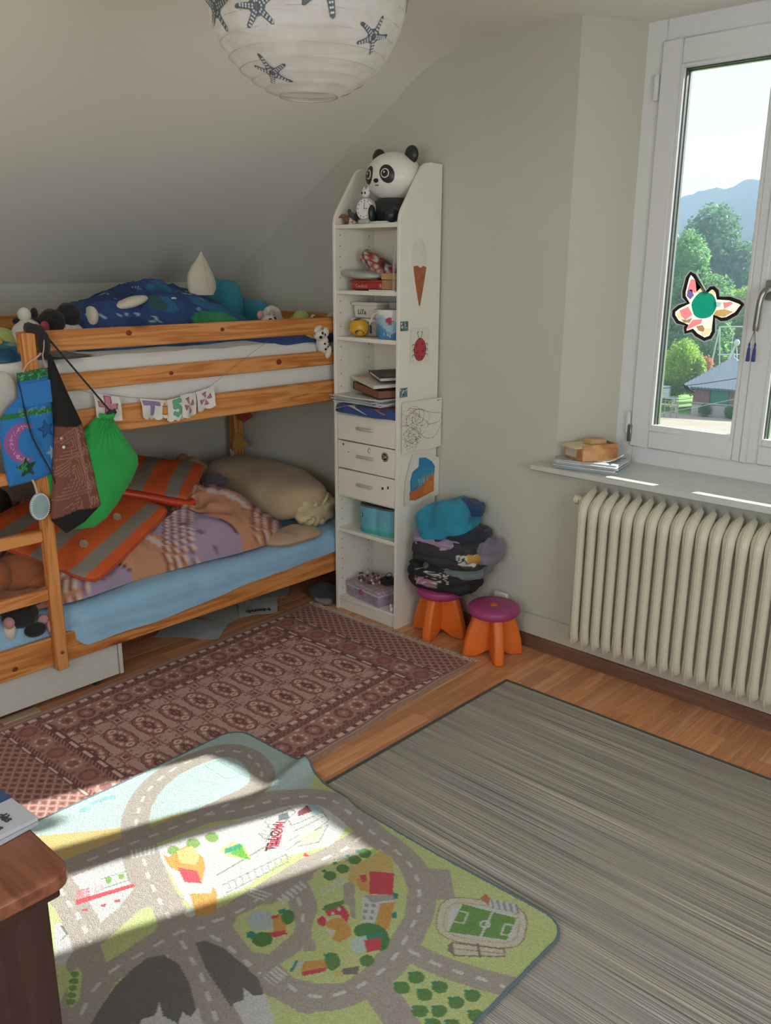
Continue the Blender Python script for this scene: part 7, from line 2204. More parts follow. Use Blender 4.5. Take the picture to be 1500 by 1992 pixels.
# ================================================================ BEDDING
def resample(pts, n):
    P = [np.array(p, float) for p in pts]
    P.append(P[0])
    d_ = [0]
    for a, b_ in zip(P, P[1:]):
        d_.append(d_[-1]+np.hypot(*(b_-a)))
    out_ = []
    for k in range(n):
        s = d_[-1]*k/n
        i = max(j for j in range(len(d_)-1) if d_[j] <= s)
        t = (s-d_[i])/max(1e-9, d_[i+1]-d_[i])
        out_.append(P[i]*(1-t)+P[i+1]*t)
    return out_


def closed_smooth(pts, k=6):
    L = len(pts)
    out_ = []
    for i in range(L):
        p0, p1, p2, p3 = [np.array(pts[(i+j-1) % L], float) for j in range(4)]
        for s in range(k):
            t = s/k
            out_.append(tuple(0.5*(2*p1+(p2-p0)*t+(2*p0-5*p1+4*p2-p3)*t*t+(3*p1-p0-3*p2+p3)*t**3)))
    return out_


def dome(outline, H, rings=36, seg=120, p=4.0, back=0.0, smooth=True, M=None):
    """soft body over an outline: H(u, w, t) height above the plane, t = 0 centre .. 1 edge"""
    o = resample(closed_smooth(outline) if smooth else outline, seg)
    c = sum(o)/len(o)
    V, Fc = [], []
    for j in range(rings+1):
        t = (j/rings)**0.8
        for k in range(seg):
            q = c+(o[k]-c)*max(t, 1e-3)
            h = H(q[0], q[1], t)*max(0.0, 1-t**p)**0.5
            V.append((q[0], q[1], h))
    for j in range(rings):
        for k in range(seg):
            Fc.append((j*seg+k, j*seg+(k+1) % seg, (j+1)*seg+(k+1) % seg, (j+1)*seg+k))
    Fc.append(tuple(range(seg))[::-1])
    n0 = len(V)
    if back:
        for j in range(1, 9):
            t = 1-j/8*0.98
            for k in range(seg):
                q = c+(o[k]-c)*t
                V.append((q[0], q[1], -back*max(0.0, 1-t**p)**0.5))
        for j in range(8):
            a0 = rings*seg if j == 0 else n0+(j-1)*seg
            b0 = n0+j*seg
            for k in range(seg):
                Fc.append((a0+k, a0+(k+1) % seg, b0+(k+1) % seg, b0+k))
        Fc.append(tuple(n0+7*seg+k for k in range(seg)))
    else:
        Fc.append(tuple(rings*seg+k for k in range(seg)))
    if M is not None:
        V = [tuple(M @ Vector(v)) for v in V]
    return V, Fc


def ridge(p, f, s=0.0):
    """fold-like noise: sharp valleys"""
    v = noise.noise(Vector(p)*f+Vector((s, 0, s)))
    return 1-abs(v)*2


# ---- upper bunk: blue printed duvet
def h_ud(x, y, t):
    h = 0.092+0.13*math.exp(-((y-2.15)/0.32)**2)*math.exp(-((x+3.40)/0.32)**2)+0.05*math.exp(-((y-1.75)/0.2)**2-((x+3.25)/0.2)**2)
    h += 0.035*ridge((x, y*0.8, 0), 5.0, 3)+0.012*ridge((x, y, 0), 15, 1)
    return h


g_ = dome([(-3.14, 1.62), (-3.11, 1.85), (-3.10, 2.15), (-3.12, 2.45), (-3.20, 2.60), (-3.45, 2.66), (-3.70, 2.60), (-3.78, 2.25), (-3.74, 1.85), (-3.55, 1.58), (-3.25, 1.52)], h_ud, 60, 200, 3.2, M=Matrix.Translation((0, 0, 1.284)))
P = np.array(g_[0])
# print: blue ground with lightning lines and green, dark and pale patches
q_ = P[:, 1]+0.5*P[:, 0]
c = Canvas(P[:, 1]-0.55*(P[:, 0]+3.4), P[:, 2]-0.35*(P[:, 0]+3.4), '#2c4a80')
nz = np.array([noise.noise(Vector(p)*7) for p in P])
c.put(nz > 0.22, '#233c6c')
c.put(nz < -0.25, '#2f6a96')
rng = np.random.RandomState(12)
c.put(P[:, 1] > 2.42+0.1*nz, '#2b6c93')
for k in range(34):
    y0_, z0_ = 1.4+1.3*rng.rand(), 1.22+0.3*rng.rand()
    pts = [(y0_, z0_)]
    for q in range(5):
        pts.append((pts[-1][0]+0.028*(rng.rand()-0.3), pts[-1][1]+0.032*(rng.rand()-0.6)))
    c.line(smooth_path(pts, 3), 0.0045, '#a9bccb')
c.ell(2.13, 1.29, 0.10, 0.045, '#2f8a5a')
c.ell(2.20, 1.30, 0.08, 0.035, '#3f9a68')
c.ell(1.70, 1.52, 0.10, 0.03, '#3f8f84')
c.ell(1.93, 1.39, 0.045, 0.04, '#355a5c')
ud = thing('blue_duvet', (-3.4, 2.05, 1.222), 'heaped dark blue duvet printed with sea creatures on the upper bunk', 'duvet')
put('duvet_cover', g_, printed('duvet_print', 0.85, 800, 0.2, 0.15), ud, col=c.C)
M_CREAM = cloth('duvet_inside', '#d3cdba')
for (y, z, x, ry, rz_, rot) in ((1.93, 1.462, -3.215, 0.075, 0.020, 0.25), (2.14, 1.468, -3.25, 0.055, 0.016, -0.05), (1.74, 1.405, -3.205, 0.024, 0.050, -0.35), (1.90, 1.345, -3.115, 0.085, 0.022, -0.1)):
    put('turned_lining', ell((x, y, z), (0.045, ry, rz_), 24, 14, 0.9, 0.25, 14, Matrix.Rotation(rot, 3, 'X')), M_CREAM, ud)
# pale pointed hood
hood = thing('pointed_hood', (-3.30, 2.35, 1.49), 'pale cream pointed cloth hood sticking up from the blue duvet', 'hood')
prof = [(0.058, 0.0), (0.072, 0.025), (0.074, 0.05), (0.066, 0.085), (0.048, 0.12), (0.026, 0.15), (0.012, 0.168), (0.007, 0.180), (0.002, 0.186)]
V, Fc = lathe(prof, 40, (0, 0, 0), 0.55, 1.0)
V = [(v[0]*(1+0.08*noise.noise(Vector(v)*20))-3.30, v[1]*(1+0.10*noise.noise(Vector(v)*14))+2.345+0.10*max(0, v[2]-0.1), v[2]+1.482) for v in V]
put('hood_cloth', (V, Fc), cloth('hood_cream', '#cfc8b6'), hood)
put('centre_seam', tube([(-3.30+0.0415, 2.345, 1.53), (-3.30+0.036, 2.346, 1.567), (-3.30+0.027, 2.348, 1.602), (-3.30+0.015, 2.352, 1.632)], 0.002, 5), cloth('hood_seam', '#b5ad9a'), hood)
# turquoise cushions behind the duvet
M_TQ = cloth('cushion_turquoise', '#3a8fa6', 500, 0.1, 0.3)
put('cushion', ell((-3.66, 2.72, 1.40), (0.13, 0.075, 0.145), 30, 20, 0.6, 0.10, 9), M_TQ, None, 'turquoise cushion standing tallest behind the blue duvet', 'cushion', 'turquoise cushions')
put('cushion', ell((-3.55, 2.83, 1.34), (0.12, 0.055, 0.11), 30, 20, 0.6, 0.12, 9), M_TQ, None, 'lower turquoise cushion at the right of the blue duvet', 'cushion', 'turquoise cushions')

# toys along the upper bunk, right end
M_PW = cloth('plush_white', '#d5d0c6', 260, 0.1, 0.6)
M_PK = cloth('plush_pink', '#c08a8c', 260, 0.1, 0.6)
M_PG = cloth('plush_green', '#a8b86c', 260, 0.15, 0.6)
M_PY = cloth('plush_yellow', '#d9b552', 260, 0.12, 0.6)
M_PB = cloth('plush_black', '#1b1a1c', 260, 0.2, 0.6)
M_PBR = cloth('plush_brown', '#a8613a', 260, 0.18, 0.7)
w_ = thing('white_plush', (-3.18, 2.63, 1.23), 'white plush toy curled up behind the right guard rail', 'plush toy')
put('body', ell((-3.18, 2.66, 1.31), (0.07, 0.06, 0.09), 20, 14, 1, 0.1, 12), M_PW, w_)
put('neck', tube(smooth_path([(-3.16, 2.67, 1.35), (-3.16, 2.655, 1.40), (-3.16, 2.625, 1.413), (-3.15, 2.595, 1.40), (-3.14, 2.58, 1.375)], 4), 0.022, 10), M_PW, w_)
put('head', ell((-3.13, 2.575, 1.365), (0.025, 0.03, 0.025), 16, 12), M_PW, w_)
s_ = thing('spotted_plush', (-3.08, 2.55, 1.23), 'pink and white plush with dark spots beside the blue duvet', 'plush toy')
put('body', ell((-3.08, 2.54, 1.29), (0.06, 0.06, 0.06), 20, 14, 1, 0.1, 12), M_PW, s_)
hd = put('head', ell((-3.06, 2.53, 1.365), (0.040, 0.045, 0.034), 18, 12), M_PW, s_)
put('ear', ell((-3.07, 2.49, 1.398), (0.012, 0.018, 0.020), 12, 8), M_PK, hd)
put('ear', ell((-3.07, 2.555, 1.400), (0.012, 0.014, 0.018), 12, 8), M_PK, hd)
for d_ in ((1, -0.6, 0.4), (1, 0.3, 0.6), (0.5, -0.9, 0.1)):
    put('spot', surf_patch((-3.06, 2.53, 1.365), (0.040, 0.045, 0.034), d_, 0.010, 0.010), M_PB, hd)
gp = thing('green_plush', (-3.15, 2.80, 1.23), 'round lime green plush with a bulging eye behind the rail', 'plush toy')
put('body', ell((-3.15, 2.79, 1.31), (0.07, 0.07, 0.08), 20, 14), M_PY, gp)
hd = put('head', ell((-3.15, 2.80, 1.372), (0.04, 0.042, 0.036), 18, 12), M_PG, gp)
ey = put('eye', ell((-3.125, 2.855, 1.372), (0.016, 0.016, 0.016), 14, 10), M_PW, hd)
put('pupil', ell((-3.111, 2.851, 1.373), (0.005, 0.007, 0.007), 10, 8), M_PB, hd)
put('beige_plush', join(ell((-3.02, 2.885, 1.32), (0.05, 0.04, 0.085), 18, 12, 1, 0.08, 12)), cloth('plush_beige', '#c3b48c', 260, 0.1, 0.6), None, 'beige plush lump in the far corner of the upper bunk', 'plush toy')
put('yellow_plush', ell((-2.96, 2.70, 1.315), (0.04, 0.065, 0.035), 20, 14, 0.9, 0.1, 12), M_PY, None, 'yellow plush lying on the dark blue pillow', 'plush toy')
g_ = dome([(-2.93, 2.46), (-2.925, 2.66), (-2.93, 2.88), (-3.10, 2.91), (-3.28, 2.86), (-3.30, 2.55), (-3.15, 2.44)], lambda x, y, t: 0.040+0.012*ridge((x, y, 0), 7), 24, 80, 3, 0.045, M=Matrix.Translation((0, 0, 1.284)))
put('blue_pillow', g_, cloth('pillow_navy', '#2a4480', 800, 0.1), None, 'dark blue pillow at the shelf end of the upper bunk', 'pillow')
dg = thing('dalmatian_plush', (-2.885, 2.665, 1.23), 'white plush dog with black spots squeezed between rail and shelf unit', 'plush toy')
bd_c, bd_r = (-2.885, 2.690, 1.272), (0.030, 0.028, 0.048)
put('body', ell(bd_c, bd_r, 18, 12), M_PW, dg)
hc2, hr2 = (-2.876, 2.665, 1.315), (0.026, 0.030, 0.026)
hd = put('head', ell(hc2, hr2, 18, 12), M_PW, dg)
put('ear', ell((-2.868, 2.648, 1.342), (0.010, 0.026, 0.012), 12, 8, rot=Matrix.Rotation(0.5, 3, 'X')), M_PW, hd)
put('ear', ell((-2.862, 2.690, 1.325), (0.010, 0.018, 0.022), 12, 8), M_PW, hd)
put('nose', ell((-2.852, 2.650, 1.305), (0.008, 0.008, 0.007), 10, 8), M_PB, hd)
for d_ in ((1, -0.2, 0.3), (1, 0.5, 0.0)):
    put('spot', surf_patch(hc2, hr2, d_, 0.006, 0.007), M_PB, hd)
bdy = [c_ for c_ in dg.children if c_.name.startswith('body')][0]
for d_ in ((1, -0.4, 0.1), (1, 0.3, -0.4), (1, -0.2, -0.8), (1, 0.6, 0.4)):
    put('spot', surf_patch(bd_c, bd_r, d_, 0.008, 0.007), M_PB, bdy)
put('leg', ell((-2.862, 2.705, 1.235), (0.012, 0.014, 0.030), 12, 8, rot=Matrix.Rotation(-0.4, 3, 'X')), M_PW, dg)

# toys at the ladder end
w2_ = thing('panda_plush', (-3.03, 1.40, 1.23), 'white plush with dark ears sitting behind the ladder post', 'plush toy')
put('body', ell((-3.12, 1.448, 1.350), (0.055, 0.062, 0.068), 22, 14, 1, 0.06, 12), M_PW, w2_)
hd = put('head', ell((-3.12, 1.443, 1.432), (0.024, 0.024, 0.026), 16, 12), M_PW, w2_)
put('ear', ell((-3.11, 1.475, 1.435), (0.012, 0.014, 0.022), 12, 8), M_PB, hd)
put('ear', ell((-3.13, 1.415, 1.41), (0.010, 0.014, 0.012), 12, 8), M_PB, hd)
pp = thing('black_pompom_plush', (-3.0, 1.50, 1.23), 'white plush with two big black pompom ears by the ladder post', 'plush toy')
put('face', ell((-3.14, 1.60, 1.345), (0.05, 0.08, 0.062), 20, 14), M_PW, pp)
put('pompom_ear', ell((-3.12, 1.545, 1.405), (0.04, 0.049, 0.046), 20, 14, 1, 0.08, 40), M_PB, pp)
put('pompom_ear', ell((-3.13, 1.617, 1.425), (0.04, 0.047, 0.046), 20, 14, 1, 0.08, 40), M_PB, pp)
put('bow', ell((-3.08, 1.495, 1.39), (0.012, 0.018, 0.020), 12, 8), plain('bow_red', '#9a3a48', 0.7), pp)
yp = thing('yellow_green_plush', (-3.15, 1.30, 1.23), 'yellow and green plush at the left edge of the upper bunk', 'plush toy')
put('body', ell((-3.16, 1.36, 1.33), (0.07, 0.07, 0.06), 18, 12), M_PG, yp)
put('belly', ell((-3.11, 1.30, 1.33), (0.05, 0.05, 0.045), 18, 12), M_PY, yp)
g_ = dome([(-2.98, 1.05), (-2.96, 1.2), (-2.98, 1.37), (-3.1, 1.42), (-3.4, 1.40), (-3.5, 1.2), (-3.4, 1.05)], lambda x, y, t: 0.045+0.03*ridge((x, y, 0), 9), 30, 100, 3, M=Matrix.Translation((0, 0, 1.284)))
P = np.array(g_[0])
c = Canvas(P[:, 0], P[:, 1], '#2c7390')
nz = np.array([noise.noise(Vector(p)*14) for p in P])
c.put(nz > 0.25, '#7fa6b0')
c.put(nz < -0.3, '#1d4f70')
put('teal_blanket', g_, printed('duvet_print', 0.85, 800, 0.2, 0.15), None, 'teal patterned blanket end behind the ladder on the upper bunk', 'blanket', col=c.C)
# white pillow bulging over the ladder gap
g_ = dome([(-2.862, 1.00), (-2.862, 1.25), (-2.90, 1.288), (-3.02, 1.29), (-3.03, 1.0)], lambda x, y, t: 0.085+0.03*ridge((x, y*1.5, 0), 8), 34, 120, 3.2, 0.10, M=Matrix.Translation((0, 0, 1.180)))
put('white_pillow', g_, cloth('pillow_white', '#cbc7c0', 900, 0.05), None, 'crumpled white pillow bulging through the ladder gap of the upper bunk', 'pillow')
put('sketch_sheet', xform(grid(lambda u, v: (0.16*u-0.08, 0.20*v-0.10, 0.002+0.006*math.sin(u*3+v*2)), 10, 10, 0.0006), Matrix.Translation((-2.985, 1.49, 1.294)) @ Matrix.Rotation(0.5, 4, 'Z')), plain('sketch_paper', '#77747c', 0.7, 0.5, 30), None, 'dark sketched sheet of paper lying on the upper mattress', 'paper')

# ---- lower bunk: plaid duvet
def h_pd(x, y, t):
    h = 0.10+0.09*math.exp(-((y-2.25)/0.28)**2)+0.10*math.exp(-((y-1.55)/0.3)**2-((x+3.45)/0.3)**2)
    h += 0.075*ridge((x*1.1, y*0.9, 0), 3.8, 5)+0.018*ridge((x, y, 0), 12, 2)-0.02
    return max(0.02, h)


g_ = dome([(-2.90, 1.42), (-2.93, 1.70), (-2.925, 2.0), (-2.91, 2.2), (-2.93, 2.42), (-3.05, 2.56), (-3.3, 2.55), (-3.6, 2.5), (-3.82, 2.3), (-3.84, 1.8), (-3.8, 1.25), (-3.5, 1.05), (-3.15, 1.05), (-2.97, 1.18)], h_pd, 70, 240, 4.5, M=Matrix.Translation((0, 0, 0.392)))
P = np.array(g_[0])
s1 = P[:, 0]*0.75+P[:, 1]*0.75+0.25*P[:, 2]
s2 = P[:, 1]*0.8-P[:, 0]*0.6+0.1*P[:, 2]
c = Canvas(s1, s2, '#c98f72')
c.put((s2 % 0.42) < 0.20, '#a893ad')
c.put(((s2+0.05) % 0.42) < 0.03, '#d9c3bb')
mm = (s1 % 0.36) < 0.13
c.put(mm & ((s2 % 0.42) >= 0.20), '#c58a6a')
lil = (s2 % 0.42) < 0.20
for k in range(4):
    st_ = ((s1-0.032*k) % 0.36) < 0.012
    c.put(st_ & lil, '#8a5a62')
    c.put(st_ & ~lil, '#96564a')
    st_ = ((s1-0.032*k-0.014) % 0.36) < 0.010
    c.put(st_, '#dcc0b4')
c.put(((s2-0.20) % 0.42) < 0.007, '#5f3a48')
c.put(((s2-0.10) % 0.42) < 0.004, '#7a5a6a')
put('plaid_duvet', g_, printed('duvet_print', 0.85, 800, 0.2, 0.15), None, 'lilac and peach plaid duvet crumpled on the lower bunk', 'duvet', col=c.C)
# cream underside flap hanging at the edge
g_ = dome([(-2.86, 2.40), (-2.845, 2.52), (-2.852, 2.63), (-2.90, 2.665), (-3.0, 2.62), (-3.02, 2.48), (-2.95, 2.36)], lambda x, y, t: 0.035+0.012*ridge((x, y, 0), 9), 20, 70, 2.2, 0.03, M=Matrix.Translation((0, 0, 0.393)))
put('blanket_corner', g_, cloth('blanket_beige', '#b59a80'), None, 'beige blanket corner sticking out from under the plaid duvet', 'blanket')
# beige pillow
Rp = Matrix.Rotation(-0.10, 3, 'Z')
g_ = ell((-3.37, 2.70, 0.515), (0.415, 0.205, 0.125), 60, 30, 0.72, 0.16, 5, Rp)
put('beige_pillow', g_, cloth('pillow_beige', '#b7a183', 400, 0.1, 0.35), None, 'big beige knitted pillow against the wall on the lower bunk', 'pillow')
gat = thing('pillow_cover_gather', (-2.98, 2.70, 0.47), 'cream ribbed pillow cover end gathered in creases, nearest the shelf', 'pillow cover')
Vg, Fg = ell((-2.985, 2.72, 0.475), (0.045, 0.125, 0.085), 60, 24, 0.85)
Vg = [(v[0]+0.008*math.sin(math.atan2(v[2]-0.475, v[1]-2.70)*11), v[1], v[2]) for v in Vg]
put('gathered_cloth', (Vg, Fg), cloth('pillow_cream', '#cdbc94', 300, 0.1, 0.4), gat)
put('fluffy_plush', ell((-3.66, 2.46, 0.58), (0.09, 0.10, 0.10), 28, 18, 1, 0.35, 18), cloth('plush_sand', '#a08566', 120, 0.2, 1.0), None, 'fluffy sand coloured plush behind the beige pillow', 'plush toy')
put('grey_garment', ell((-3.42, 2.40, 0.600), (0.13, 0.06, 0.030), 40, 16, 0.8, 0.45, 14, Matrix.Rotation(0.5, 3, 'Z')), cloth('garment_slate', '#5c5460'), None, 'dark grey garment lying between plaid duvet and beige pillow', 'garment')


# ---- orange and grey quilted mat
def quilt(name, A_, B_, C_, D_, th, stripes, par, bulge=0.02, nu=90, nv=60):
    """padded panel between four corners; stripes run along A->B"""
    A_, B_, C_, D_ = [Vector(p) for p in (A_, B_, C_, D_)]
    V, Fc, cols = [], [], []
    nrm = (B_-A_).cross(D_-A_).normalized()
    if nrm.z < 0:
        nrm = -nrm
    pts = {}
    for side in (1, -1):
        for j in range(nv):
            for i in range(nu):
                a, b_ = i/(nu-1)*2-1, j/(nv-1)*2-1
                # round the corners
                k = 0.9
                uu, vv = a*math.sqrt(max(0, 1-0.12*b_**8)), b_*math.sqrt(max(0, 1-0.12*a**8))
                u, v = (uu+1)/2, (vv+1)/2
                p = A_*(1-u)*(1-v)+B_*u*(1-v)+C_*u*v+D_*(1-u)*v
                ed = max(0, 1-max(abs(a), abs(b_))**10)**0.5
                h = th*ed*side*0.5+bulge*math.sin(PI*u)*math.sin(PI*v)
                h += 0.006*noise.noise(Vector((u*5, v*5, 1)))+0.003*math.sin(u*PI*4)*math.cos(v*PI*3)
                V.append(tuple(p+nrm*h))
                s = v
                colr = stripes[-1][1]
                for (e, cc) in stripes:
                    if s < e:
                        colr = cc
                        break
                cols.append(lin(colr))
    n1 = nu*nv
    for j in range(nv-1):
        for i in range(nu-1):
            q = (j*nu+i, j*nu+i+1, (j+1)*nu+i+1, (j+1)*nu+i)
            Fc.append(q)
            Fc.append(tuple(n1+k for k in q[::-1]))
    rim = list(range(nu))+[j*nu+nu-1 for j in range(1, nv)]+[(nv-1)*nu+i for i in range(nu-2, -1, -1)]+[j*nu for j in range(nv-2, 0, -1)]
    for a, b_ in zip(rim, rim[1:]+rim[:1]):
        Fc.append((b_, a, a+n1, b_+n1))
    o = put(name, (V, Fc), printed('quilt_print', 0.8, 900, 0.15, 0.12), par, col=np.array(cols))
    pip = put('piping', tube([Vector(V[i]) for i in rim[::4]], 0.006, 6, closed=True), cloth('quilt_piping', '#b8481f'), o)

    def at(u, v):
        i, j = int(u*(nu-1)), int(v*(nv-1))
        return Vector(V[j*nu+i]), nrm
    return o, at


OR_, GY = '#d65f28', '#8d857c'
qm = thing('orange_quilt', (-3.15, 1.65, 0.45), 'orange and grey striped quilted mat with buttons thrown over the plaid duvet', 'quilt')
q1, at1 = quilt('lower_panel', (-2.885, 1.50, 0.440), (-3.09, 1.985, 0.600), (-3.44, 1.72, 0.72), (-3.16, 1.16, 0.66), 0.035,
                [(0.10, OR_), (0.22, GY), (0.42, OR_), (0.54, GY), (0.74, OR_), (0.86, GY), (1.01, OR_)], qm)
M_BTN = plain('button_beige', '#b59a86', 0.4)
for (u, v) in ((0.26, 0.31), (0.66, 0.31), (0.45, 0.64)):
    p, nn = at1(u, v)
    put('button', xform(lathe([(0.017, 0), (0.0185, 0.004), (0.0165, 0.007), (0.008, 0.005), (0.001, 0.005)], 18), frame(p+nn*0.001, nn.orthogonal(), nn.cross(nn.orthogonal()))), M_BTN, q1)
q2, at2 = quilt('upper_panel', (-3.13, 2.10, 0.605), (-3.42, 2.40, 0.675), (-3.56, 2.10, 0.745), (-3.26, 1.80, 0.70), 0.035,
                [(0.16, OR_), (0.34, GY), (0.62, OR_), (0.80, GY), (1.01, OR_)], qm)
put('rolled_edge', tube(smooth_path([(-3.25, 1.79, 0.690), (-3.19, 1.92, 0.650), (-3.13, 2.07, 0.600), (-3.125, 2.12, 0.597)], 6), 0.020, 12), plain('red_rim', '#c23d1e', 0.35, 0.05), qm)

# toys on the lower bunk near the ladder
br_ = thing('brown_plush', (-3.1, 1.26, 0.44), 'orange brown plush bear behind the ladder on the lower bunk', 'plush toy')
put('body', ell((-3.06, 1.285, 0.505), (0.09, 0.10, 0.065), 26, 16, 1, 0.1, 12), M_PBR, br_)
put('head', ell((-3.02, 1.19, 0.52), (0.055, 0.055, 0.055), 20, 14), M_PBR, br_)
put('paw', ell((-2.99, 1.34, 0.475), (0.03, 0.06, 0.03), 16, 10), M_PBR, br_)
bp = thing('black_pink_plush', (-2.93, 1.25, 0.39), 'black plush with pink feet lying on the blue sheet by the ladder', 'plush toy')
put('body', ell((-2.915, 1.232, 0.415), (0.055, 0.065, 0.048), 24, 16), M_PB, bp)
put('hood', ell((-2.93, 1.278, 0.452), (0.035, 0.045, 0.016), 18, 10, rot=Matrix.Rotation(-0.3, 3, 'X')), M_PB, bp)
put('leg', ell((-2.872, 1.262, 0.360), (0.026, 0.040, 0.026), 18, 12), M_PB, bp)
put('foot', ell((-2.885, 1.303, 0.385), (0.014, 0.024, 0.018), 14, 10), M_PK, bp)
put('foot', ell((-2.872, 1.318, 0.357), (0.012, 0.014, 0.024), 14, 10), M_PK, bp)
put('hand', ell((-2.88, 1.175, 0.41), (0.020, 0.020, 0.022), 14, 10), M_PK, bp)
for o in bp.children:
    o.location += Vector((-0.002, -0.015, -0.022))
put('dark_plush', ell((-3.52, 1.36, 0.66), (0.09, 0.10, 0.09), 26, 18, 1, 0.4, 16), cloth('plush_dark', '#3a322e', 120, 0.3, 1.0), None, 'shaggy dark brown plush at the back of the lower bunk', 'plush toy')
put('knit_plush', ell((-3.18, 1.13, 0.60), (0.05, 0.06, 0.05), 20, 14, 1, 0.1, 20), cloth('plush_cream', '#c9bda6', 120, 0.2, 1.0), None, 'small cream plush peeking out at the left edge of the lower bunk', 'plush toy')
for k, (x, y) in enumerate(((-3.0, 1.14),)):
    put('white_plush', ell((-2.895, 1.165, 0.36), (0.02, 0.022, 0.04), 14, 10), M_PW, None, 'small white plush at the left edge of the blue sheet', 'plush toy')

# ================================================================ THINGS HANGING ON THE BED
def hang(outline, x, H, draw, base, rings=40, seg=160, p=4, back=0.012, smooth=False):
    """cloth bag seen from the front: outline in (y, z), body bulging towards +x"""
    Mx = Matrix(((0, 0, 1, x), (1, 0, 0, 0), (0, 1, 0, 0), (0, 0, 0, 1)))
    V, Fc = dome(outline, H, rings, seg, p, back, smooth, Mx)
    P = np.array(V)
    c = Canvas(P[:, 1], P[:, 2], base)
    if draw:
        draw(c)
    return (V, Fc), c.C


M_FELT = printed('felt_print', 0.95, 500, 0.3, 0.15)


def star(cx, cz, r, rot=0.0, k=0.45):
    return [(cx+(r if i % 2 == 0 else r*k)*math.cos(rot+i*PI/5+PI/2), cz+(r if i % 2 == 0 else r*k)*math.sin(rot+i*PI/5+PI/2)) for i in range(10)]


def d_blue(c):
    c.poly([(1.255, 1.232), (1.39, 1.245), (1.39, 1.275), (1.255, 1.262)], '#2a6a40')
    c.poly([(1.19, 1.112), (1.40, 1.128), (1.40, 1.146), (1.19, 1.130)], '#2f7245')
    rng = np.random.RandomState(1)
    for k in range(160):
        y, z = 1.25+0.14*rng.rand(), (1.115+0.03*rng.rand() if k % 2 else 1.238+0.03*rng.rand())
        c.ell(y, z, 0.0025, 0.0018, '#6aa87a')
    for i in range(26):
        a = 1.15+i/25*3.75
        w = 0.019*math.sin((i+1)/27*PI)+0.002
        c.ell(1.263+0.052*math.cos(a), 1.03+0.058*math.sin(a), w, w, '#9c5a96')
    for k in range(70):
        a = 1.3+3.4*rng.rand()
        r = 0.052+0.010*(rng.rand()-0.5)
        c.ell(1.263+r*math.cos(a), 1.03+r*1.1*math.sin(a), 0.002, 0.002, '#d0a0c8')
    c.poly(star(1.335, 1.068, 0.036, 0.2), '#25477f')
    c.poly(star(1.335, 1.068, 0.026, 0.2), '#2a62a6')
    c.poly(star(1.255, 0.945, 0.040, 0.1), '#1f4a35')
    for k in range(40):
        c.ell(1.225+0.03*rng.rand(), 0.935+0.03*rng.rand(), 0.002, 0.002, '#4f9a5a')
    c.poly(star(1.352, 0.985, 0.026, 0.3), '#9db4c8')
    c.line([(1.262, 1.235), (1.268, 1.15), (1.275, 1.13)], 0.004, '#1d4a80')


bb = thing('blue_felt_bag', (-2.815, 1.29, 0.9), 'blue felt bag with purple moon, stars and green trim hanging on the ladder', 'bag')
g_, cc = hang([(1.262, 1.262), (1.374, 1.272), (1.378, 1.15), (1.366, 1.0), (1.352, 0.908), (1.29, 0.893), (1.195, 0.886), (1.186, 0.96), (1.183, 1.05), (1.192, 1.12), (1.225, 1.155), (1.258, 1.18)], -2.832, lambda u, w, t: 0.020+0.006*noise.noise(Vector((u*14, w*9, 0))), d_blue, '#2f7cc4', 50, 200)
put('bag_body', g_, M_FELT, bb, col=cc)
put('folded_flap', prism([(1.268, 1.150), (1.376, 1.160), (1.376, 1.235), (1.262, 1.225)], 0.006, (-2.812, 0, 0), (0, 1, 0), (0, 0, 1)), cloth('felt_blue', '#2f7cc4', 500, 0.05), bb)
put('handle_loop', tube(smooth_path([(-2.83, 1.282, 1.262), (-2.833, 1.305, 1.29), (-2.832, 1.34, 1.31), (-2.828, 1.365, 1.34), (-2.83, 1.372, 1.39)], 5), 0.003, 6), cloth('pink_ribbon', '#d3a79a'), bb)
put('handle_loop', tube(smooth_path([(-2.825, 1.362, 1.27), (-2.82, 1.352, 1.31), (-2.818, 1.357, 1.335), (-2.825, 1.366, 1.38)], 5), 0.002, 6), cloth('pink_ribbon', '#d3a79a'), bb)
put('cord', tube(smooth_path([(-2.805, 1.262, 1.16), (-2.798, 1.275, 1.06), (-2.795, 1.30, 0.99), (-2.795, 1.325, 0.93), (-2.80, 1.345, 0.86), (-2.81, 1.355, 0.80)], 5), 0.0028, 6), M_BLKF, bb)


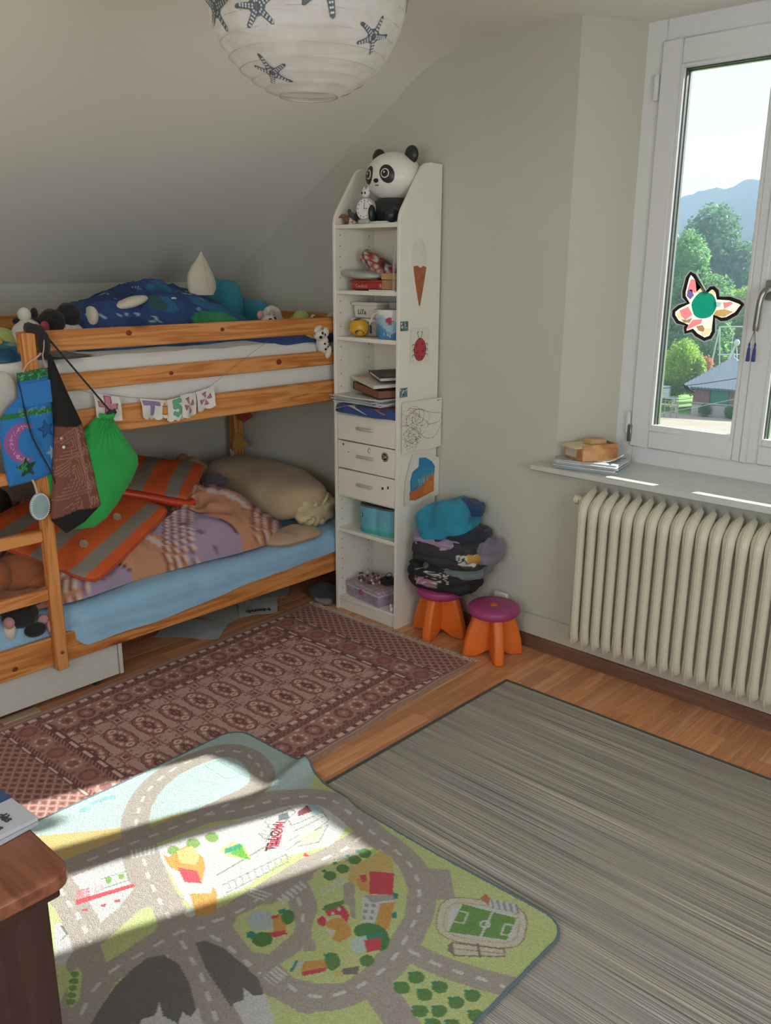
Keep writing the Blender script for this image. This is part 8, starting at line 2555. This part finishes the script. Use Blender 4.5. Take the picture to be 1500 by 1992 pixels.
def d_brown(c):
    c.poly([(1.33, 1.085), (1.48, 1.085), (1.52, 0.74), (1.30, 0.74)], '#7d4d42')
    for cz, lim in ((0.895, 7), (1.01, 5), (0.775, 4)):
        for k in range(1, lim):
            s = 0.012*k
            q = [(1.402+s*0.95, cz+s), (1.402-s*0.95, cz+s*0.8), (1.402-s*0.95+0.004, cz-s), (1.402+s*0.95+0.004, cz-s*0.8)]
            c.line([(1.402-s*1.4, cz+s*0.2), (1.402+s*0.5, cz+s*1.15), (1.402+s*0.9, cz-s*0.9), (1.402-s*1.1, cz-s*1.05)], 0.0028, '#a87868')
    c.line([(1.425, 1.08), (1.462, 0.76)], 0.003, '#a87868')
    c.line([(1.431, 1.08), (1.468, 0.76)], 0.002, '#a87868')
    for k in range(5):
        y, z = 1.447+0.009*k, 1.04-0.062*k
        c.line(smooth_path([(y-0.004, z+0.03), (y+0.004, z+0.014), (y-0.002, z)], 5), 0.002, '#b58a7a')
        for s in (-1, 1):
            for m_ in (-1, 1):
                c.ring(y+s*0.011, z+m_*0.008, 0.0055, 0.0075, '#b58a7a')
    c.poly([(1.30, 0.735), (1.315, 0.752), (1.41, 0.772), (1.52, 0.758), (1.52, 0.66), (1.30, 0.66)], '#1c1b1d')
    c.poly([(1.33, 1.40), (1.36, 1.075), (1.43, 1.066), (1.48, 1.080), (1.48, 1.40)], '#1c1b1d')


bg = thing('brown_cord_bag', (-2.80, 1.41, 0.7), 'brown and black shoulder bag with stitched square pattern on the ladder post', 'bag')
g_, cc = hang([(1.362, 1.315), (1.376, 1.318), (1.415, 1.20), (1.463, 1.074), (1.490, 0.90), (1.508, 0.765), (1.44, 0.715), (1.368, 0.688), (1.318, 0.748), (1.340, 0.92), (1.364, 1.068), (1.362, 1.20)], -2.812, lambda u, w, t: 0.028+0.006*noise.noise(Vector((u*12, w*7, 2))), d_brown, '#7d4d42', 60, 260)
put('bag_body', g_, M_FELT, bg, col=cc)
put('charm', ell((-2.775, 1.368, 1.035), (0.006, 0.009, 0.010), 12, 8), plain('charm_bronze', '#a88a80', 0.3, metal=0.5), bg)
put('charm', ell((-2.775, 1.372, 1.005), (0.005, 0.006, 0.006), 12, 8), M_GLOSSW, bg)
put('shoulder_strap', tube(smooth_path([(-2.826, 1.368, 1.31), (-2.832, 1.372, 1.36), (-2.838, 1.362, 1.392), (-2.855, 1.335, 1.402), (-2.885, 1.345, 1.40), (-2.90, 1.36, 1.36)], 5), [0.012]*10+[0.018]*16, 8), M_BLKF, bg)
put('strap_tail', ell((-2.832, 1.366, 1.352), (0.012, 0.022, 0.042), 16, 12, 0.9), M_BLKF, bg)


gb = thing('green_drawstring_bag', (-2.83, 1.53, 0.7), 'bright green drawstring gym bag hanging by a black cord', 'bag')


def h_g(u, w, t):
    a = math.atan2(w-1.08, u-1.575)
    return 0.05*(0.4+0.6*sstep(1.09, 0.95, w))+0.006*math.sin(a*30)*sstep(0.95, 1.06, w)+0.010*noise.noise(Vector((u*10, w*10, 4)))


g_, cc = hang([(1.545, 1.085), (1.60, 1.088), (1.612, 1.06), (1.65, 0.99), (1.692, 0.92), (1.694, 0.885), (1.66, 0.83), (1.59, 0.745), (1.54, 0.70), (1.49, 0.676), (1.42, 0.684), (1.345, 0.75), (1.33, 0.90), (1.40, 1.0), (1.49, 1.04)], -2.850, h_g, None, '#27a24a', 50, 200)
put('bag_body', g_, cloth('green_satin', '#27a24a', 1200, 0.06, 0.15), gb)
put('gathered_hem', tube([(-2.835, 1.548, 1.088), (-2.815, 1.565, 1.082), (-2.812, 1.585, 1.083), (-2.835, 1.604, 1.09)], 0.009, 8), cloth('green_satin', '#27a24a'), gb)
put('drawcord', tube([(-2.822, 1.592, 1.088), (-2.838, 1.366, 1.393)], 0.0035, 6), M_BLKF, gb)
put('cord_lock', tube([(-2.828, 1.575, 1.090), (-2.822, 1.605, 1.098)], 0.009, 8), M_BLK, gb)
mi = thing('hanging_mirror', (-2.80, 1.285, 0.80), 'small oval pale blue hand mirror hanging below the blue bag', 'mirror')
Mm = frame((-2.822, 1.285, 0.803), (-0.25, 1, 0), (0, 0, 1))
put('mirror_disc', xform(lathe([(0.001, 0), (0.043, 0), (0.045, 0.004), (0.043, 0.008), (0.038, 0.009), (0.001, 0.009)], 40, (0, 0, 0), 0.92, 1.08), Mm), plain('mirror_blue', '#9db8bb', 0.4, 0.1, 30), mi)
for k in range(36):
    a = k/36*2*PI
    put('rim_bead', xform(ell((0.0405*math.cos(a)*0.92, 0.0405*math.sin(a)*1.08, 0.009), (0.0028, 0.0028, 0.002), 8, 6), Mm), M_GLOSSW, mi)
put('loop', tube([(-2.818, 1.282, 0.85), (-2.82, 1.278, 0.88), (-2.822, 1.272, 0.90)], 0.004, 6), cloth('ribbon_beige', '#c3b5a0'), mi)

# paper flags on a string
bu = thing('paper_bunting', (-2.862, 1.8, 1.1), 'string of small white paper flags with coloured letters on the bed rail', 'bunting')
put('string', tube(smooth_path([(-2.862, 1.40, 1.215), (-2.861, 1.538, 1.166), (-2.861, 1.64, 1.145), (-2.861, 1.73, 1.128), (-2.861, 1.84, 1.112), (-2.861, 1.91, 1.118), (-2.861, 1.99, 1.130), (-2.861, 2.054, 1.145), (-2.862, 2.20, 1.225), (-2.864, 2.352, 1.301)], 5), 0.0009, 5), plain('string', '#8f8476', 0.9), bu)
cols_ = dict(pink='#c9808e', purple='#8f7fae', orange='#d08a3c', green='#63b08a', mauve='#b3788f')


def flag(y0, y1, zt0, zt1, h, draw, off=0.0, cut=3):
    nu, nv = 44, 50

    def fn(u, v):
        y = y0+(y1-y0)*u
        zt = zt0+(zt1-zt0)*u
        bot = h*(1+0.10*abs(math.sin(u*PI*cut)))
        z = zt-bot*v
        return (-2.859+off+0.010*v*v*(1+math.sin(u*5+y0*30))+0.004*math.sin(u*6)*v, y+0.004*math.sin(v*4), z)
    g = grid(fn, nu, nv, 0.0006)
    U = np.array([(i/(nu-1), 1-j/(nv-1)) for j in range(nv) for i in range(nu)])
    c = Canvas(U[:, 0], U[:, 1], '#dcd6d0')
    rng = np.random.RandomState(int(y0*1000))
    draw(c)
    return put('paper_flag', g, printed('drawn_paper', 0.85, 60, 0.05, 0.05), bu, col=c.C)


def cross(c, k, ol):
    for col_, e in ((ol, 0.05), (k, 0.0)):
        c.poly([(0.40-e, 0.18-e), (0.58+e, 0.18-e), (0.58+e, 0.48), (0.82+e, 0.50-e), (0.84+e, 0.66+e), (0.60+e, 0.66), (0.62+e, 0.92+e), (0.40-e, 0.92+e), (0.40-e, 0.66), (0.14-e, 0.66+e), (0.16-e, 0.50-e), (0.40-e, 0.48)], col_)


def dT(c):
    for col_, e in (('#6a5f80', 0.02), (cols_['purple'], 0.0)):
        c.poly([(0.1-e, 0.68-e), (0.93+e, 0.70-e), (0.93+e, 0.88+e), (0.1-e, 0.88+e)], col_)
        c.poly([(0.45-e, 0.22-e), (0.62+e, 0.22-e), (0.64+e, 0.70), (0.45-e, 0.70)], col_)


def dI(c):
    c.poly([(0.2, 0.2), (0.8, 0.2), (0.8, 0.65), (0.2, 0.65)], cols_['orange'])
    c.poly([(0.3, 0.70), (0.7, 0.70), (0.6, 0.95)], cols_['orange'])
    c.line([(0.2, 0.2), (0.8, 0.2), (0.8, 0.65), (0.2, 0.65), (0.2, 0.2)], 0.05, '#8a5a2c')


def d5(c):
    for col_, e in (('#3f7a60', 0.05), (cols_['green'], 0.0)):
        c.line([(0.75, 0.86), (0.40, 0.84), (0.38, 0.58)], 0.16+e, col_)
        c.line(smooth_path([(0.38, 0.60), (0.58, 0.62), (0.72, 0.50), (0.70, 0.34), (0.55, 0.26), (0.36, 0.30)], 5), 0.15+e, col_)


def dX(c):
    for k in range(4):
        a = k*PI/2+0.25
        c.poly([(0.5, 0.5), (0.5+0.36*math.cos(a-0.38), 0.52+0.36*math.sin(a-0.38)), (0.5+0.36*math.cos(a+0.38), 0.52+0.36*math.sin(a+0.38))], '#7a4a6a')
        c.poly([(0.5, 0.5), (0.5+0.30*math.cos(a-0.30), 0.52+0.30*math.sin(a-0.30)), (0.5+0.30*math.cos(a+0.30), 0.52+0.30*math.sin(a+0.30))], cols_['mauve'])


flag(1.540, 1.642, 1.166, 1.142, 0.085, lambda c: cross(c, '#c98a94', '#a0506a'), 0.004, 1)
flag(1.728, 1.816, 1.128, 1.112, 0.070, dT, 0.002)
flag(1.814, 1.846, 1.112, 1.108, 0.062, dI, 0.0, 1)
flag(1.840, 1.918, 1.110, 1.116, 0.078, d5, 0.006)
flag(1.905, 1.975, 1.122, 1.126, 0.085, dX, 0.002, 1)
flag(1.972, 2.056, 1.128, 1.144, 0.075, dX, 0.010, 2)
# felt triangles at the back post
ft = thing('felt_triangles', (-3.80, 2.89, 0.75), 'red and yellow felt pennants hanging at the back post of the lower bunk', 'pennants')
put('red_pennant', prism([(-3.80, 0.870), (-3.69, 0.860), (-3.66, 0.825), (-3.74, 0.785), (-3.79, 0.80)], 0.004, (0, 2.893, 0), (1, 0, 0), (0, 0, 1)), cloth('felt_red', '#b0443a'), ft)
put('yellow_pennant', prism([(-3.808, 0.722), (-3.685, 0.662), (-3.847, 0.625)], 0.004, (0, 2.888, 0), (1, 0, 0), (0, 0, 1)), cloth('felt_yellow', '#cfa04e'), ft)
put('white_pennant', prism([(-3.87, 0.62), (-3.83, 0.60), (-3.86, 0.54)], 0.004, (0, 2.890, 0), (1, 0, 0), (0, 0, 1)), M_PW, ft)
put('string', tube([(-3.78, 2.894, 0.87), (-3.80, 2.892, 0.72), (-3.85, 2.892, 0.62)], 0.001, 5), plain('string', '#8f8476', 0.9), ft)


# ================================================================ UNDER THE BED
def floor_sheet(pts, z, label, name='paper_sheet', cat='paper', colr='#bfc2bf', curl=0.012):
    A_, B_, C_, D_ = [Vector((x, y, 0)) for x, y in pts]

    def fn(u, v):
        p = A_*(1-u)*(1-v)+B_*u*(1-v)+C_*u*v+D_*(1-u)*v
        return (p.x, p.y, z+curl*(u-0.5)**2*v+0.004*math.sin(u*4+v*3)**2)
    return put(name, grid(fn, 16, 16, 0.0007), plain('sheet'+colr, colr, 0.7, 0.1, 12), None, label, cat, 'papers under the bed')


floor_sheet([(-3.179, 1.91), (-2.948, 2.09), (-3.075, 2.25), (-3.31, 2.08)], 0.0022, 'large pale sheet nearest the rug under the bed', colr='#b9c4c6')
floor_sheet([(-3.26, 2.15), (-3.05, 2.24), (-3.10, 2.42), (-3.33, 2.36)], 0.006, 'pale sheet lying between the near sheet and the lettered one', colr='#c3c5bf')
fs = floor_sheet([(-3.065, 2.30), (-2.985, 2.465), (-3.17, 2.62), (-3.27, 2.44)], 0.010, 'white sheet with handwritten letters under the far end of the bed', colr='#cbcdc8')
text('handwriting', 'Nonò', 0.050, M_INK, frame((-3.055, 2.405, 0.0185), (-0.45, -0.9, 0), (0.9, -0.45, 0)), fs, 0.0006, 0.0008)
floor_sheet([(-3.17, 2.50), (-3.10, 2.62), (-3.25, 2.80), (-3.36, 2.66)], 0.014, 'crumpled grey sheet farthest back under the bed', colr='#aeb0aa', curl=0.05)
put('dark_cloth', ell((-2.96, 2.765, 0.035), (0.09, 0.075, 0.034), 40, 18, 0.8, 0.35, 14), cloth('cloth_dark', '#3f4442', 300, 0.3, 0.5), None, 'crumpled dark cloth on the floor left of the shelf unit', 'cloth')
put('striped_sock', ell((-2.93, 2.715, 0.020), (0.055, 0.035, 0.018), 30, 14, 0.8, 0.2, 20), cloth('sock_grey', '#8d918c', 200, 0.3, 0.6), None, 'grey striped sock on the floor at the rug corner', 'sock')

# ================================================================ OUTSIDE
GZ = -6.0
M_LAWN = plain('lawn', '#7ba054', 0.95, 0.25, 0.6)
put('ground', box(-140, 60, 6, 200, GZ-0.5, GZ), M_LAWN, None, 'green lawn and garden ground outside the window', 'lawn', kind='structure', smooth=False)
M_LEAF = {}


def leafmat(name, h):
    m, nt, b = new_mat(name)
    oi = N(nt, 'ShaderNodeTexNoise', i_Scale=0.8, i_Detail=3.0)
    nt.links.new(coords(nt), oi.inputs['Vector'])
    c = lin(h)
    r = ramp(nt, oi.outputs[0], [(0.3, tuple(x*0.7 for x in c)), (0.7, tuple(min(1, x*1.35) for x in c))])
    nt.links.new(r.outputs[0], b.inputs['Base Color'])
    b.inputs['Roughness'].default_value = 0.6
    tl = N(nt, 'ShaderNodeBsdfTranslucent')
    nt.links.new(r.outputs[0], tl.inputs[0])
    mx = N(nt, 'ShaderNodeMixShader')
    mx.inputs[0].default_value = 0.5
    nt.links.new(b.outputs[0], mx.inputs[1])
    nt.links.new(tl.outputs[0], mx.inputs[2])
    nt.links.new(mx.outputs[0], nt.nodes['Material Output'].inputs[0])
    return m


M_BARK = plain('bark', '#5a4a3c', 0.9, 0.2, 6)


def tree(name, base, lobes, leaf, nleaf, mat, label, cat, trunk=True, seed=1):
    rng = random.Random(seed)
    t = thing(name, base, label, cat)
    V, Fc = [], []
    tot = sum(r[0]*r[2] for _, r in lobes)
    for (c, r) in lobes:
        for k in range(int(nleaf*r[0]*r[2]/tot)):
            d = Vector((rng.gauss(0, 1), rng.gauss(0, 1), rng.gauss(0, 1))).normalized()
            q = 0.72+0.33*rng.random()
            q *= 1+0.20*noise.noise(d*2.5+Vector(c))
            p = Vector((c[0]+d.x*r[0]*q, c[1]+d.y*r[1]*q, c[2]+d.z*r[2]*q))
            if p.z < base[2]:
                continue
            a = Vector((rng.gauss(0, 1), rng.gauss(0, 1), rng.gauss(0, 0.6))).normalized()
            b_ = a.cross(d+Vector((rng.gauss(0, 0.5), rng.gauss(0, 0.5), rng.gauss(0, 0.5)))).normalized()
            s = leaf*rng.uniform(0.6, 1.3)
            i = len(V)
            V += [tuple(p-a*s), tuple(p+b_*s*0.5+d*s*0.15), tuple(p+a*s), tuple(p-b_*s*0.5+d*s*0.15)]
            Fc.append((i, i+1, i+2, i+3))
    put('foliage', (V, Fc), mat, t, kind='stuff', smooth=False, fix=False)
    inner = []
    for (c, r) in lobes:
        inner.append(ell(c, (r[0]*0.72, r[1]*0.72, r[2]*0.72), 16, 10, 1, 0.3, 0.6))
    put('inner_crown', join(*inner), mat, t, kind='stuff')
    if trunk:
        put('trunk', tube([base, (base[0], base[1], lobes[0][0][2])], [leaf*1.2+0.15, 0.15], 8), M_BARK, t)
    return t
LA, LB, LC_, LD = leafmat('leaves_dark', '#557f48'), leafmat('leaves_mid', '#78a65c'), leafmat('leaves_light', '#9dbb54'), leafmat('leaves_orange', '#c08a5a')
tree('tall_tree', (-29.3, 69, GZ), [((-29.3, 69, 2.6), (2.3, 2.3, 4.0)), ((-31.2, 69, 1.0), (1.9, 1.9, 3.4)), ((-27.2, 69.6, 0.8), (2.0, 2.0, 3.0)), ((-28.5, 70, -2), (3.5, 2, 3))], 0.20, 14000, LA, 'tallest rounded tree rising against the blue hill', 'tree', seed=1)
tree('leafy_tree', (-25.3, 57, GZ), [((-25.6, 57, 1.6), (1.3, 1.3, 2.6)), ((-26.6, 57, -0.4), (1.5, 1.5, 2.6)), ((-24.2, 57.4, -0.6), (1.6, 1.4, 2.2)), ((-25, 57, -3), (3, 1.6, 2.4))], 0.15, 14000, LB, 'light green leafy tree in front of the tall tree', 'tree', seed=2)
tree('far_tree', (-30.5, 80, GZ), [((-30.4, 80, 0.6), (2.6, 2.6, 3.6)), ((-27.5, 80.5, -0.5), (2.4, 2.4, 3.4)), ((-33, 80, -1), (3, 2, 3))], 0.22, 9000, LA, 'tree at the right of the tall tree, partly behind the sash', 'tree', seed=3)
tree('yellow_green_tree', (-23.0, 61, GZ), [((-23.2, 61, -0.9), (1.5, 1.3, 1.5)), ((-21.8, 61.4, -1.6), (1.4, 1.2, 1.4)), ((-24.0, 61, -2.4), (2.4, 1.2, 2.0))], 0.15, 7000, LC_, 'yellowish green tree above the swing frame', 'tree', seed=4)
tree('dark_hedge', (-22.0, 62.5, GZ), [((-22.0, 62.5, -3.8), (4.5, 0.9, 2.4))], 0.16, 6000, LA, 'dark green hedge behind the swing frame', 'hedge', trunk=False, seed=5)
tree('sunlit_bush', (-21.2, 47.8, GZ), [((-21.2, 47.8, -3.7), (0.95, 0.9, 1.6)), ((-21.9, 47.6, -4.4), (0.8, 0.8, 1.6)), ((-20.6, 48.2, -4.2), (0.6, 0.6, 1.2))], 0.085, 9000, LC_, 'sunlit bright green bush left of the garden hut', 'bush', trunk=False, seed=6)
tree('orange_bush', (-21.25, 51.0, GZ), [((-21.25, 51.0, -3.78), (0.44, 0.4, 0.52)), ((-21.25, 51.0, -4.8), (0.4, 0.4, 1.0))], 0.07, 1500, LD, 'small orange brown bush beside the green bush', 'bush', trunk=False, seed=7)
# hill
M_HILL = plain('forest_hill', '#33443a', 0.95, 0.2, 0.05)


def hill(u, v):
    x = -150+190*u
    k = [(-150, 12), (-95, 14.5), (-82, 16.2), (-78.6, 17.1), (-76, 17.5), (-73, 17.1), (-71.5, 18.0), (-69.5, 18.9), (-67.3, 18.4), (-60, 22), (-40, 26), (0, 22), (40, 16)]
    hz = float(np.interp(x, [a for a, _ in k], [c for _, c in k]))
    y = 150+28*v
    z = GZ+(hz-GZ)*v**0.7+(0.35*noise.noise(Vector((x*0.8, v*3, 0)))+0.2*noise.noise(Vector((x*2.3, 0, 1))))*v
    return (x, y, z)


V, Fc = grid(hill, 400, 20)
put('hill', (V+[(40, 200, GZ), (-150, 200, GZ)], Fc), M_HILL, None, 'long blue wooded hill on the horizon', 'hill', kind='structure')

# garden hut
hut = thing('garden_hut', (-18.6, 48.6, GZ), 'small red brown garden hut with corrugated pale roof and green door', 'hut')
M_HUT = plain('hut_boards', '#9a726a', 0.85, 0.1, 3)
ax_, ay_ = Vector((0.974, 0.225, 0)), Vector((-0.225, 0.974, 0))
HO = Vector((-20.05, 46.9, GZ))
Mh = frame(HO, ax_, ay_)
put('wall', xform(box(0, 3.4, 0, 2.6, 0, 1.50), Mh), M_HUT, hut, smooth=False)
for k in range(17):
    put('wall_board', xform(bbox(0.2*k+0.005, 0.2*k+0.195, -0.02, 0.0, 0, 1.48, 0.005), Mh), M_HUT, hut)
dd = put('door', xform(bbox(0.95, 1.85, -0.05, -0.021, 0.05, 1.32, 0.01), Mh), plain('hut_green', '#3f8a78', 0.7), hut)
put('door_frame', xform(join(bbox(0.89, 0.95, -0.06, -0.021, 0, 1.38), bbox(1.85, 1.91, -0.06, -0.021, 0, 1.38), bbox(0.95, 1.85, -0.06, -0.021, 1.32, 1.38)), Mh), plain('hut_green2', '#2f6e60', 0.7), dd)
# pyramid roof, corrugated
e0, e1, f0_, f1_, ze, zp = -0.62, 4.0, -0.5, 3.1, 1.42, 3.0
pk = Vector((1.69, 1.3, zp))
M_ROOF = plain('roof_sheet', '#a3a9b0', 0.5, 0.05, 2)
for (a, b_) in (((e0, f0_), (e1, f0_)), ((e1, f0_), (e1, f1_)), ((e1, f1_), (e0, f1_)), ((e0, f1_), (e0, f0_))):
    A_, B_ = Vector((*a, ze)), Vector((*b_, ze))

    def rf(u, v):
        # sheet runs up the slope; ribs across the eave direction
        s = u
        lo = A_.lerp(B_, s)
        t = v*min(1.0, 2*min(s, 1-s)/max(1e-6, 1.0)*1.0) if False else v
        top_ = pk
        # keep the ribs parallel: clip each rib at the hip line
        mid = (A_+B_)/2
        up_ = pk-mid
        lim = 1-abs(2*s-1)
        p = lo+up_*lim*v
        return tuple(Mh @ (p+Vector((0, 0, 0.03*math.sin(s*PI*2*26)*(0.2+0.8*min(1, lim*4))))))
    put('roof_sheet', grid(rf, 210, 6, 0.02), M_ROOF, hut)
put('roof_finial', xform(lathe([(0.12, -0.1), (0.08, 0.05), (0.03, 0.25)], 10, tuple(pk)), Mh), M_ROOF, hut)
put('fascia', xform(join(bbox(e0, e1, f0_-0.02, f0_+0.02, ze-0.10, ze-0.01), bbox(e0-0.02, e0+0.02, f0_, f1_, ze-0.10, ze-0.01)), Mh), plain('fascia_dark', '#4c5a66', 0.6), hut)
# low pale wall in front with plants
lw = thing('garden_wall', (-17.2, 44.6, GZ), 'low pale concrete wall in front of the garden hut', 'wall')
put('wall_slab', xform(bbox(0.2, 5.5, -1.3, -1.1, 0, 0.62, 0.02), Mh), plain('concrete_pale', '#b5b2aa', 0.8, 0.06, 2), lw)
put('wall_cap', xform(bbox(0.15, 5.55, -1.36, -1.04, 0.62, 0.68, 0.02), Mh), plain('concrete_cap', '#8f8c85', 0.8, 0.06, 2), lw)
put('paved_yard', xform(box(-4, 6, -7.5, -1.36, 0.0, 0.03), Mh), plain('paving', '#9d9283', 0.85, 0.08, 0.8), None, 'pale paved yard in front of the garden wall', 'yard', kind='structure', smooth=False)
for k, (x, lab) in enumerate(((1.0, 'bluish potted shrub before the garden wall'), (2.3, 'small green plant at the right of the garden wall'))):
    b_ = Mh @ Vector((x, -1.7, 0.03))
    tree('small_shrub', tuple(b_), [((b_.x, b_.y, b_.z+0.35), (0.35, 0.3, 0.35))], 0.05, 500, LA, lab, 'shrub', trunk=False, seed=20+k)
# white table and bench, railing
M_GW = plain('garden_white', '#c3c7c6', 0.5, 0.03)
tbt = thing('garden_table', tuple(Mh @ Vector((-1.6, 0.6, 0))), 'white garden table left of the hut', 'table')
put('table_top', xform(bbox(-2.6, -0.8, -0.75, 0.05, 0.70, 0.75, 0.01), Mh), M_GW, tbt)
for (x, y) in ((-2.5, -0.65), (-0.9, -0.65), (-2.5, -0.05), (-0.9, -0.05)):
    put('leg', xform(bbox(x-0.03, x+0.03, y-0.03, y+0.03, 0, 0.70, 0.005), Mh), M_GW, tbt)
cr = thing('white_crate', tuple(Mh @ Vector((-1.7, 0.6, 0.75))), 'white box standing on the garden table', 'crate')
for k in range(5):
    put('slat', xform(bbox(-2.3, -1.2, -0.65, -0.61, 0.76+0.12*k, 0.86+0.12*k, 0.005), Mh), M_GW, cr)
put('crate_body', xform(box(-2.28, -1.22, -0.61, -0.10, 0.755, 1.34), Mh), M_GW, cr, smooth=False)
bn = thing('garden_bench', tuple(Mh @ Vector((-1.3, -1.2, 0))), 'pale wooden bench in the yard left of the wall', 'bench')
put('bench_seat', xform(bbox(-2.3, -0.5, -1.4, -1.0, 0.42, 0.47, 0.01), Mh), plain('bench_wood', '#c9b79c', 0.8), bn)
for (x, y) in ((-2.2, -1.35), (-0.6, -1.35), (-2.2, -1.05), (-0.6, -1.05)):
    put('leg', xform(bbox(x-0.03, x+0.03, y-0.03, y+0.03, 0, 0.42, 0.005), Mh), M_GW, bn)
fn_ = thing('wire_fence', tuple(Mh @ Vector((-1.5, -3.0, 0))), 'low fence of thin posts in the yard', 'fence')
for k in range(9):
    x = -2.9+0.34*k
    put('post', xform(bbox(x-0.02, x+0.02, -3.02, -2.98, 0, 0.95, 0.004), Mh), plain('fence_metal', '#8c8378', 0.6), fn_)
for z in (0.3, 0.6, 0.9):
    put('wire', tube([Mh @ Vector((-2.9, -3.0, z)), Mh @ Vector((-0.18, -3.0, z))], 0.012, 5), plain('fence_metal', '#8c8378', 0.6), fn_)
rl = thing('dark_railing', tuple(Mh @ Vector((-1.9, -5.2, 0))), 'dark wooden railing at the lower left of the view', 'railing')
M_DKW = plain('dark_wood', '#4f4038', 0.8)
for k in range(6):
    x = -2.6+0.19*k
    put('baluster', xform(bbox(x-0.03, x+0.03, -5.23, -5.17, 0, 0.85-0.05*k, 0.005), Mh), M_DKW, rl)
put('top_rail', tube([Mh @ Vector((-2.7, -5.2, 0.92)), Mh @ Vector((-1.5, -5.2, 0.62))], 0.04, 6), M_DKW, rl)
put('seat_rail', tube([Mh @ Vector((-1.7, -5.2, 0.40)), Mh @ Vector((-0.7, -5.2, 0.36))], 0.04, 6), M_DKW, rl)
# swing frame
sw = thing('swing_frame', (-21.8, 55.8, GZ), 'tall white tubular swing frame behind the garden hut', 'swing')
T_ = lambda *p: tube(p, 0.045, 6)
put('crossbar', T_((-22.5, 55.6, -1.85), (-20.6, 56.3, -1.75)), M_GW, sw)
for (x, y) in ((-22.5, 55.6), (-20.6, 56.3)):
    put('leg', T_((x, y, -1.82), (x-0.25, y-0.5, GZ)), M_GW, sw)
    put('leg', T_((x, y, -1.82), (x+0.2, y+0.6, GZ)), M_GW, sw)
put('lower_bar', T_((-22.45, 55.65, -3.6), (-20.7, 56.25, -3.5)), M_GW, sw)
put('rope', tube([(-21.7, 55.9, -1.82), (-21.7, 55.9, -3.9)], 0.02, 5), M_GW, sw)
sl = thing('white_mast', (-21.5, 54.0, GZ), 'slanting white pole with round lamp head above the hut roof', 'pole')
put('pole', tube([(-21.9, 54.0, GZ), (-20.75, 54.1, -2.72)], 0.07, 8), M_GW, sl)
put('pole_head', ell((-20.72, 54.1, -2.66), (0.18, 0.18, 0.22), 14, 10), M_GW, sl)
put('stay', tube([(-20.72, 54.1, -2.75), (-20.5, 54.1, -4.3)], 0.03, 6), M_GW, sl)
# cables with a bird
put('power_cable', tube([(-19.2, 35.4, -3.62), (-16.9, 36.26, -3.41), (-15.4, 36.9, -3.13), (-14.03, 37.46, -2.81), (-11, 38.6, -1.9)], 0.018, 5), plain('cable_dark', '#3f474c', 0.6), None, 'upper dark cable crossing in front of the hut roof', 'cable')
put('power_cable', tube([(-19.2, 35.4, -4.95), (-16.8, 36.3, -4.50), (-15.4, 36.9, -4.12), (-14.04, 37.46, -3.69), (-11, 38.6, -2.6)], 0.014, 5), plain('cable_pale', '#a9b0b4', 0.6), None, 'lower thin pale cable crossing in front of the hut wall', 'cable')
bi = thing('bird', (-16.0, 36.65, -3.36), 'dark bird sitting on the cable left of the hut', 'bird')
M_BIRD = plain('bird_black', '#2b2e30', 0.7)
Rb = Matrix.Rotation(0.5, 3, Vector((-0.4, 0.9, 0)).normalized())
put('body', ell((-15.98, 36.66, -3.34), (0.17, 0.08, 0.085), 16, 10, rot=Rb), M_BIRD, bi)
put('head', ell((-16.11, 36.62, -3.24), (0.06, 0.055, 0.055), 12, 8), M_BIRD, bi)
put('beak', tube([(-16.15, 36.61, -3.24), (-16.24, 36.58, -3.25)], [0.02, 0.004], 6), M_BIRD, bi)
put('tail', tube([(-15.88, 36.70, -3.42), (-15.66, 36.78, -3.53)], [0.05, 0.025], 6), M_BIRD, bi)
put('leg', tube([(-16.0, 36.65, -3.40), (-16.0, 36.65, -3.47)], 0.008, 5), M_BIRD, bi)
# morning haze over the valley
M_HAZE = bpy.data.materials.new('haze')
M_HAZE.use_nodes = True
nt = M_HAZE.node_tree
nt.nodes.clear()
ho = nt.nodes.new('ShaderNodeOutputMaterial')
hv = nt.nodes.new('ShaderNodeVolumePrincipled')
hv.inputs['Color'].default_value = (0.58, 0.77, 1.0, 1)
hv.inputs['Density'].default_value = 0.0036
hv.inputs['Anisotropy'].default_value = 0.2
nt.links.new(hv.outputs[0], ho.inputs['Volume'])
hz = put('haze', prism([(32, GZ+0.02), (172, GZ+0.02), (172, 24), (95, 17), (88, 14), (32, 14)], 200, (-145, 0, 0), (0, 1, 0), (0, 0, 1)), M_HAZE, None, 'pale haze over the valley', 'haze', kind='stuff', smooth=False)
